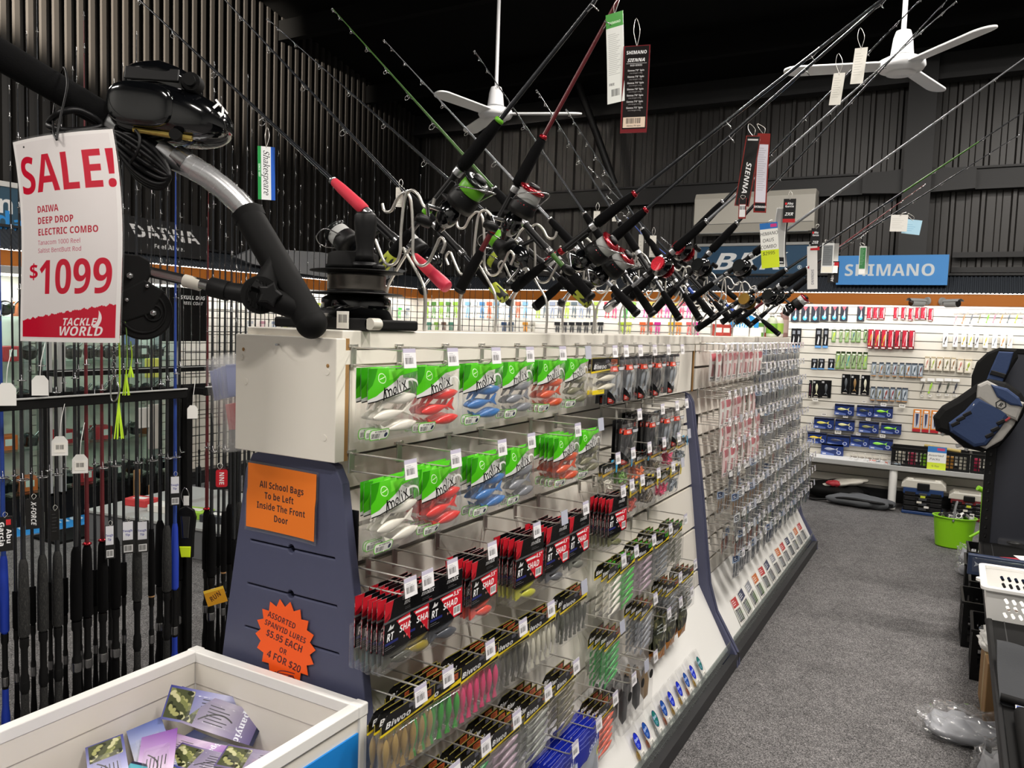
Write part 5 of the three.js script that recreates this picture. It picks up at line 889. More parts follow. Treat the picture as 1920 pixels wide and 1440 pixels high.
  obj('body', lump(0.3, 0.09, 0.16, 1), M.blackMatte, gb); obj('white_flap', [warp(lump(0.24, 0.035, 0.12, 2), (v) => { v.y += 0.2 * v.x; }).translate(0.06, 0.08, 0.02)], M.offWhite, gb); obj('red_patch', [tr(lump(0.07, 0.03, 0.04, 3), 0.0, 0.08, 0.12)], col(0xa83038, 0.6), gb); obj('strap', tube([[-0.24, 0.06, 0.1], [-0.3, -0.02, 0.16], [-0.2, -0.08, 0.2], [-0.05, -0.07, 0.2]], 0.012, 20, 6), M.black, gb);
  const gg = thing('kit_bag', 'flat grey and black bag lying in front of the folded bag', 'bag', [g2.x - 0.06, 0.06, -8.2]); obj('body', lump(0.3, 0.06, 0.12, 5), col(0x55575a, 0.8), gg); obj('trim', tube([[-0.28, 0.0, 0.06], [-0.1, 0.03, 0.11], [0.12, 0.02, 0.11], [0.28, 0, 0.04]], 0.012, 20, 6), M.black, gg);
  const cbx = thing('flat_carton', 'flat brown carton lying under the left end of the far shelf', 'box', [g0.x - 0.36, 0.18, -8.44]); obj('carton', rb(0.62, 0.05, 0.26, 0.004, 0, 0, 0), col(0x7a5a40, 0.8), cbx); obj('tape', rb(0.62, 0.002, 0.05, 0.0005, 0, 0.0258, 0), col(0xa08a68, 0.4), cbx); obj('lower_carton', rb(0.58, 0.13, 0.25, 0.004, 0, -0.11, 0), col(0x3a2c24, 0.8), cbx);
}
// boxes and bottles on the far end of the gondola top
{
  const g = print(110, 90, (c, w, h) => { fill(c, '#1c86c6', 0, 0, w, h); text(c, 'Gulp!', w / 2, 40, 30, '#eaf2d0', { skew: 0.2, rot: -0.08 }); c.strokeStyle = '#d8e04a'; c.lineWidth = 4; c.beginPath(); c.moveTo(20, 60); c.quadraticCurveTo(60, 70, 92, 50); c.stroke(); }, 1);
  const p = onX(1402, 632, -1.28);
  const t = thing('bait_display', 'blue arched bait display box standing on the far gondola top', 'box', [-1.3, 1.599, p.z], 0.5);
  const s = new THREE.Shape(); s.moveTo(-0.1, 0); s.lineTo(0.1, 0); s.lineTo(0.1, 0.11); s.lineTo(0.05, 0.145); s.lineTo(-0.05, 0.145); s.lineTo(-0.1, 0.11);
  const e = ext(s, 0.004), q = e.attributes.position, uv = e.attributes.uv; for (let i = 0; i < q.count; i++) uv.setXY(i, q.getX(i) / 0.2 + 0.5, q.getY(i) / 0.145);
  obj('header', place(e, g).translate(0, 0.0, -0.03), ink(g), t); obj('tray', rb(0.2, 0.06, 0.07, 0.004, 0, 0.03, 0.01), M.whiteBright, t);
  for (const [i, [px, hue, h, n]] of [[1345, 0xb03a30, 0.07, 'red'], [1360, 0xb03a30, 0.07, 'red'], [1424, 0x5f8f3a, 0.1, 'green'], [1430, 0xa83a30, 0.1, 'red']].entries()) { const z = onX(px, 632, -1.25).z, b = thing('bait_box', `small ${n} box on the far gondola top, ${nth(i)} from the camera`, 'box', [-1.25, 1.599, z], 0.4); obj('carton', rb(0.06, h, 0.05, 0.003, 0, h / 2, 0), col(hue, 0.5), b); obj('label', rb(0.04, h * 0.4, 0.002, 0.0005, 0, h * 0.5, 0.0262), M.whiteBright, b); }
  for (const [i, [px, hue, lab, h, n]] of [[1446, 0xc8d0b8, 0x7ab03a, 0.16, 'green labelled'], [1458, 0xd6d2c8, 0x9ac04a, 0.17, 'pale green labelled'], [1469, 0x8a6a64, 0xb09a90, 0.22, 'brown pink']].entries()) { const z = Math.max(-6.32, onX(px, 632, -1.17).z), b = thing('bottle', `${n} bottle at the far end of the gondola top`, 'bottle', [-1.17, 1.598, z]); const f = h; obj('bottle_body', lathe([[0.0005, 0], [0.035, 0.002], [0.038, 0.01], [0.038, f * 0.68], [0.028, f * 0.84], [0.014, f * 0.88], [0.014, f * 0.92], [0.0005, f * 0.92]], 20), col(hue, 0.35), b); obj('label', lathe([[0.0385, f * 0.16], [0.0388, f * 0.17], [0.0388, f * 0.6], [0.0385, f * 0.61]], 20), col(lab, 0.5), b); obj('cap', lathe([[0.0005, f], [0.015, f - 0.002], [0.016, f * 0.92], [0.0005, f * 0.92]], 16), M.whiteBright, b); }
}
// ================================================================ rods: built along +y from the butt, the reel hanging on +z
function guides(t, L, y0, n, r0, kind = M.steel) {
  for (let i = 0; i < n; i++) {
    const u = i / (n - 1), y = y0 + (L - y0 - 0.01) * (1 - Math.pow(1 - u, 1.5)), r = r0 * Math.pow(0.22, u);
    obj('guide', [new THREE.TorusGeometry(r, Math.max(0.0009, r * 0.12), 6, 14).rotateX(Math.PI / 2).translate(0, y, r + 0.004), bar(V(0, y - 0.012 - r, 0.002), V(0, y, r * 0.7 + 0.003), 0.0011, 0.0011, 5), bar(V(0, y + 0.012 + r, 0.002), V(0, y, r * 0.7 + 0.003), 0.0011, 0.0011, 5)], kind, t);
  }
}
function combo(o) {
  const t = G('rod_and_reel'), L = o.L, grip = o.grip ?? M.foam;
  obj('blank', [bar(V(0, 0.02, 0), V(0, 0.5, 0), 0.0085, 0.0075, 10), bar(V(0, 0.5, 0), V(0, L * 0.62, 0), 0.0068, 0.004, 8), bar(V(0, L * 0.62, 0), V(0, L, 0), 0.004, 0.0013, 8)], o.blank, t);
  obj('butt_cap', lathe([[0.0005, 0], [0.015, 0.001], [0.0175, 0.006], [0.018, o.butt ? 0.03 : 0.01], [0.0165, o.butt ? 0.062 : 0.014], [0.0005, o.butt ? 0.064 : 0.015]], 16), o.butt ?? M.black, t);
  obj('butt_grip', lathe([[0.0005, 0.012], [0.0162, 0.014], [0.0158, 0.09], [0.012, 0.14], [0.0085, 0.145]], 16), grip, t);
  obj('reel_seat', lathe([[0.0085, 0.2], [0.0115, 0.205], [0.0115, 0.24], [0.0095, 0.245], [0.0095, 0.33], [0.012, 0.335], [0.013, 0.36], [0.0085, 0.362]], 16), M.black, t);
  obj('seat_band', [lathe([[0.0118, 0.208], [0.0122, 0.21], [0.0122, 0.222], [0.0118, 0.224]], 16)], o.ring ?? M.steel, t); obj('seat_band', lathe([[0.0128, 0.34], [0.0136, 0.342], [0.0136, 0.356], [0.0128, 0.358]], 16), M.alu, t);
  obj('fore_grip', lathe([[0.0085, 0.362], [0.0165, 0.365], [0.0175, 0.385], [0.0155, 0.47], [0.0125, 0.505], [0.0085, 0.51]], 16), grip, t);
  obj('winding_check', lathe([[0.008, 0.508], [0.0122, 0.51], [0.0122, 0.516], [0.008, 0.52]], 14), o.ring ?? M.steel, t);
  if (o.tip) obj('painted_section', bar(V(0, L * 0.55, 0), V(0, L * 0.72, 0), 0.0047, 0.0034, 8), o.tip, t);
  guides(t, L, o.cast ? 0.75 : 0.85, o.cast ? 8 : 7, o.cast ? 0.007 : 0.0125, M.steel);
  obj('tip_ring', new THREE.TorusGeometry(0.004, 0.001, 6, 12).rotateX(Math.PI / 2).translate(0, L + 0.001, 0.003), M.steel, t);
  const r = G('reel'); t.add(r); r.scale.setScalar(o.cast ? 1.15 : 1.32);
  if (o.cast) {
    r.position.set(0, 0.285, 0.026);
    obj('reel_body', warp(new THREE.SphereGeometry(0.033, 20, 14).scale(0.85, 1.15, 0.78), (v) => { v.x = Math.sign(v.x) * Math.min(Math.abs(v.x), 0.024); }), M.blackGloss, r);
    obj('side_plate', [cy(0.027, 0.027, 0.008, 24).rotateZ(Math.PI / 2).translate(0.027, 0, 0), cy(0.025, 0.025, 0.008, 24).rotateZ(Math.PI / 2).translate(-0.027, 0, 0)], o.metal, r);
    obj('handle', [bar(V(0.034, -0.035, 0), V(0.034, 0.035, 0), 0.0035, 0.0035, 6), bar(V(0.034, 0.033, 0), V(0.056, 0.033, 0), 0.008, 0.009, 10), bar(V(0.034, -0.033, 0), V(0.056, -0.033, 0), 0.008, 0.009, 10)], M.black, r);
    obj('star_drag', cy(0.017, 0.017, 0.005, 5).rotateZ(Math.PI / 2).translate(0.034, 0, 0), M.steel, r);
  } else {
    r.position.set(0, 0.28, 0.01);
    obj('stem', [bar(V(0, 0, 0), V(0, 0.012, 0.05), 0.005, 0.007, 8), rb(0.012, 0.07, 0.006, 0.003, 0, 0, 0.002)], M.black, r);
    obj('reel_body', [tr(ball(0.025, 0.8, 1.25, 1.1, 16), 0, -0.008, 0.058), bar(V(0, -0.03, 0.062), V(0, -0.045, 0.066), 0.014, 0.008, 10)], o.body ?? M.blackGloss, r);
    obj('rotor', lathe([[0.0005, 0.016], [0.028, 0.018], [0.0295, 0.03], [0.027, 0.05], [0.0245, 0.052], [0.024, 0.03], [0.0005, 0.03]], 20).translate(0, 0, 0.068), M.black, r);
    obj('spool', [lathe([[0.0005, 0.04], [0.0275, 0.04], [0.0275, 0.045], [0.022, 0.048], [0.022, 0.072], [0.0285, 0.075], [0.028, 0.08], [0.018, 0.083], [0.016, 0.079], [0.0005, 0.079]], 24).translate(0, 0, 0.068)], o.metal, r);
    obj('line', lathe([[0.0222, 0.048], [0.0245, 0.05], [0.025, 0.06], [0.0245, 0.07], [0.0222, 0.072]], 22).translate(0, 0, 0.068), o.line ?? M.greyLight, r);
    obj('drag_knob', lathe([[0.0005, 0.09], [0.012, 0.089], [0.0145, 0.08], [0.0005, 0.079]], 16).translate(0, 0, 0.068), M.black, r);
    obj('bail_wire', tube([[0.029, 0.045, 0.068], [0.034, 0.075, 0.08], [0.02, 0.088, 0.105], [-0.01, 0.082, 0.11], [-0.032, 0.06, 0.085], [-0.03, 0.045, 0.068]], 0.0014, 26, 5), M.steel, r);
    obj('handle', [bar(V(-0.02, -0.008, 0.06), V(-0.05, -0.012, 0.062), 0.0045, 0.004, 8), bar(V(-0.05, -0.012, 0.062), V(-0.058, -0.02, 0.118), 0.004, 0.003, 6)], M.steel, r);
    obj('handle_knob', lathe([[0.0005, -0.016], [0.009, -0.014], [0.011, 0], [0.008, 0.014], [0.0005, 0.016]], 12).rotateZ(Math.PI / 2).translate(-0.07, -0.02, 0.118), o.knob ?? M.black, r);
  }
  return t;
}
const redMetal = mat(0xa01222, 0.22, 0.75, { clearcoat: 0.6 }), darkMetal = mat(0x1a1d1c, 0.25, 0.6), goldMetal = mat(0x8a6a2c, 0.28, 0.8), greenLine = col(0x5fa81a, 0.4), yellowCamo = (() => { const a = wrapNoise(64, 6, 41); const m = mat(0xffffff, 0.6, 0, { map: noiseTex(64, (x, y) => (a(x, y) > 0.6 ? [20, 22, 14] : [168, 178, 52]), true) }); m.map.repeat.set(2, 1); return m; })(), limeLine = col(0xa8b83a, 0.5), redGrip = col(0xc4283c, 0.75), pinkCap = col(0xc43048, 0.5), silverBlank = mat(0x8c8e92, 0.25, 0.6), blackBlank = mat(0x2b2d31, 0.26, 0.55, { clearcoat: 0.5 }), greenBlank = col(0x33581c, 0.3), maroonBlank = col(0x5a1a20, 0.3), blueBlank = col(0x2a4a9c, 0.3), whiteBlank = col(0x9a9c9c, 0.3);
function rodAt(b, m, z, opts, label, tipPx) {
  const P0 = onZ(b[0], b[1], z), P1 = onZ(m[0], m[1], z), d = P1.clone().sub(P0).normalize();
  const L = tipPx ? onZ(tipPx[0], tipPx[1], z).distanceTo(P0) : 2.0, t = combo({ ...opts, L });
  scene.add(t); t.name = numbered(t.name); tag(t, label, 'fishing rod', 'rods racked on the gondola top');
  const down = V(0.0, -1, 0.35), zz = down.addScaledVector(d, -down.dot(d)).normalize(), xx = d.clone().cross(zz);
  t.position.copy(P0); t.quaternion.setFromRotationMatrix(new THREE.Matrix4().makeBasis(xx, d, zz));
  return t;
}
const spin = (metal, more) => ({ blank: blackBlank, metal, ...more });
// leaning over the aisle
rodAt([712, 507], [845, 340], -1.72, spin(darkMetal, { line: greenLine, butt: yellowCamo, ring: greenLine }), 'black spin rod with green spool and camouflage butt, nearest over the aisle');
rodAt([860, 548], [957, 370], -2.03, spin(redMetal, { blank: maroonBlank, ring: redMetal }), 'maroon spin rod with red reel, second over the aisle');
rodAt([962, 542], [1115, 422], -2.36, spin(redMetal, { ring: redMetal, butt: M.foam }), 'black spin rod with red reel, third over the aisle');
rodAt([1002, 577], [1175, 425], -2.5, spin(redMetal, { ring: redMetal }), 'black spin rod with red reel and black butt, fourth over the aisle');
rodAt([1135, 582], [1287, 448], -2.95, { blank: silverBlank, metal: redMetal, cast: 1, butt: M.steel }, 'silver and black bait rod with round black reel, fifth over the aisle', [1793, 5]);
rodAt([1180, 560], [1290, 447], -3.05, { blank: blackBlank, metal: redMetal, cast: 1 }, 'black bait rod with low reel, sixth over the aisle', [1920, 77]);
rodAt([1225, 585], [1322, 482], -3.4, { blank: blackBlank, metal: darkMetal, cast: 1 }, 'black bait rod with green tinted reel, seventh over the aisle', [1903, 0]);
rodAt([1290, 565], [1373, 505], -3.65, { blank: silverBlank, metal: darkMetal, cast: 1 }, 'silver tipped bait rod, eighth over the aisle');
rodAt([1305, 618], [1415, 545], -3.95, { blank: blackBlank, metal: goldMetal, cast: 1, tip: greenBlank }, 'black bait rod with gold reel and green section, ninth over the aisle');
rodAt([1352, 605], [1463, 535], -4.3, { blank: blackBlank, metal: darkMetal, cast: 1 }, 'slim black bait rod, tenth over the aisle', [1920, 267]);
rodAt([1378, 606], [1475, 535], -4.75, { blank: maroonBlank, metal: darkMetal, cast: 1 }, 'dark red bait rod, eleventh over the aisle', [1720, 330]);
rodAt([1404, 612], [1487, 545], -5.3, spin(redMetal, {}), 'short black spin rod at the far end over the aisle', [1640, 430]);
// leaning away from the aisle
rodAt([840, 540], [690, 400], -1.78, spin(darkMetal, { grip: redGrip, butt: pinkCap }), 'black spin rod with red patterned grip leaning away from the aisle');
rodAt([948, 562], [787, 390], -2.1, spin(darkMetal, { butt: yellowCamo }), 'black spin rod with camouflage butt, second leaning away', [330, -16]);
rodAt([1105, 571], [927, 413], -2.44, spin(darkMetal, { butt: yellowCamo, line: limeLine }), 'black spin rod with yellow line, third leaning away', [500, 40]);
rodAt([1196, 590], [1002, 380], -2.75, spin(redMetal, { blank: silverBlank }), 'silver blank spin rod, fourth leaning away', [703, 103]);
rodAt([1225, 592], [1107, 417], -3.0, spin(darkMetal, {}), 'black spin rod, fifth leaning away', [826, 175]);
rodAt([1275, 600], [1140, 383], -3.3, spin(redMetal, {}), 'black spin rod, sixth leaning away', [960, 217]);
rodAt([1313, 600], [1170, 375], -3.6, spin(darkMetal, {}), 'black spin rod, seventh leaning away', [1024, 243]);
rodAt([1110, 560], [1000, 437], -2.3, spin(darkMetal, { blank: greenBlank, line: greenLine }), 'green blank spin rod crossing the silver one, leaning away', [535, 193]);
rodAt([1340, 596], [1235, 475], -3.9, spin(darkMetal, { blank: blueBlank }), 'blue blank spin rod leaning away', [1175, 410]);
rodAt([1372, 602], [1250, 470], -4.3, spin(redMetal, {}), 'black spin rod, eighth leaning away', [1090, 330]);
rodAt([1462, 628], [1392, 570], -5.2, spin(darkMetal, {}), 'black spin rod at the far end leaning away', [1240, 445]);
rodAt([1410, 612], [1330, 545], -4.8, spin(darkMetal, { blank: blueBlank }), 'short blue spin rod leaning away', [1200, 440]);
// wire stands: two legs and two hooked wires each
{
  const build = () => {
    const t = G('rod_stand'), r = 0.0042;
    for (const s of [-1, 1]) obj('leg', tube([[s * 0.065, 0, 0], [s * 0.067, 0.07, 0], [s * 0.06, 0.115, 0], [s * 0.03, 0.16, 0], [-s * 0.012, 0.215, 0]], r, 24, 8, false, 0.4), M.wire, t);
    for (const s of [-1, 1]) { const z = s * 0.012; obj('cradle', tube([[-s * 0.105, 0.2, z], [-s * 0.115, 0.225, z], [-s * 0.1, 0.24, z], [-s * 0.085, 0.215, z], [-s * 0.06, 0.175, z], [-s * 0.03, 0.172, z], [-s * 0.012, 0.2, z], [-s * 0.01, 0.26, z], [s * 0.0, 0.34, z], [s * 0.02, 0.36, z], [s * 0.045, 0.345, z], [s * 0.065, 0.315, z], [s * 0.088, 0.315, z], [s * 0.096, 0.335, z]], r, 60, 8, false, 0.5), M.wire, t); }
    return t;
  };
  [-1.69, -2.05, -2.38, -2.78, -3.1, -3.38, -3.75, -4.1, -4.5, -4.9, -5.35, -5.8, -6.15].forEach((z, i) => make('stand', build, [GX, 1.598, z], i % 3 === 2 ? 0.06 : -0.04, `bent wire rod stand on the gondola top, ${nth(i)} from the camera`, 'rod stand', 'wire rod stands'));
}
// ---------------------------------------------------------------- tags hanging on the rods
function hangTag(x0, y0, x1, y1, D0, label, draw, W, H, sx, sy, o = {}) {
  const D = D0 < 0 ? D0 / ray(sx ?? x0, sy ?? y0).z : D0;                     // a negative depth is the plane of the rod it hangs from
  const c = far((x0 + x1) / 2, (y0 + y1) / 2, D), w = (x1 - x0) * D / FOC, h = (y1 - y0) * D / FOC, t = thing('hang_tag', label, 'tag', c);
  t.rotation.set(0, Math.atan2(-c.x, -c.z) + (o.turn ?? 0), o.roll ?? 0, 'YXZ');
  const r = print(W, H, draw, 1);
  obj('tag', bend(card(w, h, r, 0.0012, 1, 8), (v) => { v.z += (o.bend ?? 0.15) * v.y * v.y; }), ink(r, 'gloss'), t);
  if (sx) { const s = far(sx, sy, D).sub(c).applyQuaternion(t.quaternion.clone().invert()); obj('string', tube([[0, h / 2 - 0.004, 0.001], [s.x * 0.3 + 0.008, h / 2 + (s.y - h / 2) * 0.5, 0], [s.x, s.y, s.z], [s.x * 0.6 - 0.006, h / 2 + (s.y - h / 2) * 0.5, 0.002], [0, h / 2 - 0.004, 0.001]], 0.0008, 24, 5), M.wire, t); }
  if (o.loop) obj('folded_back', bend(new THREE.BoxGeometry(w * 0.8, h * 0.98, 0.0012, 1, 10, 1), (v) => { v.z += -0.03 + 0.03 * Math.pow(v.y / h * 2, 2); }).translate(w * 0.5, 0, -0.002), col(o.loop, 0.35), t);
  return t;
}
{
  const lines = (c, col2, x, y, w, n, g) => scribble(c, col2, x, y, w, n, g, 1);
  hangTag(1136, 26, 1172, 192, -2.03, 'white tag with green top and fine print hanging beside the black tag', (c, w, h) => { fill(c, '#e9ebe6', 0, 0, w, h); fill(c, '#3f9c34', 0, 0, w, 52); text(c, 'SHIMANO', w / 2, 34, 13, '#dff0d8'); lines(c, '#8a8a88', 10, 76, 64, 22, 7); text(c, 'FREE', 24, h - 70, 12, '#444'); barcode(c, 22, h - 52, 44, 26); }, 88, 330, 1162, -4, { turn: -0.5, roll: 0.07 });
  hangTag(1166, 88, 1216, 248, -2.03, 'black and maroon rod series tag hanging from the maroon rod', (c, w, h) => { fill(c, '#6a1a20', 0, 0, w, h); fill(c, '#120c0c', 8, 4, w - 14, h - 22); text(c, 'SHIMANO', w / 2, 30, 22, '#f0f0f0', { sx: 0.9 }); text(c, 'SIENNA', w / 2, 62, 21, '#f0f0f0', { skew: 0.3, sx: 1.05 }); fill(c, '#bbb', 16, 76, w - 30, 2); text(c, 'ROD SERIES', w / 2, 86, 10, '#ccc'); for (let i = 0; i < 7; i++) { text(c, 'Sienna 7\'0" Spin', w / 2, 108 + i * 27, 10, '#ddd'); text(c, 'Line Weight 3-6kg', w / 2, 118 + i * 27, 7, '#999'); } fill(c, '#d8c4b0', 12, h - 70, w - 22, 46); barcode(c, 26, h - 66, 66, 24); text(c, 'Sienna 7ft Spin', w / 2, h - 32, 9, '#333'); }, 124, 380, 1193, 34, { turn: -0.15 });
  const sien = (c, w, h) => { fill(c, '#7a2420', 0, 0, w, h); fill(c, '#101010', 5, 4, w - 10, h - 8); text(c, 'SIENNA', w / 2, h * 0.6, 30, '#f2f2f2', { rot: -Math.PI / 2 + Math.PI, skew: 0.25 }); fill(c, '#ccc', 10, 12, w - 20, 6); };
  hangTag(1388, 256, 1416, 386, -2.5, 'folded black and red tag reading down its front, near the air conditioner', sien, 64, 250, 1405, 232, { turn: -0.3, roll: -0.12 });
  hangTag(1416, 252, 1440, 398, -2.5, 'pale back leaf of the folded black and red tag', (c, w, h) => { fill(c, '#7a2420', 0, 0, w, h); fill(c, '#c9c6d0', 6, 40, w - 12, h - 78); lines(c, '#77757c', 10, 54, 36, 20, 8); fill(c, '#151518', 6, h - 36, w - 12, 30); text(c, 'SHIMANO', w / 2, h - 22, 11, '#eee'); }, 56, 290, 1420, 232, { turn: 0.3 });
  hangTag(1385, 372, 1399, 410, -2.48, 'small black tag with barcode hanging under the folded tag', (c, w, h) => { fill(c, '#7a2420', 0, 0, w, h); fill(c, '#151515', 3, 2, w - 6, 24); fill(c, '#ddd', 5, 28, w - 10, h - 36); barcode(c, 7, 34, w - 14, 16); }, 40, 90, 1392, 366);
  const white = (c, w, h) => { fill(c, '#dcd9cf', 0, 0, w, h); lines(c, '#8a8780', 8, 24, w - 20, 9, 11); };
  hangTag(1559, 138, 1580, 196, -2.5, 'cream tag hanging left of the far fan, the lower of two', white, 60, 150, 1572, 100, { roll: -0.1, turn: -0.3 });
  hangTag(1599, 91, 1622, 156, -2.5, 'cream tag hanging left of the far fan, the upper of two', white, 60, 150, 1613, 52, { roll: -0.08, turn: -0.3 });
  hangTag(1427, 418, 1459, 502, -3.38, 'blue, white and yellow handwritten price tag on the rods before the dark blue sign', (c, w, h) => { fill(c, '#e6e6e0', 0, 0, w, h); fill(c, '#2b6fb8', 0, 0, w, 34); fill(c, '#c83a80', 62, 8, 36, 18); fill(c, '#cfe02a', 0, 150, w, h - 150); ['SHIMANO', 'OAUS', 'COMBO', '$2995'].forEach((s, i) => text(c, s, 46, 60 + i * 36, 26, '#1c1c20', { weight: 'normal', skew: 0.15, rot: -0.04 })); }, 104, 250, 1448, 412, { roll: 0.1, turn: -0.1 });
  hangTag(1450, 392, 1472, 500, -3.42, 'grey looped strap tag hanging beside the handwritten price tag', (c, w, h) => { fill(c, '#9a9a98', 0, 0, w, h); c.strokeStyle = '#e4e4e2'; c.lineWidth = 6; c.strokeRect(0, 0, w, h); fill(c, '#1a1a1c', 4, h - 40, w - 8, 28); fill(c, '#d0d0d0', 8, h - 22, w - 16, 4); }, 56, 240, 1462, 388, { bend: 1.2, turn: 0.4, loop: 0x222224 });
  const abu = (c, w, h) => { fill(c, '#141416', 0, 0, w, h); text(c, 'Abu', w / 2 + 4, 30, 19, '#f2f2f2'); text(c, 'Garcia', w / 2, 48, 17, '#f2f2f2'); fill(c, '#d02a30', 10, 24, 12, 14); text(c, '2XR', w / 2, 96, 28, '#e8e8e8', { skew: 0.3 }); fill(c, '#b02028', 0, h - 24, w, 24); };
  hangTag(1469, 373, 1491, 417, -3.4, 'black and red brand tag against the air conditioner', abu, 76, 150, 1482, 358);
  hangTag(1521, 428, 1537, 469, -3.65, 'black and red brand tag above the white strap tag', abu, 76, 150, 1534, 420);
  hangTag(1514, 462, 1532, 542, -3.65, 'long white strap tag left of the bright blue sign', (c, w, h) => { fill(c, '#d8d6d2', 0, 0, w, h); text(c, 'SHIMANO', w / 2, h * 0.72, 16, '#7a7a82', { rot: Math.PI / 2 }); poly(c, '#9a3038', [[0, h * 0.5], [10, h * 0.44], [10, h * 0.52]]); }, 48, 210, 1524, 455, { roll: 0.06, bend: 0.5 });
  hangTag(1541, 456, 1562, 512, -3.95, 'white strap tag with grey lines beside the bright blue sign', (c, w, h) => { fill(c, '#d6d8d6', 0, 0, w, h); fill(c, '#74787a', 6, 12, w - 12, h - 50); lines(c, '#3a3c3e', 8, 24, 40, 8, 10); fill(c, '#e8e4d4', 4, h - 32, w - 8, 28); }, 56, 150, 1548, 450, { bend: 0.6, loop: 0xd8d8d4 });
  hangTag(1553, 490, 1572, 530, -3.97, 'white brand tag lying against the left end of the bright blue sign', (c, w, h) => { fill(c, '#1a1a1c', 0, 0, w, h); fill(c, '#c02830', 30, 6, 26, 30); text(c, 'Abu Garcia', w / 2 - 4, h / 2, 22, '#f0f0f0', { rot: -Math.PI / 2 }); }, 60, 130);
  hangTag(1611, 462, 1623, 515, -3.95, 'green lined looped tag hanging before the bright blue sign', (c, w, h) => { fill(c, '#dadcd8', 0, 0, w, h); fill(c, '#3c7a48', 4, 8, w - 8, h - 40); lines(c, '#c8dcc8', 6, 16, 24, 11, 8); fill(c, '#f0f0ec', 4, h - 28, w - 8, 22); }, 40, 150, 1614, 455, { bend: 0.6, loop: 0x8a8c88 });
  hangTag(1671, 403, 1700, 434, -3.95, 'white square card hanging right of the column, beside a pale blue one', (c, w, h) => { fill(c, '#dcdad4', 0, 0, w, h); lines(c, '#a8a6a0', 8, 20, 60, 6, 9); }, 80, 84, 1700, 398, { roll: -0.03 });
  hangTag(1694, 412, 1725, 439, -3.96, 'pale blue card hanging behind the white square card', (c, w, h) => { fill(c, '#a9cfe2', 0, 0, w, h); lines(c, '#5a90b8', 14, 26, 50, 4, 10); }, 84, 74, 1702, 400, { roll: -0.14 });
  hangTag(484, 276, 515, 374, -1.78, 'white, green and blue vertical brand tag hanging from the red gripped rod', (c, w, h) => { fill(c, '#f0f2f2', 0, 0, w, h); fill(c, '#2e9c50', 0, 0, 17, h); fill(c, '#2a62c8', w - 20, 0, 20, h); text(c, 'Shakespeare', w / 2 - 1, h / 2, 40, '#1a1a1e', { rot: Math.PI / 2, font: 'serif', skew: 0.3, weight: 'normal', sx: 0.9 }); text(c, 'SINCE 1897', 8, h * 0.45, 12, '#dff4e4', { rot: Math.PI / 2 }); }, 84, 260, 501, 238, { roll: 0.02, turn: 0.1 });
  for (const [i, [a, b, cx, d, D]] of [[742, 352, 758, 388, -2.1], [1113, 396, 1125, 419, -3.0], [1148, 396, 1156, 415, -3.3], [1218, 442, 1230, 482, -3.6], [1197, 440, 1206, 488, -3.6]].entries()) hangTag(a, b, cx, d, D, `small white tag hanging among the rods above the gondola, ${nth(i)} from the left`, white, 40, 84, (a + cx) / 2 + 2, b - 16);
}
// ================================================================ rods standing in the racks on the left
const camoTex = (() => { const a = wrapNoise(128, 14, 31), b = wrapNoise(128, 30, 33); return noiseTex(128, (x, y) => { const v = a(x, y) * 0.6 + b(x, y) * 0.4, k = v < 0.42 ? [14, 14, 15] : v < 0.55 ? [34, 34, 34] : v < 0.66 ? [22, 23, 22] : [52, 52, 50]; return k; }, true); })();
const camo = mat(0xffffff, 0.7, 0, { map: camoTex }); camoTex.repeat.set(3, 6);
const cork = col(0xb48a5c, 0.8);
function standRod(style, L) {
  const t = G('standing_rod'), s = { camo: [camo, blackBlank, 0.018], trim: [M.foam, maroonBlank, 0.019], foam: [M.foam, blackBlank, 0.02], thin: [M.foam, blackBlank, 0.011], blue: [col(0x1c3aa8, 0.5), col(0x24408c, 0.3), 0.015], cork: [M.foam, blackBlank, 0.013], far: [M.foam, blackBlank, 0.011] }[style], [g, b, r] = s, k = style === 'far' ? 0.0052 : style === 'thin' ? 0.0068 : 0.0088;
  const top = style === 'far' ? 0.42 : style === 'thin' ? 0.5 : 0.74;
  obj('blank', [bar(V(0, 0.02, 0), V(0, top + 0.15, 0), k, k * 0.9, 8), bar(V(0, top + 0.15, 0), V(0, L * 0.7, 0), k * 0.9, k * 0.5, 7), bar(V(0, L * 0.7, 0), V(0, L, 0), k * 0.5, 0.0012, 6)], b, t);
  obj('butt_grip', lathe([[0.0005, 0], [r * 0.9, 0.002], [r, 0.01], [r * 0.95, 0.16], [r * 0.72, 0.2], [r * 0.7, 0.26]], 14), g, t);
  obj('reel_seat', lathe([[r * 0.66, 0.26], [r * 0.8, 0.27], [r * 0.8, 0.32], [r * 0.62, 0.33], [r * 0.62, 0.42], [r * 0.82, 0.43], [r * 0.82, 0.46]], 14), M.black, t);
  if (style !== 'far') { obj('seat_band', lathe([[r * 0.82, 0.27], [r * 0.88, 0.274], [r * 0.88, 0.3], [r * 0.82, 0.304]], 14), style === 'camo' ? M.black : M.steel, t); obj('fore_grip', lathe([[r * 0.6, 0.46], [r, 0.47], [r * 1.02, 0.6], [r * 0.8, top - 0.02], [k, top]], 14), g, t); }
  if (style === 'trim') obj('winding_check', lathe([[k, top - 0.004], [r * 0.85, top - 0.002], [r * 0.85, top + 0.004], [k, top + 0.008]], 14), redMetal, t);
  if (style === 'cork') obj('cork_ring', lathe([[k, 0.46], [r * 0.9, 0.462], [r * 0.9, 0.5], [k, 0.502]], 14), cork, t);
  guides(t, L, style === 'far' ? 0.95 : 1.02, 7, style === 'thin' ? 0.012 : style === 'far' ? 0.011 : 0.017);
  return t;
}
const RX = -2.82;
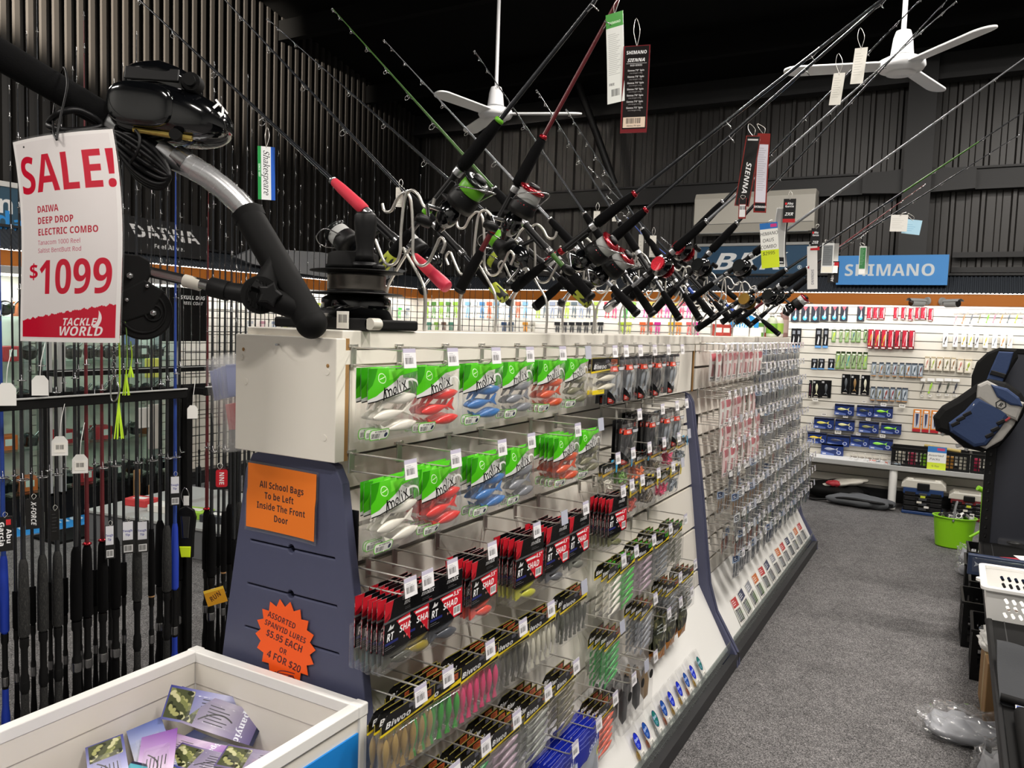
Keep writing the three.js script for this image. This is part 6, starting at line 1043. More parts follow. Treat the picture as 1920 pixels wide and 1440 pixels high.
{
  const names = { camo: 'camouflage gripped rod', trim: 'red trimmed rod with thick black grip', foam: 'thick black foam gripped rod', thin: 'slim black rod', blue: 'blue rod', cork: 'black rod with cork ring' };
  const list = [[-14, 'thin', 0], [6, 'blue', 0], [28, 'thin', 0], [43, 'camo', 1], [60, 'thin', 0], [79, 'camo', 1], [93, 'thin', 0], [107, 'camo', 1], [121, 'thin', 0], [142, 'foam', 1], [149, 'thin', 0], [163, 'trim', 1], [178, 'thin', 0], [192, 'trim', 1], [206, 'thin', 0], [216, 'foam', 1], [232, 'thin', 0], [257, 'camo', 1], [284, 'cork', 1], [300, 'foam', 0], [313, 'camo', 1], [328, 'blue', 1], [336, 'foam', 0]];
  list.forEach(([px, st, front], i) => {
    const x = front ? RX + 0.05 : RX - 0.04, z = onX(px, 1000, x).z, L = 2.15 + 0.1 * ((i * 7) % 6);
    make('st' + st + L.toFixed(2), () => standRod(st, L), [x, 0.02, z], 1.2, `${names[st]}, ${nth(i)} from the left in the near rack`, 'fishing rod', 'rods in the near rack');
  });
  const rack = (label, z0, z1, x, h) => {
    const t = thing('rod_rack', label, 'rack', [x, 0, (z0 + z1) / 2]), l = Math.abs(z0 - z1);
    obj('base', rb(0.3, 0.02, l, 0.004, 0, 0.01, 0), M.blackMatte, t); for (const s of [-1, 1]) obj('post', rb(0.04, h, 0.03, 0.004, 0, h / 2, s * (l / 2 - 0.015)), M.blackMatte, t);
    for (const y of [h - 0.02]) { obj('rail', rb(0.016, 0.035, l - 0.06, 0.003, -0.085, y, 0), M.blackMatte, t); obj('rail', rb(0.016, 0.035, l - 0.06, 0.003, 0.09, y, 0), M.blackMatte, t); for (const s of [-1, 1]) obj('rail_end', rb(0.19, 0.03, 0.012, 0.003, 0, y, s * (l / 2 - 0.03)), M.blackMatte, t); }
    obj('clip_strip', rb(0.012, 0.006, l - 0.06, 0.002, 0.1, h, 0), M.greyLight, t);
    return t;
  };
  rack('near black rod rack with a chrome edged rail, full of standing rods', -0.9, -2.2, RX, 1.32);
  rack('second black rod rack, just beyond the near one', -2.25, -3.5, RX - 0.02, 1.32);
  [[388, 'trim'], [397, 'foam'], [410, 'thin'], [420, 'cork'], [431, 'foam'], [440, 'thin'], [449, 'camo'], [458, 'thin'], [466, 'foam']].forEach(([px, st], i) => { const x = RX + (i % 2 ? 0.04 : -0.05), L = 2.15 + 0.1 * ((i * 5) % 6); make('st' + st + L.toFixed(2), () => standRod(st, L), [x, 0.02, onX(px, 900, x).z], 1.2, `${names[st]}, ${nth(i)} from the left in the second rack`, 'fishing rod', 'rods in the second rack'); });
  // rows of slim rods farther back, seen over the gondola and between the near rods
  rack('long black rod rack behind the gondola, holding slim rods', -3.2, -7.0, -3.62, 1.1);
  for (let i = 0, px = 478; px < 1004; i++, px += rnd(7, 15)) { const x = -3.62 + (i % 2 ? 0.06 : -0.06), L = 2.2 + 0.07 * ((i * 5) % 8); make('stfar' + L.toFixed(2), () => standRod('far', L), [x, 0.02, onX(px, 600, x).z], 1.0 + rnd(1), `slim dark rod, ${nth(i)} from the left in the long rack behind the gondola`, 'fishing rod', 'slim rods in the long rack'); }
  rack('short black rod rack between the near rack and the left wall', -3.2, -5.7, -5.5, 1.2);
  for (let i = 0, px = 212; px < 470; i++, px += rnd(9, 17)) { const x = -5.5 + (i % 2 ? 0.06 : -0.06), L = 2.3 + 0.1 * ((i * 5) % 8); make('stfar' + L.toFixed(2), () => standRod('far', L), [x, 0.02, onX(px, 600, x).z], 1.0 + rnd(1), `slim dark rod, ${nth(i)} from the left in the rack before the left wall`, 'fishing rod', 'slim rods before the left wall'); }
  // swing tags on the near rods
  const swing = (i, px, py, s, white) => { const p = onX(px, py, RX + 0.12); make('swing' + s + white, () => { const t = G('swing_tag'), w = 0.05 * s, h = 0.068 * s; obj('tag', ext([[-w / 2, -h], [w / 2, -h], [w / 2, -h * 0.25], [w * 0.25, 0], [-w * 0.25, 0], [-w / 2, -h * 0.25]], 0.001), M.whiteBright, t); if (white) obj('barcode_label', card(w * 0.7, h * 0.5, P.bar, 0.001).translate(0, -h * 0.6, 0.0012), ink(P.bar), t); obj('string', tube([[0, -0.004, 0], [0.004, 0.05, 0], [0.012, 0.11, -0.03]], 0.0011, 10, 5), M.whiteBright, t); return t; }, p, 0.9, `white swing tag on a near rod, ${nth(i)} from the left`, 'tag', 'swing tags in the near rack'); };
  [[12, 718, 1.1, 0], [75, 704, 1, 0], [112, 818, 1, 1], [150, 852, 1, 1], [361, 760, 0.8, 0]].forEach((a, i) => swing(i, ...a));
  const racktag = (x0, y0, x1, y1, label, draw, W, H) => hangTag(x0, y0, x1, y1, (RX + 0.09) / ray((x0 + x1) / 2, (y0 + y1) / 2).x, label, draw, W, H, (x0 + x1) / 2, y0 - 8, { turn: 0.1 });
  racktag(-4, 968, 22, 1034, 'black brand tag with white upright letters at the left edge', (c, w, h) => { fill(c, '#121214', 0, 0, w, h); text(c, 'Abu', w - 20, h / 2 + 12, 34, '#fff', { rot: Math.PI / 2 }); text(c, 'Garcia', 26, h / 2, 34, '#fff', { rot: Math.PI / 2 }); fill(c, '#d02a30', w - 34, 14, 24, 24); }, 80, 150);
  racktag(50, 934, 76, 992, 'black tag with white slanted lettering between the camouflage rods', (c, w, h) => { fill(c, '#141416', 0, 0, w, h); text(c, 'X-FORCE', w / 2, h / 2, 26, '#eee', { rot: Math.PI / 2, skew: 0.3 }); }, 60, 140);
  racktag(96, 955, 110, 1014, 'plain black tag hanging in the middle of the near rack', (c, w, h) => { fill(c, '#0e0e10', 0, 0, w, h); lines2(c, w); }, 40, 130);
  const pen = (c, w, h) => { fill(c, '#18181a', 0, 0, w, h); fill(c, '#dfe0e6', 4, 4, w - 14, h * 0.56); text(c, 'Tough', w / 2 - 4, h * 0.3, 15, '#3a3c8c'); text(c, 'Tip', w / 2 - 4, h * 0.42, 15, '#3a3c8c'); fill(c, '#ddd', 8, h - 40, w - 18, 34); barcode(c, 12, h - 36, w - 26, 24); };
  [[198, 984, 215, 1048], [230, 976, 252, 1038], [258, 976, 278, 1036], [320, 892, 338, 948]].forEach(([a, b, c, d], i) => racktag(a, b, c, d, `black and white rod tag with a tough tip label, ${nth(i)} from the left`, pen, 60, 150));
}
function lines2(c, w) { scribble(c, '#444', 6, 20, w - 14, 6, 14, 2); }
// lime tassels, chain, hooks, gloves and the pliers holster hanging on the rack
{
  const lime = col(0xb8e02a, 0.7);
  for (const [i, [px, y0, y1, D, s]] of [[222, 600, 825, 1.66, 0.75], [236, 612, 742, 1.67, 0.55], [245, 640, 708, 1.68, 0.5]].entries()) {
    const a = far(px, y0, D), b = far(px, y1, D), t = thing('lime_tassel', `${['long', 'short', 'shortest'][i]} lime cord tassel hanging under the pulley head`, 'tassel', a), L = a.y - b.y;
    obj('cord', tube([[0, 0, 0], [0.004, -L * 0.4, 0], [0, -L * 0.72, 0]], 0.0026 * s, 14, 6), lime, t); obj('skirt', Array.from({ length: 14 }, (_, k) => bar(V(0, -L * 0.7, 0), V(Math.cos(k * 0.45 * 2) * 0.012 * s, -L, Math.sin(k * 0.45 * 2) * 0.012 * s), 0.0018, 0.0012, 5)), lime, t).userData.kind = 'stuff';
  }
  const D = 1.64, t = thing('swivel_chain', 'chain of steel swivels ending in a large hook, under the pulley head', 'chain', far(213, 655, D));
  obj('cord', bar(V(0, 0, 0), far(222, 606, 1.66).sub(far(213, 655, D)), 0.001), M.black, t);
  const m = D / FOC; [[0, 0], [1, 15], [0, 29], [1, 42]].forEach(([x, y], i) => obj('swivel', [new THREE.TorusGeometry(0.006, 0.0012, 6, 16).translate(x * m, -y * m, 0)], M.steel, t));
  obj('hook', tube([[0, -52 * m, 0], [-8 * m, -66 * m, 0], [-9 * m, -86 * m, 0], [-4 * m, -98 * m, 0], [10 * m, -92 * m, 0], [16 * m, -74 * m, 0], [10 * m, -60 * m, 0]], 0.0017, 30, 6), M.steel, t);
  const p = thing('pliers_holster', 'black pliers holster with a bright yellow tip hanging on the rack post', 'holster', onX(349, 950, RX + 0.05));
  const mm = (RX + 0.05) / ray(349, 950).x / FOC, q = (x, y) => [(x - 349) * mm, -(y - 950) * mm];
  p.rotation.y = 0.6;
  obj('sheath', ext([q(332, 966), q(338, 956), q(350, 950), q(362, 957), q(366, 970), q(362, 1005), q(361, 1044), q(340, 1044), q(337, 1005)], 0.02, 0.004), M.rubber, p); obj('pocket', ext([q(341, 968), q(357, 968), q(354, 1008), q(344, 1008)], 0.026, 0.003), M.blackGloss, p); obj('yellow_tip', ext([q(340, 1026), q(358, 1026), q(357, 1044), q(343, 1044)], 0.028, 0.003), col(0xd6f01e, 0.4), p);
  obj('carabiner', tube([V(...q(346, 948), 0), V(...q(340, 930), 0), V(...q(346, 914), 0), V(...q(354, 926), 0), V(...q(352, 948), 0)], 0.002, 20, 6), M.steel, p); obj('label', rb(10 * mm, 18 * mm, 0.002, 0.0005, ...q(350, 938), 0.006), M.whiteBright, p);
  const y = thing('yellow_packet', 'yellow lure packet hanging beside the purple grey end panel', 'lure pack', onX(404, 1118, RX + 0.1)); y.rotation.set(0, 0.6, 0.3); const yr = print(90, 60, (c, w, h) => { fill(c, '#d89a1c', 0, 0, w, h); text(c, 'RUN', w / 2, h / 2, 26, '#5a2a10', { rot: -0.3 }); fill(c, '#f0c840', 0, 0, w, 10); }, 1); obj('packet', card(0.085, 0.07, yr, 0.004), ink(yr), y); obj('tab', rb(0.02, 0.012, 0.001, 0.0004, 0, 0.03, 0), M.whiteBright, y);
  // clear sleeves hanging on the hidden side of the gondola
  for (let i = 0; i < 5; i++) { const c = far(440 - i * 8, 660 + i * 3, 1.98 + i * 0.03), s = make('sleeve', () => { const g = G('rig_sleeve'); obj('sleeve', pouch(0.075, 0.25, 0.012, 4, 8), M.clearStiff, g); obj('header', rb(0.06, 0.03, 0.002, 0.001, 0, -0.018, 0.002), M.clearStiff, g); obj('red_rig', rb(0.02, 0.07, 0.004, 0.002, 0.01, -0.16, 0), col(0xa83a3c, 0.5), g); obj('blue_backing', rb(0.03, 0.08, 0.002, 0.001, -0.01, -0.07, -0.002), col(0x7a80a0, 0.5), g); return g; }, c, 0.75, `clear rig sleeve hanging left of the gondola end, ${nth(i)} from the right`, 'rig sleeve', 'clear rig sleeves'); s.rotation.set(0, 0.75 + i * 0.1, 0.1 + i * 0.015, 'YXZ'); }
  const nn = hangTag(396, 878, 428, 918, 2.3, 'black tag with red badge hanging under the clear sleeves', (c, w, h) => { fill(c, '#141416', 0, 0, w, h); c.fillStyle = '#c8202e'; c.beginPath(); c.roundRect(24, 6, w - 30, h - 18, 10); c.fill(); text(c, 'NNE', w / 2 + 8, h / 2 - 2, 30, '#f4f4f4', { rot: Math.PI / 2 }); }, 84, 104, 412, 868);
}
// ================================================================ signs, cabinets and grid along the left wall
function leftBoard(name, label, a, b, x, draw, W, H, frame) {
  const p = onX(a[0], a[1], x), q = onX(b[0], b[1], x), w = Math.abs(p.z - q.z), h = p.y - q.y, r = print(W, H, draw, 1), t = thing(name, label, 'sign', [x, (p.y + q.y) / 2, (p.z + q.z) / 2], AISLE);
  obj('panel', card(w, h, r, 0.03), ink(r), t);
  if (frame) for (const [fw, fh, u, v] of [[w, 0.04, 0, h / 2 + 0.02], [w, 0.04, 0, -h / 2 - 0.02], [0.04, h + 0.08, w / 2 + 0.02, 0]]) obj('frame', rb(fw, fh, 0.045, 0.004, u, v, 0.004), M.whiteBright, t);
}
leftBoard('brand_sign', 'slate blue lit sign with white and blue letters at the left edge', [-120, 330], [46, 446], WL + 0.1, (c, w, h) => { fill(c, '#2f556c', 0, 0, w, h); text(c, 'n', w - 58, 58, 84, '#fff'); text(c, 'd', w - 66, 112, 84, '#2a9cf0'); text(c, 'a', w - 22, 118, 70, '#2a9cf0'); }, 240, 160, 1);
leftBoard('brand_sign', 'black sign with white angular letters above the left awning', [224, 402], [388, 488], WL + 0.28, (c, w, h) => { fill(c, '#141416', 0, 0, w, h); text(c, 'DAIWA', w / 2 - 4, 54, 66, '#f4f4f4', { skew: -0.5, sx: 1.15 }); fill(c, '#141416', 0, 50, w, 4); text(c, 'Feel Alive.', w / 2 + 10, 106, 24, '#eee'); }, 330, 140);
{
  const z = onX(480, 490, WL + 0.3).z, t = thing('grey_hull', 'long pale grey pointed board resting on the left awning near the corner', 'board', [WL + 0.32, 0, 0]);
  const pts = [[438, 482], [476, 466], [600, 474], [700, 492], [760, 508], [700, 532], [560, 512], [470, 494]].map(([x, y]) => { const p = onX(x, y, WL + 0.32); return [-p.z, p.y]; });
  obj('hull', ext(pts, 0.05, 0.006).rotateY(Math.PI / 2), col(0x8d8f92, 0.55), t);
}
{
  const X = -5.98, al = M.greyLight;
  const cabinet = (label, z0, z1) => {
    const t = thing('glass_cabinet', label, 'cabinet', [X - 0.16, 0, (z0 + z1) / 2]), w = Math.abs(z0 - z1), d = 0.32, H = 1.9;
    obj('plinth', bx(d, 0.22, w, 0, 0.11, 0), M.blackMatte, t); obj('back', bx(0.01, H - 0.22, w, -d / 2 + 0.005, (H + 0.22) / 2, 0), M.white, t);
    for (const s of [-1, 1]) for (const k of [-1, 1]) obj('post', bx(0.03, H - 0.2, 0.045, k * (d / 2 - 0.015), (H + 0.2) / 2, s * (w / 2 - 0.0225)), al, t);
    obj('top_frame', bx(d, 0.05, w, 0, H, 0), al, t); obj('door', bx(0.005, H - 0.3, w - 0.09, d / 2 - 0.003, (H + 0.22) / 2, 0), M.glass, t);
    obj('added_light_tube', bx(0.02, 0.015, w - 0.12, d / 2 - 0.05, H - 0.035, 0), M.led, t);  // tube and its area light are added to brighten the cabinet inside
    const l = new THREE.RectAreaLight(0xf4faff, 110, w - 0.12, 0.03); l.castShadow = true; l.position.set(X - 0.16 + d / 2 - 0.05, H - 0.045, (z0 + z1) / 2); scene.add(l); l.lookAt(X - 0.16 - 0.1, 0, (z0 + z1) / 2);
    for (let k = 0; k < 5; k++) obj('shelf', bx(d - 0.03, 0.008, w - 0.06, 0, 0.24 + k * 0.33, 0), M.glass, t);
    return t;
  };
  const zp = onX(106, 800, X).z, ze = onX(338, 800, X).z;
  cabinet('near glass display cabinet with grey metal posts by the left wall', zp + 1.25, zp + 0.03); cabinet('far glass display cabinet with grey metal posts by the left wall', zp - 0.03, ze);
  const reel = (hue) => () => { const t = G('boxed_reel'); obj('reel_body', [tr(ball(0.06, 1, 0.95, 0.8, 14), 0, 0.06, 0), cy(0.045, 0.045, 0.06, 18, 0, 0.065, 0.03).rotateX(0.2)], hue, t); obj('spool', cy(0.033, 0.033, 0.035, 18).rotateX(Math.PI / 2).translate(0, 0.06, 0.05), M.steel, t); obj('handle', bar(V(0.04, 0.06, 0), V(0.1, 0.13, 0.03), 0.007, 0.01, 8), M.steel, t); return t; };
  const boxB = (hue) => () => { const t = G('reel_box'); obj('carton', rb(0.13, 0.11, 0.12, 0.004, 0, 0.055, 0), col(hue, 0.5), t); obj('label', rb(0.06, 0.05, 0.002, 0.0005, 0.01, 0.06, 0.061), M.whiteBright, t); return t; };
  let n = 0, m2 = 0;
  for (let k = 0; k < 5; k++) for (let z = zp + 0.75; z > ze + 0.08; z -= 0.135 + rnd(0.03)) {
    if (Math.abs(z - zp) < 0.09) continue;
    const y = 0.246 + k * 0.33, q = rnd();
    if (q < 0.68) make('creel' + Math.floor(q * 5), reel([M.blackGloss, darkMetal, M.black, M.steel][Math.floor(q * 5) % 4]), [X - 0.12, y, z], AISLE + rnd(-0.6, 0.6), `fishing reel standing in the glass cabinets, ${nth(n++)} from the bottom`, 'reel', 'reels in the glass cabinets');
    else make('cbox' + Math.floor(q * 10), boxB([0xd86a2c, 0xe4e2de, 0xc0303a, 0x2a2c30][Math.floor(q * 20) % 4]), [X - 0.14, y, z], AISLE + rnd(-0.2, 0.2), `reel carton in the glass cabinets, ${nth(m2++)} from the bottom`, 'box', 'reel cartons in the glass cabinets');
  }
  // wire grid panel with goods
  const g = thing('grid_panel', 'black wire grid panel standing before the white left wall', 'grid panel', [X, 0, ze - 1.15]); const gw = 2.2;
  for (let i = 0; i <= 19; i++) obj('upright_wire', bar(V(0, 0.15, -gw / 2 + i * gw / 19), V(0, 1.85, -gw / 2 + i * gw / 19), 0.0035, 0.0035, 6), M.black, g);
  for (let j = 0; j <= 9; j++) obj('cross_wire', bar(V(0.004, 0.15 + j * 0.189, -gw / 2), V(0.004, 0.15 + j * 0.189, gw / 2), 0.004, 0.004, 6), M.black, g);
  const goods = [[272, 783, 30, 36, 0xd8d6d0, 'white boxed rig card'], [288, 800, 22, 80, 0xb8b4ac, 'grey sleeve'], [246, 630, 26, 30, 0x6a86a8, 'blue packet'], [286, 690, 28, 34, 0xc8d060, 'lime glove'], [258, 905, 14, 46, 0xb48a5c, 'brown wooden handle'], [282, 930, 12, 40, 0x9a7048, 'tan wooden handle'], [352, 920, 12, 60, 0xb89264, 'pale wooden handle'], [320, 870, 20, 26, 0x3c5a80, 'small blue packet'], [372, 900, 10, 50, 0x2c2e30, 'black tool']];
  for (const [px, py, w, h, hue, nm] of goods) { const p = onX(px, py, X + 0.05), s = 7.2 / FOC, t = thing('hanging_goods', `${nm} hanging on the black wire grid by the left wall`, 'packet', p, AISLE); obj('pack', rb(w * s, h * s, 0.03, 0.008), col(hue, 0.6), t); obj('hanger', tube([[0, h * s / 2, 0], [0, h * s / 2 + 0.03, 0], [0, h * s / 2 + 0.03, -0.05]], 0.003, 8, 5), M.steel, t); }
  const sh = onX(346, 590, X + 0.12), j = thing('black_jersey', 'black jersey with white lettering hanging before the left wall', 'jersey', sh, AISLE), jr = print(128, 40, (c, w, h) => { c.clearRect(0, 0, w, h); text(c, 'SKULL DUG', w / 2, 12, 18, '#e8e8e8', { skew: 0.2 }); text(c, 'REEL COAT', w / 2, 31, 15, '#c8c8c8', { skew: 0.2 }); }, 1);
  obj('body', warp(new THREE.BoxGeometry(0.44, 0.46, 0.03, 16, 16, 1), (v) => { v.z += 0.012 * Math.sin(v.x * 28) * (0.6 - v.y); v.x *= 1 + 0.25 * Math.max(0, v.y - 0.1); }), M.blackMatte, j); obj('hanger', [bar(V(0, 0.23, 0), V(0, 0.3, 0), 0.005), bar(V(0, 0.3, 0), V(0, 0.3, -0.1), 0.005)], M.steel, j); const jl = obj('lettering', place(new THREE.PlaneGeometry(0.34, 0.1), jr), ink(jr, 'decal'), j); jl.position.set(0.06, 0.13, 0.034);
  // low plinth and floor mat
  const c0 = onY(255, 1035, 0.1), pl = thing('low_plinth', 'low pale plinth with goods on it, standing on the carpet behind the rods', 'plinth', [-4.75, 0, -3.95], 0.12);
  obj('body', rb(1.25, 0.2, 0.95, 0.006, 0, 0.1, 0), M.grey, pl); obj('top', rb(1.28, 0.02, 0.98, 0.004, 0, 0.21, 0), M.greyLight, pl);
  const goods2 = [[-0.4, 0.3, 0xc83a3c, 'red'], [-0.1, 0.32, 0xe8e4dc, 'white'], [0.2, 0.3, 0x9ac83a, 'lime'], [0.42, 0.3, 0x2c2e34, 'black']]; goods2.forEach(([x, z, hue, nm]) => { const t = thing('carton', `${nm} carton lying on the low pale plinth`, 'box', [-4.75 + x, 0.22, -3.95 + z * 0.8], 0.2); obj('carton', rb(0.2, 0.05, 0.14, 0.004, 0, 0.025, 0), col(hue, 0.5), t); obj('label', rb(0.1, 0.002, 0.06, 0.0005, 0, 0.0506, 0), M.whiteBright, t); });
  const mr = print(260, 90, (c, w, h) => { fill(c, '#2f8fd8', 0, 0, w, h); text(c, 'shimano', w / 2, h / 2, 40, '#cfe8fa', { skew: 0.2 }); }, 1), mp = onY(60, 985, 0.004);
  tag(obj('floor_mat', place(new THREE.BoxGeometry(1.15, 0.5, 0.006), mr).rotateX(-Math.PI / 2).rotateY(1.45).translate(mp.x, 0.004, mp.z), ink(mr)), 'blue floor mat with white lettering on the carpet before the cabinets', 'mat');
}
// ================================================================ the black shelf on the right, its goods, and what stands on the floor beside it
const SY = 0.47, SX = 0.18, SZ = -5.28;
{
  const t = thing('black_shelving', 'black metal shelving with dark end panel and slotted upright on the right', 'shelving', [SX, 0, SZ]);
  obj('shelf_board', rb(0.62, 0.03, 4.3, 0.004, 0.31, SY - 0.015, 2.15), M.blackMatte, t); obj('front_lip', rb(0.02, 0.05, 4.3, 0.006, 0.008, SY - 0.02, 2.15), M.black, t); obj('shelf_seam', bx(0.004, 0.002, 4.2, 0.06, SY + 0.0005 - 0.0002, 2.15), M.kick, t);
  for (const z of [1.1, 2.2]) obj('board_joint', bx(0.6, 0.0016, 0.003, 0.31, SY + 0.0004, z), M.kick, t);
  obj('end_panel', rb(0.9, 1.13, 0.02, 0.004, 0.5, SY + 0.55, 0.0), mat(0x22252e, 0.6), t);
  const holes = []; for (let k = 0; k < 21; k++) holes.push(roundedPath(0.012, 0.024, 0.003, 0.006, 0.05 + k * 0.052 - 0.55, THREE.Path));
  obj('upright', ext([[-0.022, -0.56], [0.03, -0.56], [0.03, 0.56], [-0.022, 0.56]], 0.03, 0, holes).translate(0.02, SY + 0.54, 0.015), M.black, t); obj('upright_back', bx(0.05, 1.1, 0.004, 0.024, SY + 0.54, -0.004), M.greyLight, t);
  obj('panel_top', rb(0.9, 0.03, 0.03, 0.004, 0.5, SY + 1.1, 0.0), M.blackMatte, t); obj('foot', [bx(0.5, SY - 0.03, 0.04, 0.37, (SY - 0.03) / 2, 0.05)], M.blackMatte, t); obj('back_panel', bx(0.02, 1.5, 4.3, 0.64, 0.75, 2.15), M.blackMatte, t);
}
{
  // the backpack hung at the corner of the panel, drawn out in its own plane
  const D = 4.4, c = far(1838, 765, D), t = thing('sling_backpack', 'navy and grey sling backpack hanging at the corner of the dark panel', 'backpack', c); t.lookAt(camera.position.x, c.y, camera.position.z);
  const m = D / FOC, q = (x, y) => [(x - 1838) * m, -(y - 765) * m], navy = mat(0x1c3054, 0.75, 0, { bumpMap: speck, bumpScale: 0.0006 }), grey = mat(0x8f8d88, 0.8, 0, { bumpMap: speck, bumpScale: 0.0006 });
  obj('shoulder_pad', ext([q(1825, 740), q(1824, 706), q(1830, 682), q(1845, 664), q(1862, 655), q(1886, 657), q(1888, 668), q(1878, 690), q(1866, 724), q(1850, 742)], 0.04, 0.012).translate(0, 0, -0.06), M.blackMatte, t);
  obj('strap', ext([q(1862, 660), q(1882, 660), q(1876, 690), q(1866, 722), q(1858, 728), q(1844, 722), q(1852, 692)], 0.02, 0.006).translate(0, 0, -0.02), navy, t); obj('strap_buckle', ext([q(1852, 694), q(1874, 700), q(1872, 706), q(1850, 700)], 0.026, 0.003).translate(0, 0, -0.016), M.black, t);
  obj('body', ext([q(1836, 728), q(1850, 720), q(1872, 724), q(1892, 738), q(1900, 750), q(1896, 770), q(1882, 800), q(1866, 826), q(1846, 836), q(1820, 832), q(1796, 812), q(1776, 806), q(1772, 790), q(1782, 774), q(1806, 756)], 0.12, 0.03).translate(0, 0, -0.01), M.blackMatte, t);
  obj('main_pocket', ext([q(1836, 750), q(1870, 764), q(1878, 772), q(1866, 796), q(1848, 826), q(1834, 830), q(1798, 808), q(1796, 798), q(1818, 776)], 0.05, 0.02).translate(0, 0, 0.055), navy, t);
  obj('top_flap', ext([q(1836, 724), q(1846, 718), q(1858, 724), q(1872, 734), q(1888, 748), q(1900, 752), q(1894, 776), q(1880, 770), q(1856, 756), q(1836, 742)], 0.05, 0.016).translate(0, 0, 0.055), grey, t);
  obj('navy_lid', ext([q(1856, 722), q(1876, 728), q(1894, 742), q(1899, 752), q(1886, 750), q(1866, 738)], 0.05, 0.012).translate(0, 0, 0.066), navy, t);
  obj('side_grey', ext([q(1896, 774), q(1890, 790), q(1874, 818), q(1852, 836), q(1838, 832), q(1850, 818), q(1868, 798), q(1882, 776)], 0.05, 0.01).translate(0, 0, 0.03), grey, t);
  const lr = print(80, 80, (cc, w, h) => { cc.clearRect(0, 0, w, h); cc.strokeStyle = '#16181c'; cc.lineWidth = 6; cc.beginPath(); for (let i = 0; i < 6; i++) { const a = i * Math.PI / 3; cc[i ? 'lineTo' : 'moveTo'](40 + 33 * Math.cos(a), 40 + 33 * Math.sin(a)); } cc.closePath(); cc.stroke(); text(cc, 'R', 40, 41, 40, '#16181c', { skew: 0.2 }); }, 1);
  const b = obj('badge', place(new THREE.PlaneGeometry(0.06, 0.06), lr), ink(lr, 'decal'), t); b.position.set(...q(1870, 754), 0.083); b.rotation.z = -0.35;
  obj('label', rb(0.05, 0.018, 0.004, 0.001, 0, 0, 0).rotateZ(-0.35).translate(...q(1834, 762), 0.075), M.whiteBright, t);
  for (const [x, y, a] of [[1818, 776, 0.6], [1808, 786, 0.6], [1800, 796, 0.6], [1872, 786, 0.6], [1864, 800, 0.6], [1856, 812, 0.6]]) obj('loop', rb(0.045, 0.02, 0.012, 0.005, 0, 0, 0).rotateZ(a).translate(...q(x, y), 0.078), M.black, t);
  for (const [x, y, a] of [[1782, 816, 0.9], [1822, 840, 1.2], [1810, 838, 0.4]]) obj('buckle', rb(0.045, 0.02, 0.012, 0.005, 0, 0, 0).rotateZ(a).translate(...q(x, y), 0.02), M.greyLight, t);
  obj('zip_pull', rb(0.03, 0.012, 0.006, 0.003, 0, 0, 0).rotateZ(0.8).translate(...q(1882, 780), 0.08), col(0x8a2a30, 0.5), t);
}
// white basket on the shelf
{
  const z = -3.95, t = thing('white_basket', 'white plastic basket with slotted sides on the black shelf', 'basket', [SX + 0.21, SY, z - 0.02], 0.0), w = 0.42, d = 0.34, H = 0.135;
  const wall = (L, nx) => { const h = []; for (let r = 0; r < 3; r++) for (let k = 0; k < nx; k++) { const p = roundedPath(0.012, 0.024, 0.0055, 0, 0, THREE.Path), a = 0.5, sh = new THREE.Path(p.getPoints(4).map((v) => new THREE.Vector2(v.x * Math.cos(a) - v.y * Math.sin(a) + (k - (nx - 1) / 2) * 0.027 + (r % 2) * 0.008, v.x * Math.sin(a) + v.y * Math.cos(a) + 0.03 + r * 0.03))); h.push(sh); } return ext([[-L / 2, 0], [L / 2, 0], [L / 2 + 0.012, H], [-L / 2 - 0.012, H]], 0.004, 0, h); };
  for (const s of [-1, 1]) { obj('side', wall(w, 12).rotateX(s * 0.09).translate(0, 0, s * (d / 2)), M.whiteBright, t); obj('side', wall(d, 9).rotateX(0.09).rotateY(s * Math.PI / 2).translate(s * w / 2, 0, 0), M.whiteBright, t); }
  obj('floor', rb(w, 0.006, d, 0.002, 0, 0.004, 0), M.whiteBright, t);
  const o = roundedPath(w + 0.06, d + 0.06, 0.03); o.holes.push(roundedPath(w + 0.022, d + 0.022, 0.02, 0, 0, THREE.Path)); obj('rim', new THREE.ExtrudeGeometry(o, { depth: 0.01, bevelEnabled: true, bevelSize: 0.003, bevelThickness: 0.003, bevelSegments: 2 }).rotateX(-Math.PI / 2).translate(0, H - 0.006, 0), M.whiteBright, t);
  obj('rim_tab', cy(0.018, 0.018, 0.012, 18, -w / 2 - 0.03, H, d * 0.2), M.whiteBright, t);
  for (let i = 0; i < 8; i++) { const hue = [0x5a4a3c, 0xb0aca4, 0x2c2c30, 0x8c6a44][i % 4]; make('basketpack' + hue, () => { const g = G('lure_pack'); obj('pouch', pouch(0.1, 0.08, 0.02, hue % 5, 6).rotateX(-Math.PI / 2), M.clear, g); obj('lure', tr(fish(0.075, 0.012), 0, 0.002, 0.04), soft(hue), g); return g; }, [SX + 0.08 + (i % 4) * 0.09, SY + 0.022 + (i >> 2) * 0.02, z + 0.02 - (i % 3) * 0.08], i, `small lure pack lying in the white basket, ${nth(i)} from its left`, 'lure pack', 'packs in the white basket'); }
}
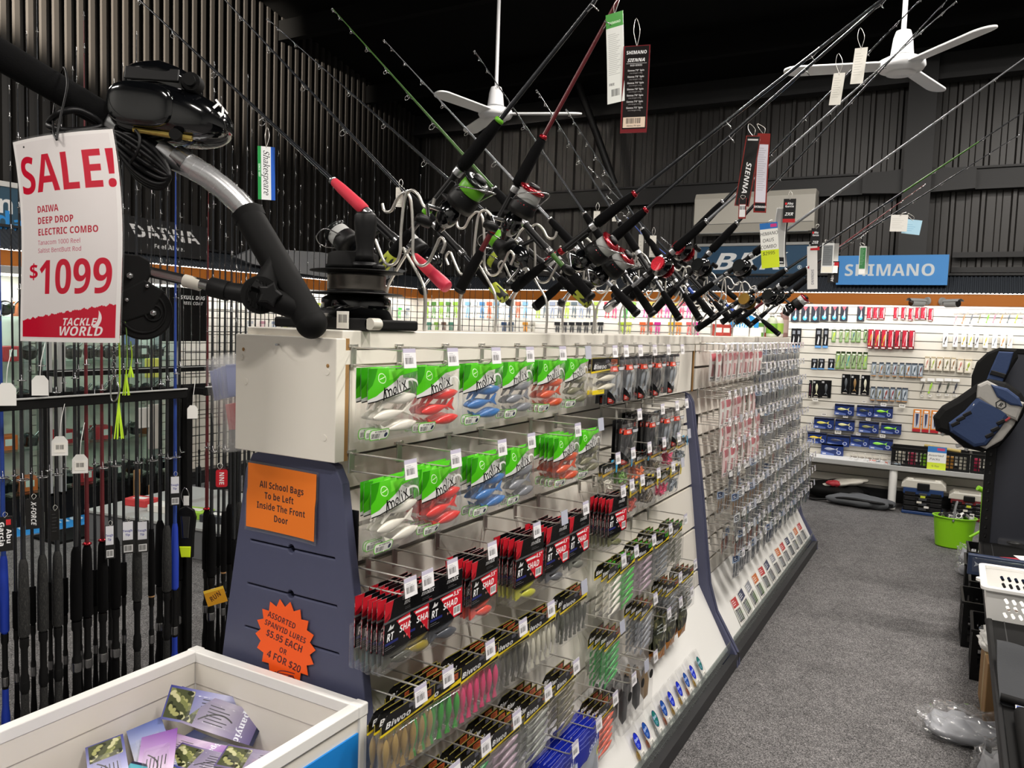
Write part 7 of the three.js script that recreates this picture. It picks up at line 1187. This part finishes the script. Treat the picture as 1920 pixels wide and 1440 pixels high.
{
  // packs lying on the shelf behind the basket
  const lie = (name, label, cat, px, py, build, turn = 0) => { const p = onY(px, py, SY), t = thing(name, label, cat, [p.x, SY, p.z], turn); build(t); };
  for (const [i, [px, py, r]] of [[1880, 1012, 0.2], [1905, 1024, -0.3]].entries()) lie('reel_pack', `clear pack with black reel lying at the back of the black shelf, ${i ? 'right' : 'left'} one`, 'reel pack', px, py, (t) => { obj('blister', rb(0.17, 0.035, 0.1, 0.012, 0, 0.018, 0), M.clearStiff, t); obj('reel_body', [ball(0.03, 1.5, 0.45, 0.8).translate(-0.01, 0.016, 0), bar(V(0.02, 0.016, 0), V(0.07, 0.016, 0.02), 0.006)], M.blackGloss, t); }, r);
  lie('red_packet', 'red and white packet lying on the black shelf behind the basket', 'packet', 1905, 1056, (t) => { obj('packet', pouch(0.17, 0.13, 0.02, 4, 7).rotateX(-Math.PI / 2).translate(0, 0.01, -0.06), col(0xb0303c, 0.3), t); obj('white_panel', rb(0.08, 0.004, 0.09, 0.002, 0.05, 0.024, -0.02), M.whiteBright, t); obj('clear_edge', pouch(0.2, 0.15, 0.008, 2, 5).rotateX(-Math.PI / 2).translate(-0.02, 0.004, -0.06), M.clear, t); }, 0.3);
  lie('lure_box', 'navy window box of green lures standing behind the basket', 'box', 1888, 1086, (t) => { obj('carton', rb(0.34, 0.1, 0.04, 0.004, 0, 0.05, 0), col(0x1c2a44, 0.5), t); obj('window', rb(0.3, 0.07, 0.006, 0.003, 0, 0.054, 0.021), M.clearStiff, t); for (let k = 0; k < 4; k++) obj('lure', tr(fish(0.06, 0.012), -0.11 + k * 0.07, 0.055, 0.02), soft([0x9aa0a8, 0xb8d02c, 0xb8d02c, 0xd8dadc][k]), t); });
  // dark cloth cover and folded case near the camera
  const cp = onY(1905, 1270, SY), cl = thing('grey_cover', 'dark grey fabric cover with a rolled edge on the near end of the black shelf', 'cover', [0.36, SY, -3.12]);
  obj('cloth', warp(new THREE.BoxGeometry(0.34, 0.02, 0.42, 20, 1, 24), (v) => { v.y += 0.05 * Math.exp(-Math.pow((v.z + 0.17) / 0.08, 2)) + 0.01 * Math.sin(v.x * 20 + v.z * 9) + 0.012; }), mat(0x2c2e31, 0.85, 0, { bumpMap: speck, bumpScale: 0.0006 }), cl); obj('rolled_edge', tube([[-0.17, 0.026, 0.21], [-0.05, 0.02, 0.215], [0.17, 0.022, 0.21]], 0.014, 16, 8), M.blackMatte, cl);
  const wl = print(120, 44, (c, w, h) => { fill(c, '#e8e8ea', 0, 0, w, h); fill(c, '#2a4a9c', 4, 10, 26, 24); text(c, '$ 80', 70, 22, 18, '#222'); }, 1); const wm = obj('price_label', card(0.1, 0.036, wl, 0.001).rotateX(-1.2), ink(wl), cl); wm.position.set(-0.08, 0.012, 0.236);
  const cs = thing('black_case', 'black flat case lying at the nearest end of the black shelf', 'case', [0.4, SY, -2.62]); obj('shell', rb(0.36, 0.05, 0.4, 0.02, 0, 0.026, 0), M.blackMatte, cs); obj('zip', tube([[-0.17, 0.03, 0.2], [0, 0.03, 0.202], [0.17, 0.03, 0.2]], 0.004, 12, 6), M.kick, cs);
}
// crates, carton, bags and bucket on the carpet
{
  const cr = (x, z, turn, i, label) => make('crateL', () => crateOf(0.36, 0.24, 0.3), [x, 0.001, z], turn, label, 'crate', 'black crates on the floor by the shelf');
  cr(0.33, -4.48, 0, 0, 'nearest black crate on the floor under the shelf front, holding clear bags'); cr(0.29, -4.93, 0.03, 1, 'second black crate on the floor under the shelf front, standing farthest out'); cr(0.33, -5.36, 0, 2, 'third black crate on the floor by the upright'); cr(0.31, -5.74, 0, 3, 'fourth black crate on the floor beyond the upright'); cr(0.33, -6.1, 0.04, 4, 'farthest black crate on the floor beyond the upright');
  const crumple = (w, h, d, k, n = 26) => warp(new THREE.SphereGeometry(1, n * 2, n), (v) => { const fold = (t) => 2 * Math.abs(((t % 1) + 1) % 1 - 0.5); const e = 1 + 0.14 * Math.sin(7 * v.x + k) * Math.cos(6 * v.z - k) + 0.16 * (fold(1.9 * v.x + 1.3 * v.y + k) - 0.5) + 0.13 * (fold(2.3 * v.z - 1.7 * v.x + 0.7 * k) - 0.5) + 0.1 * (fold(3.1 * v.y + 2.1 * v.z) - 0.5); v.x = Math.sign(v.x) * Math.pow(Math.abs(v.x), 0.75) * w * e; v.z = Math.sign(v.z) * Math.pow(Math.abs(v.z), 0.75) * d * e; v.y = (Math.max(-0.8, v.y) + 0.8) / 1.8 * h * e; });
  const bagThing = (label, x, y, z, w, h, d, k, inner) => { const t = thing('plastic_bag', label, 'bag', [x, y, z]); obj('bag', crumple(w, h, d, k), M.clear, t); obj('contents', crumple(w * 0.82, h * 0.72, d * 0.8, k + 2, 10), col(inner, 0.5), t); return t; };
  bagThing('clear bag of grey goods lying in the nearest crate', 0.3, 0.12, -4.46, 0.12, 0.13, 0.1, 2, 0x9a9ca0);
  bagThing('clear bag of grey goods lying on the carpet by the shelf foot', 0.12, 0.002, -3.66, 0.17, 0.11, 0.12, 4, 0x8f9196); bagThing('second clear bag half under the near end of the shelf', 0.24, 0.002, -3.34, 0.09, 0.14, 0.1, 7, 0xa4a6aa);
  bagThing('clear bag lying beside the green bucket, farther one', 0.19, 0.002, -6.55, 0.1, 0.15, 0.1, 3, 0x8c8e92); bagThing('clear bag lying beside the green bucket, nearer one', 0.17, 0.002, -6.28, 0.08, 0.1, 0.08, 5, 0x94969a);
  const bt = thing('brown_carton', 'brown cardboard carton with white plastic on it under the shelf front', 'box', [0.33, 0, -4.02], 0.05); obj('carton', rb(0.28, 0.26, 0.3, 0.005, 0, 0.13, 0), col(0x8a6a44, 0.85), bt); obj('tape', rb(0.282, 0.262, 0.05, 0.005, 0, 0.13, 0.02), col(0xa08658, 0.4), bt); obj('white_plastic', crumple(0.1, 0.1, 0.1, 6).translate(-0.06, 0.25, -0.04), M.whiteBright, bt);
  const lime = mat(0x86c816, 0.4), bp = onY(1786, 1028, 0), b = thing('mop_bucket', 'lime green oval mop bucket filled with white and silver goods', 'bucket', [bp.x, 0, bp.z - 0.05], 0.0);
  const oval = (p) => lathe(p, 40).scale(1.25, 1, 0.85);
  obj('tub', oval([[0.0005, 0.003], [0.098, 0.003], [0.1, 0.012], [0.118, 0.235], [0.126, 0.238], [0.126, 0.246], [0.114, 0.246], [0.097, 0.014], [0.0005, 0.012]]), lime, b);
  obj('carry_handle', tube([[-0.01, 0.22, 0.104], [0.0, 0.32, 0.06], [0.01, 0.36, 0.0], [0.0, 0.32, -0.06], [-0.01, 0.22, -0.104]], 0.008, 30, 8), M.grey, b);
  for (let i = 0; i < 16; i++) { const a = i * 2.4, r = 0.02 + 0.006 * i; make('roll' + i % 2, () => { const t = G('silver_tin'); obj('tin', cy(0.022, 0.022, 0.03, 14), i % 2 ? M.whiteBright : M.steel, t); obj('cap', cy(0.015, 0.015, 0.006, 14, 0, 0.018, 0), M.black, t); return t; }, [bp.x + Math.cos(a) * r * 1.15, 0.23 + (i % 3) * 0.012, bp.z - 0.05 + Math.sin(a) * r * 0.75], a, `${i % 2 ? 'white' : 'silver'} tin heaped in the green bucket, ${nth(i)} from the middle`, 'tin', 'tins in the green bucket').rotation.z = 0.8 * ((i % 3) - 1); }
  const mp = onY(1832, 1010, 0.1), mo = thing('mop', 'lime green mop wringer handle standing behind the slotted upright', 'handle', [0.27, 0, -6.9]);
  obj('shaft', bar(V(-0.02, 0.02, 0), V(-0.03, 0.5, 0), 0.016, 0.014, 12), lime, mo); obj('grip', bar(V(-0.03, 0.5, 0), V(-0.07, 0.52, 0.02), 0.018, 0.02, 12), lime, mo); obj('foot_plate', rb(0.1, 0.02, 0.1, 0.006, -0.02, 0.012, 0), lime, mo); obj('brace', bar(V(-0.02, 0.2, 0), V(-0.1, 0.14, 0.03), 0.01, 0.01, 8), lime, mo);
}
scene.environment = null;
renderer.render(scene, camera);
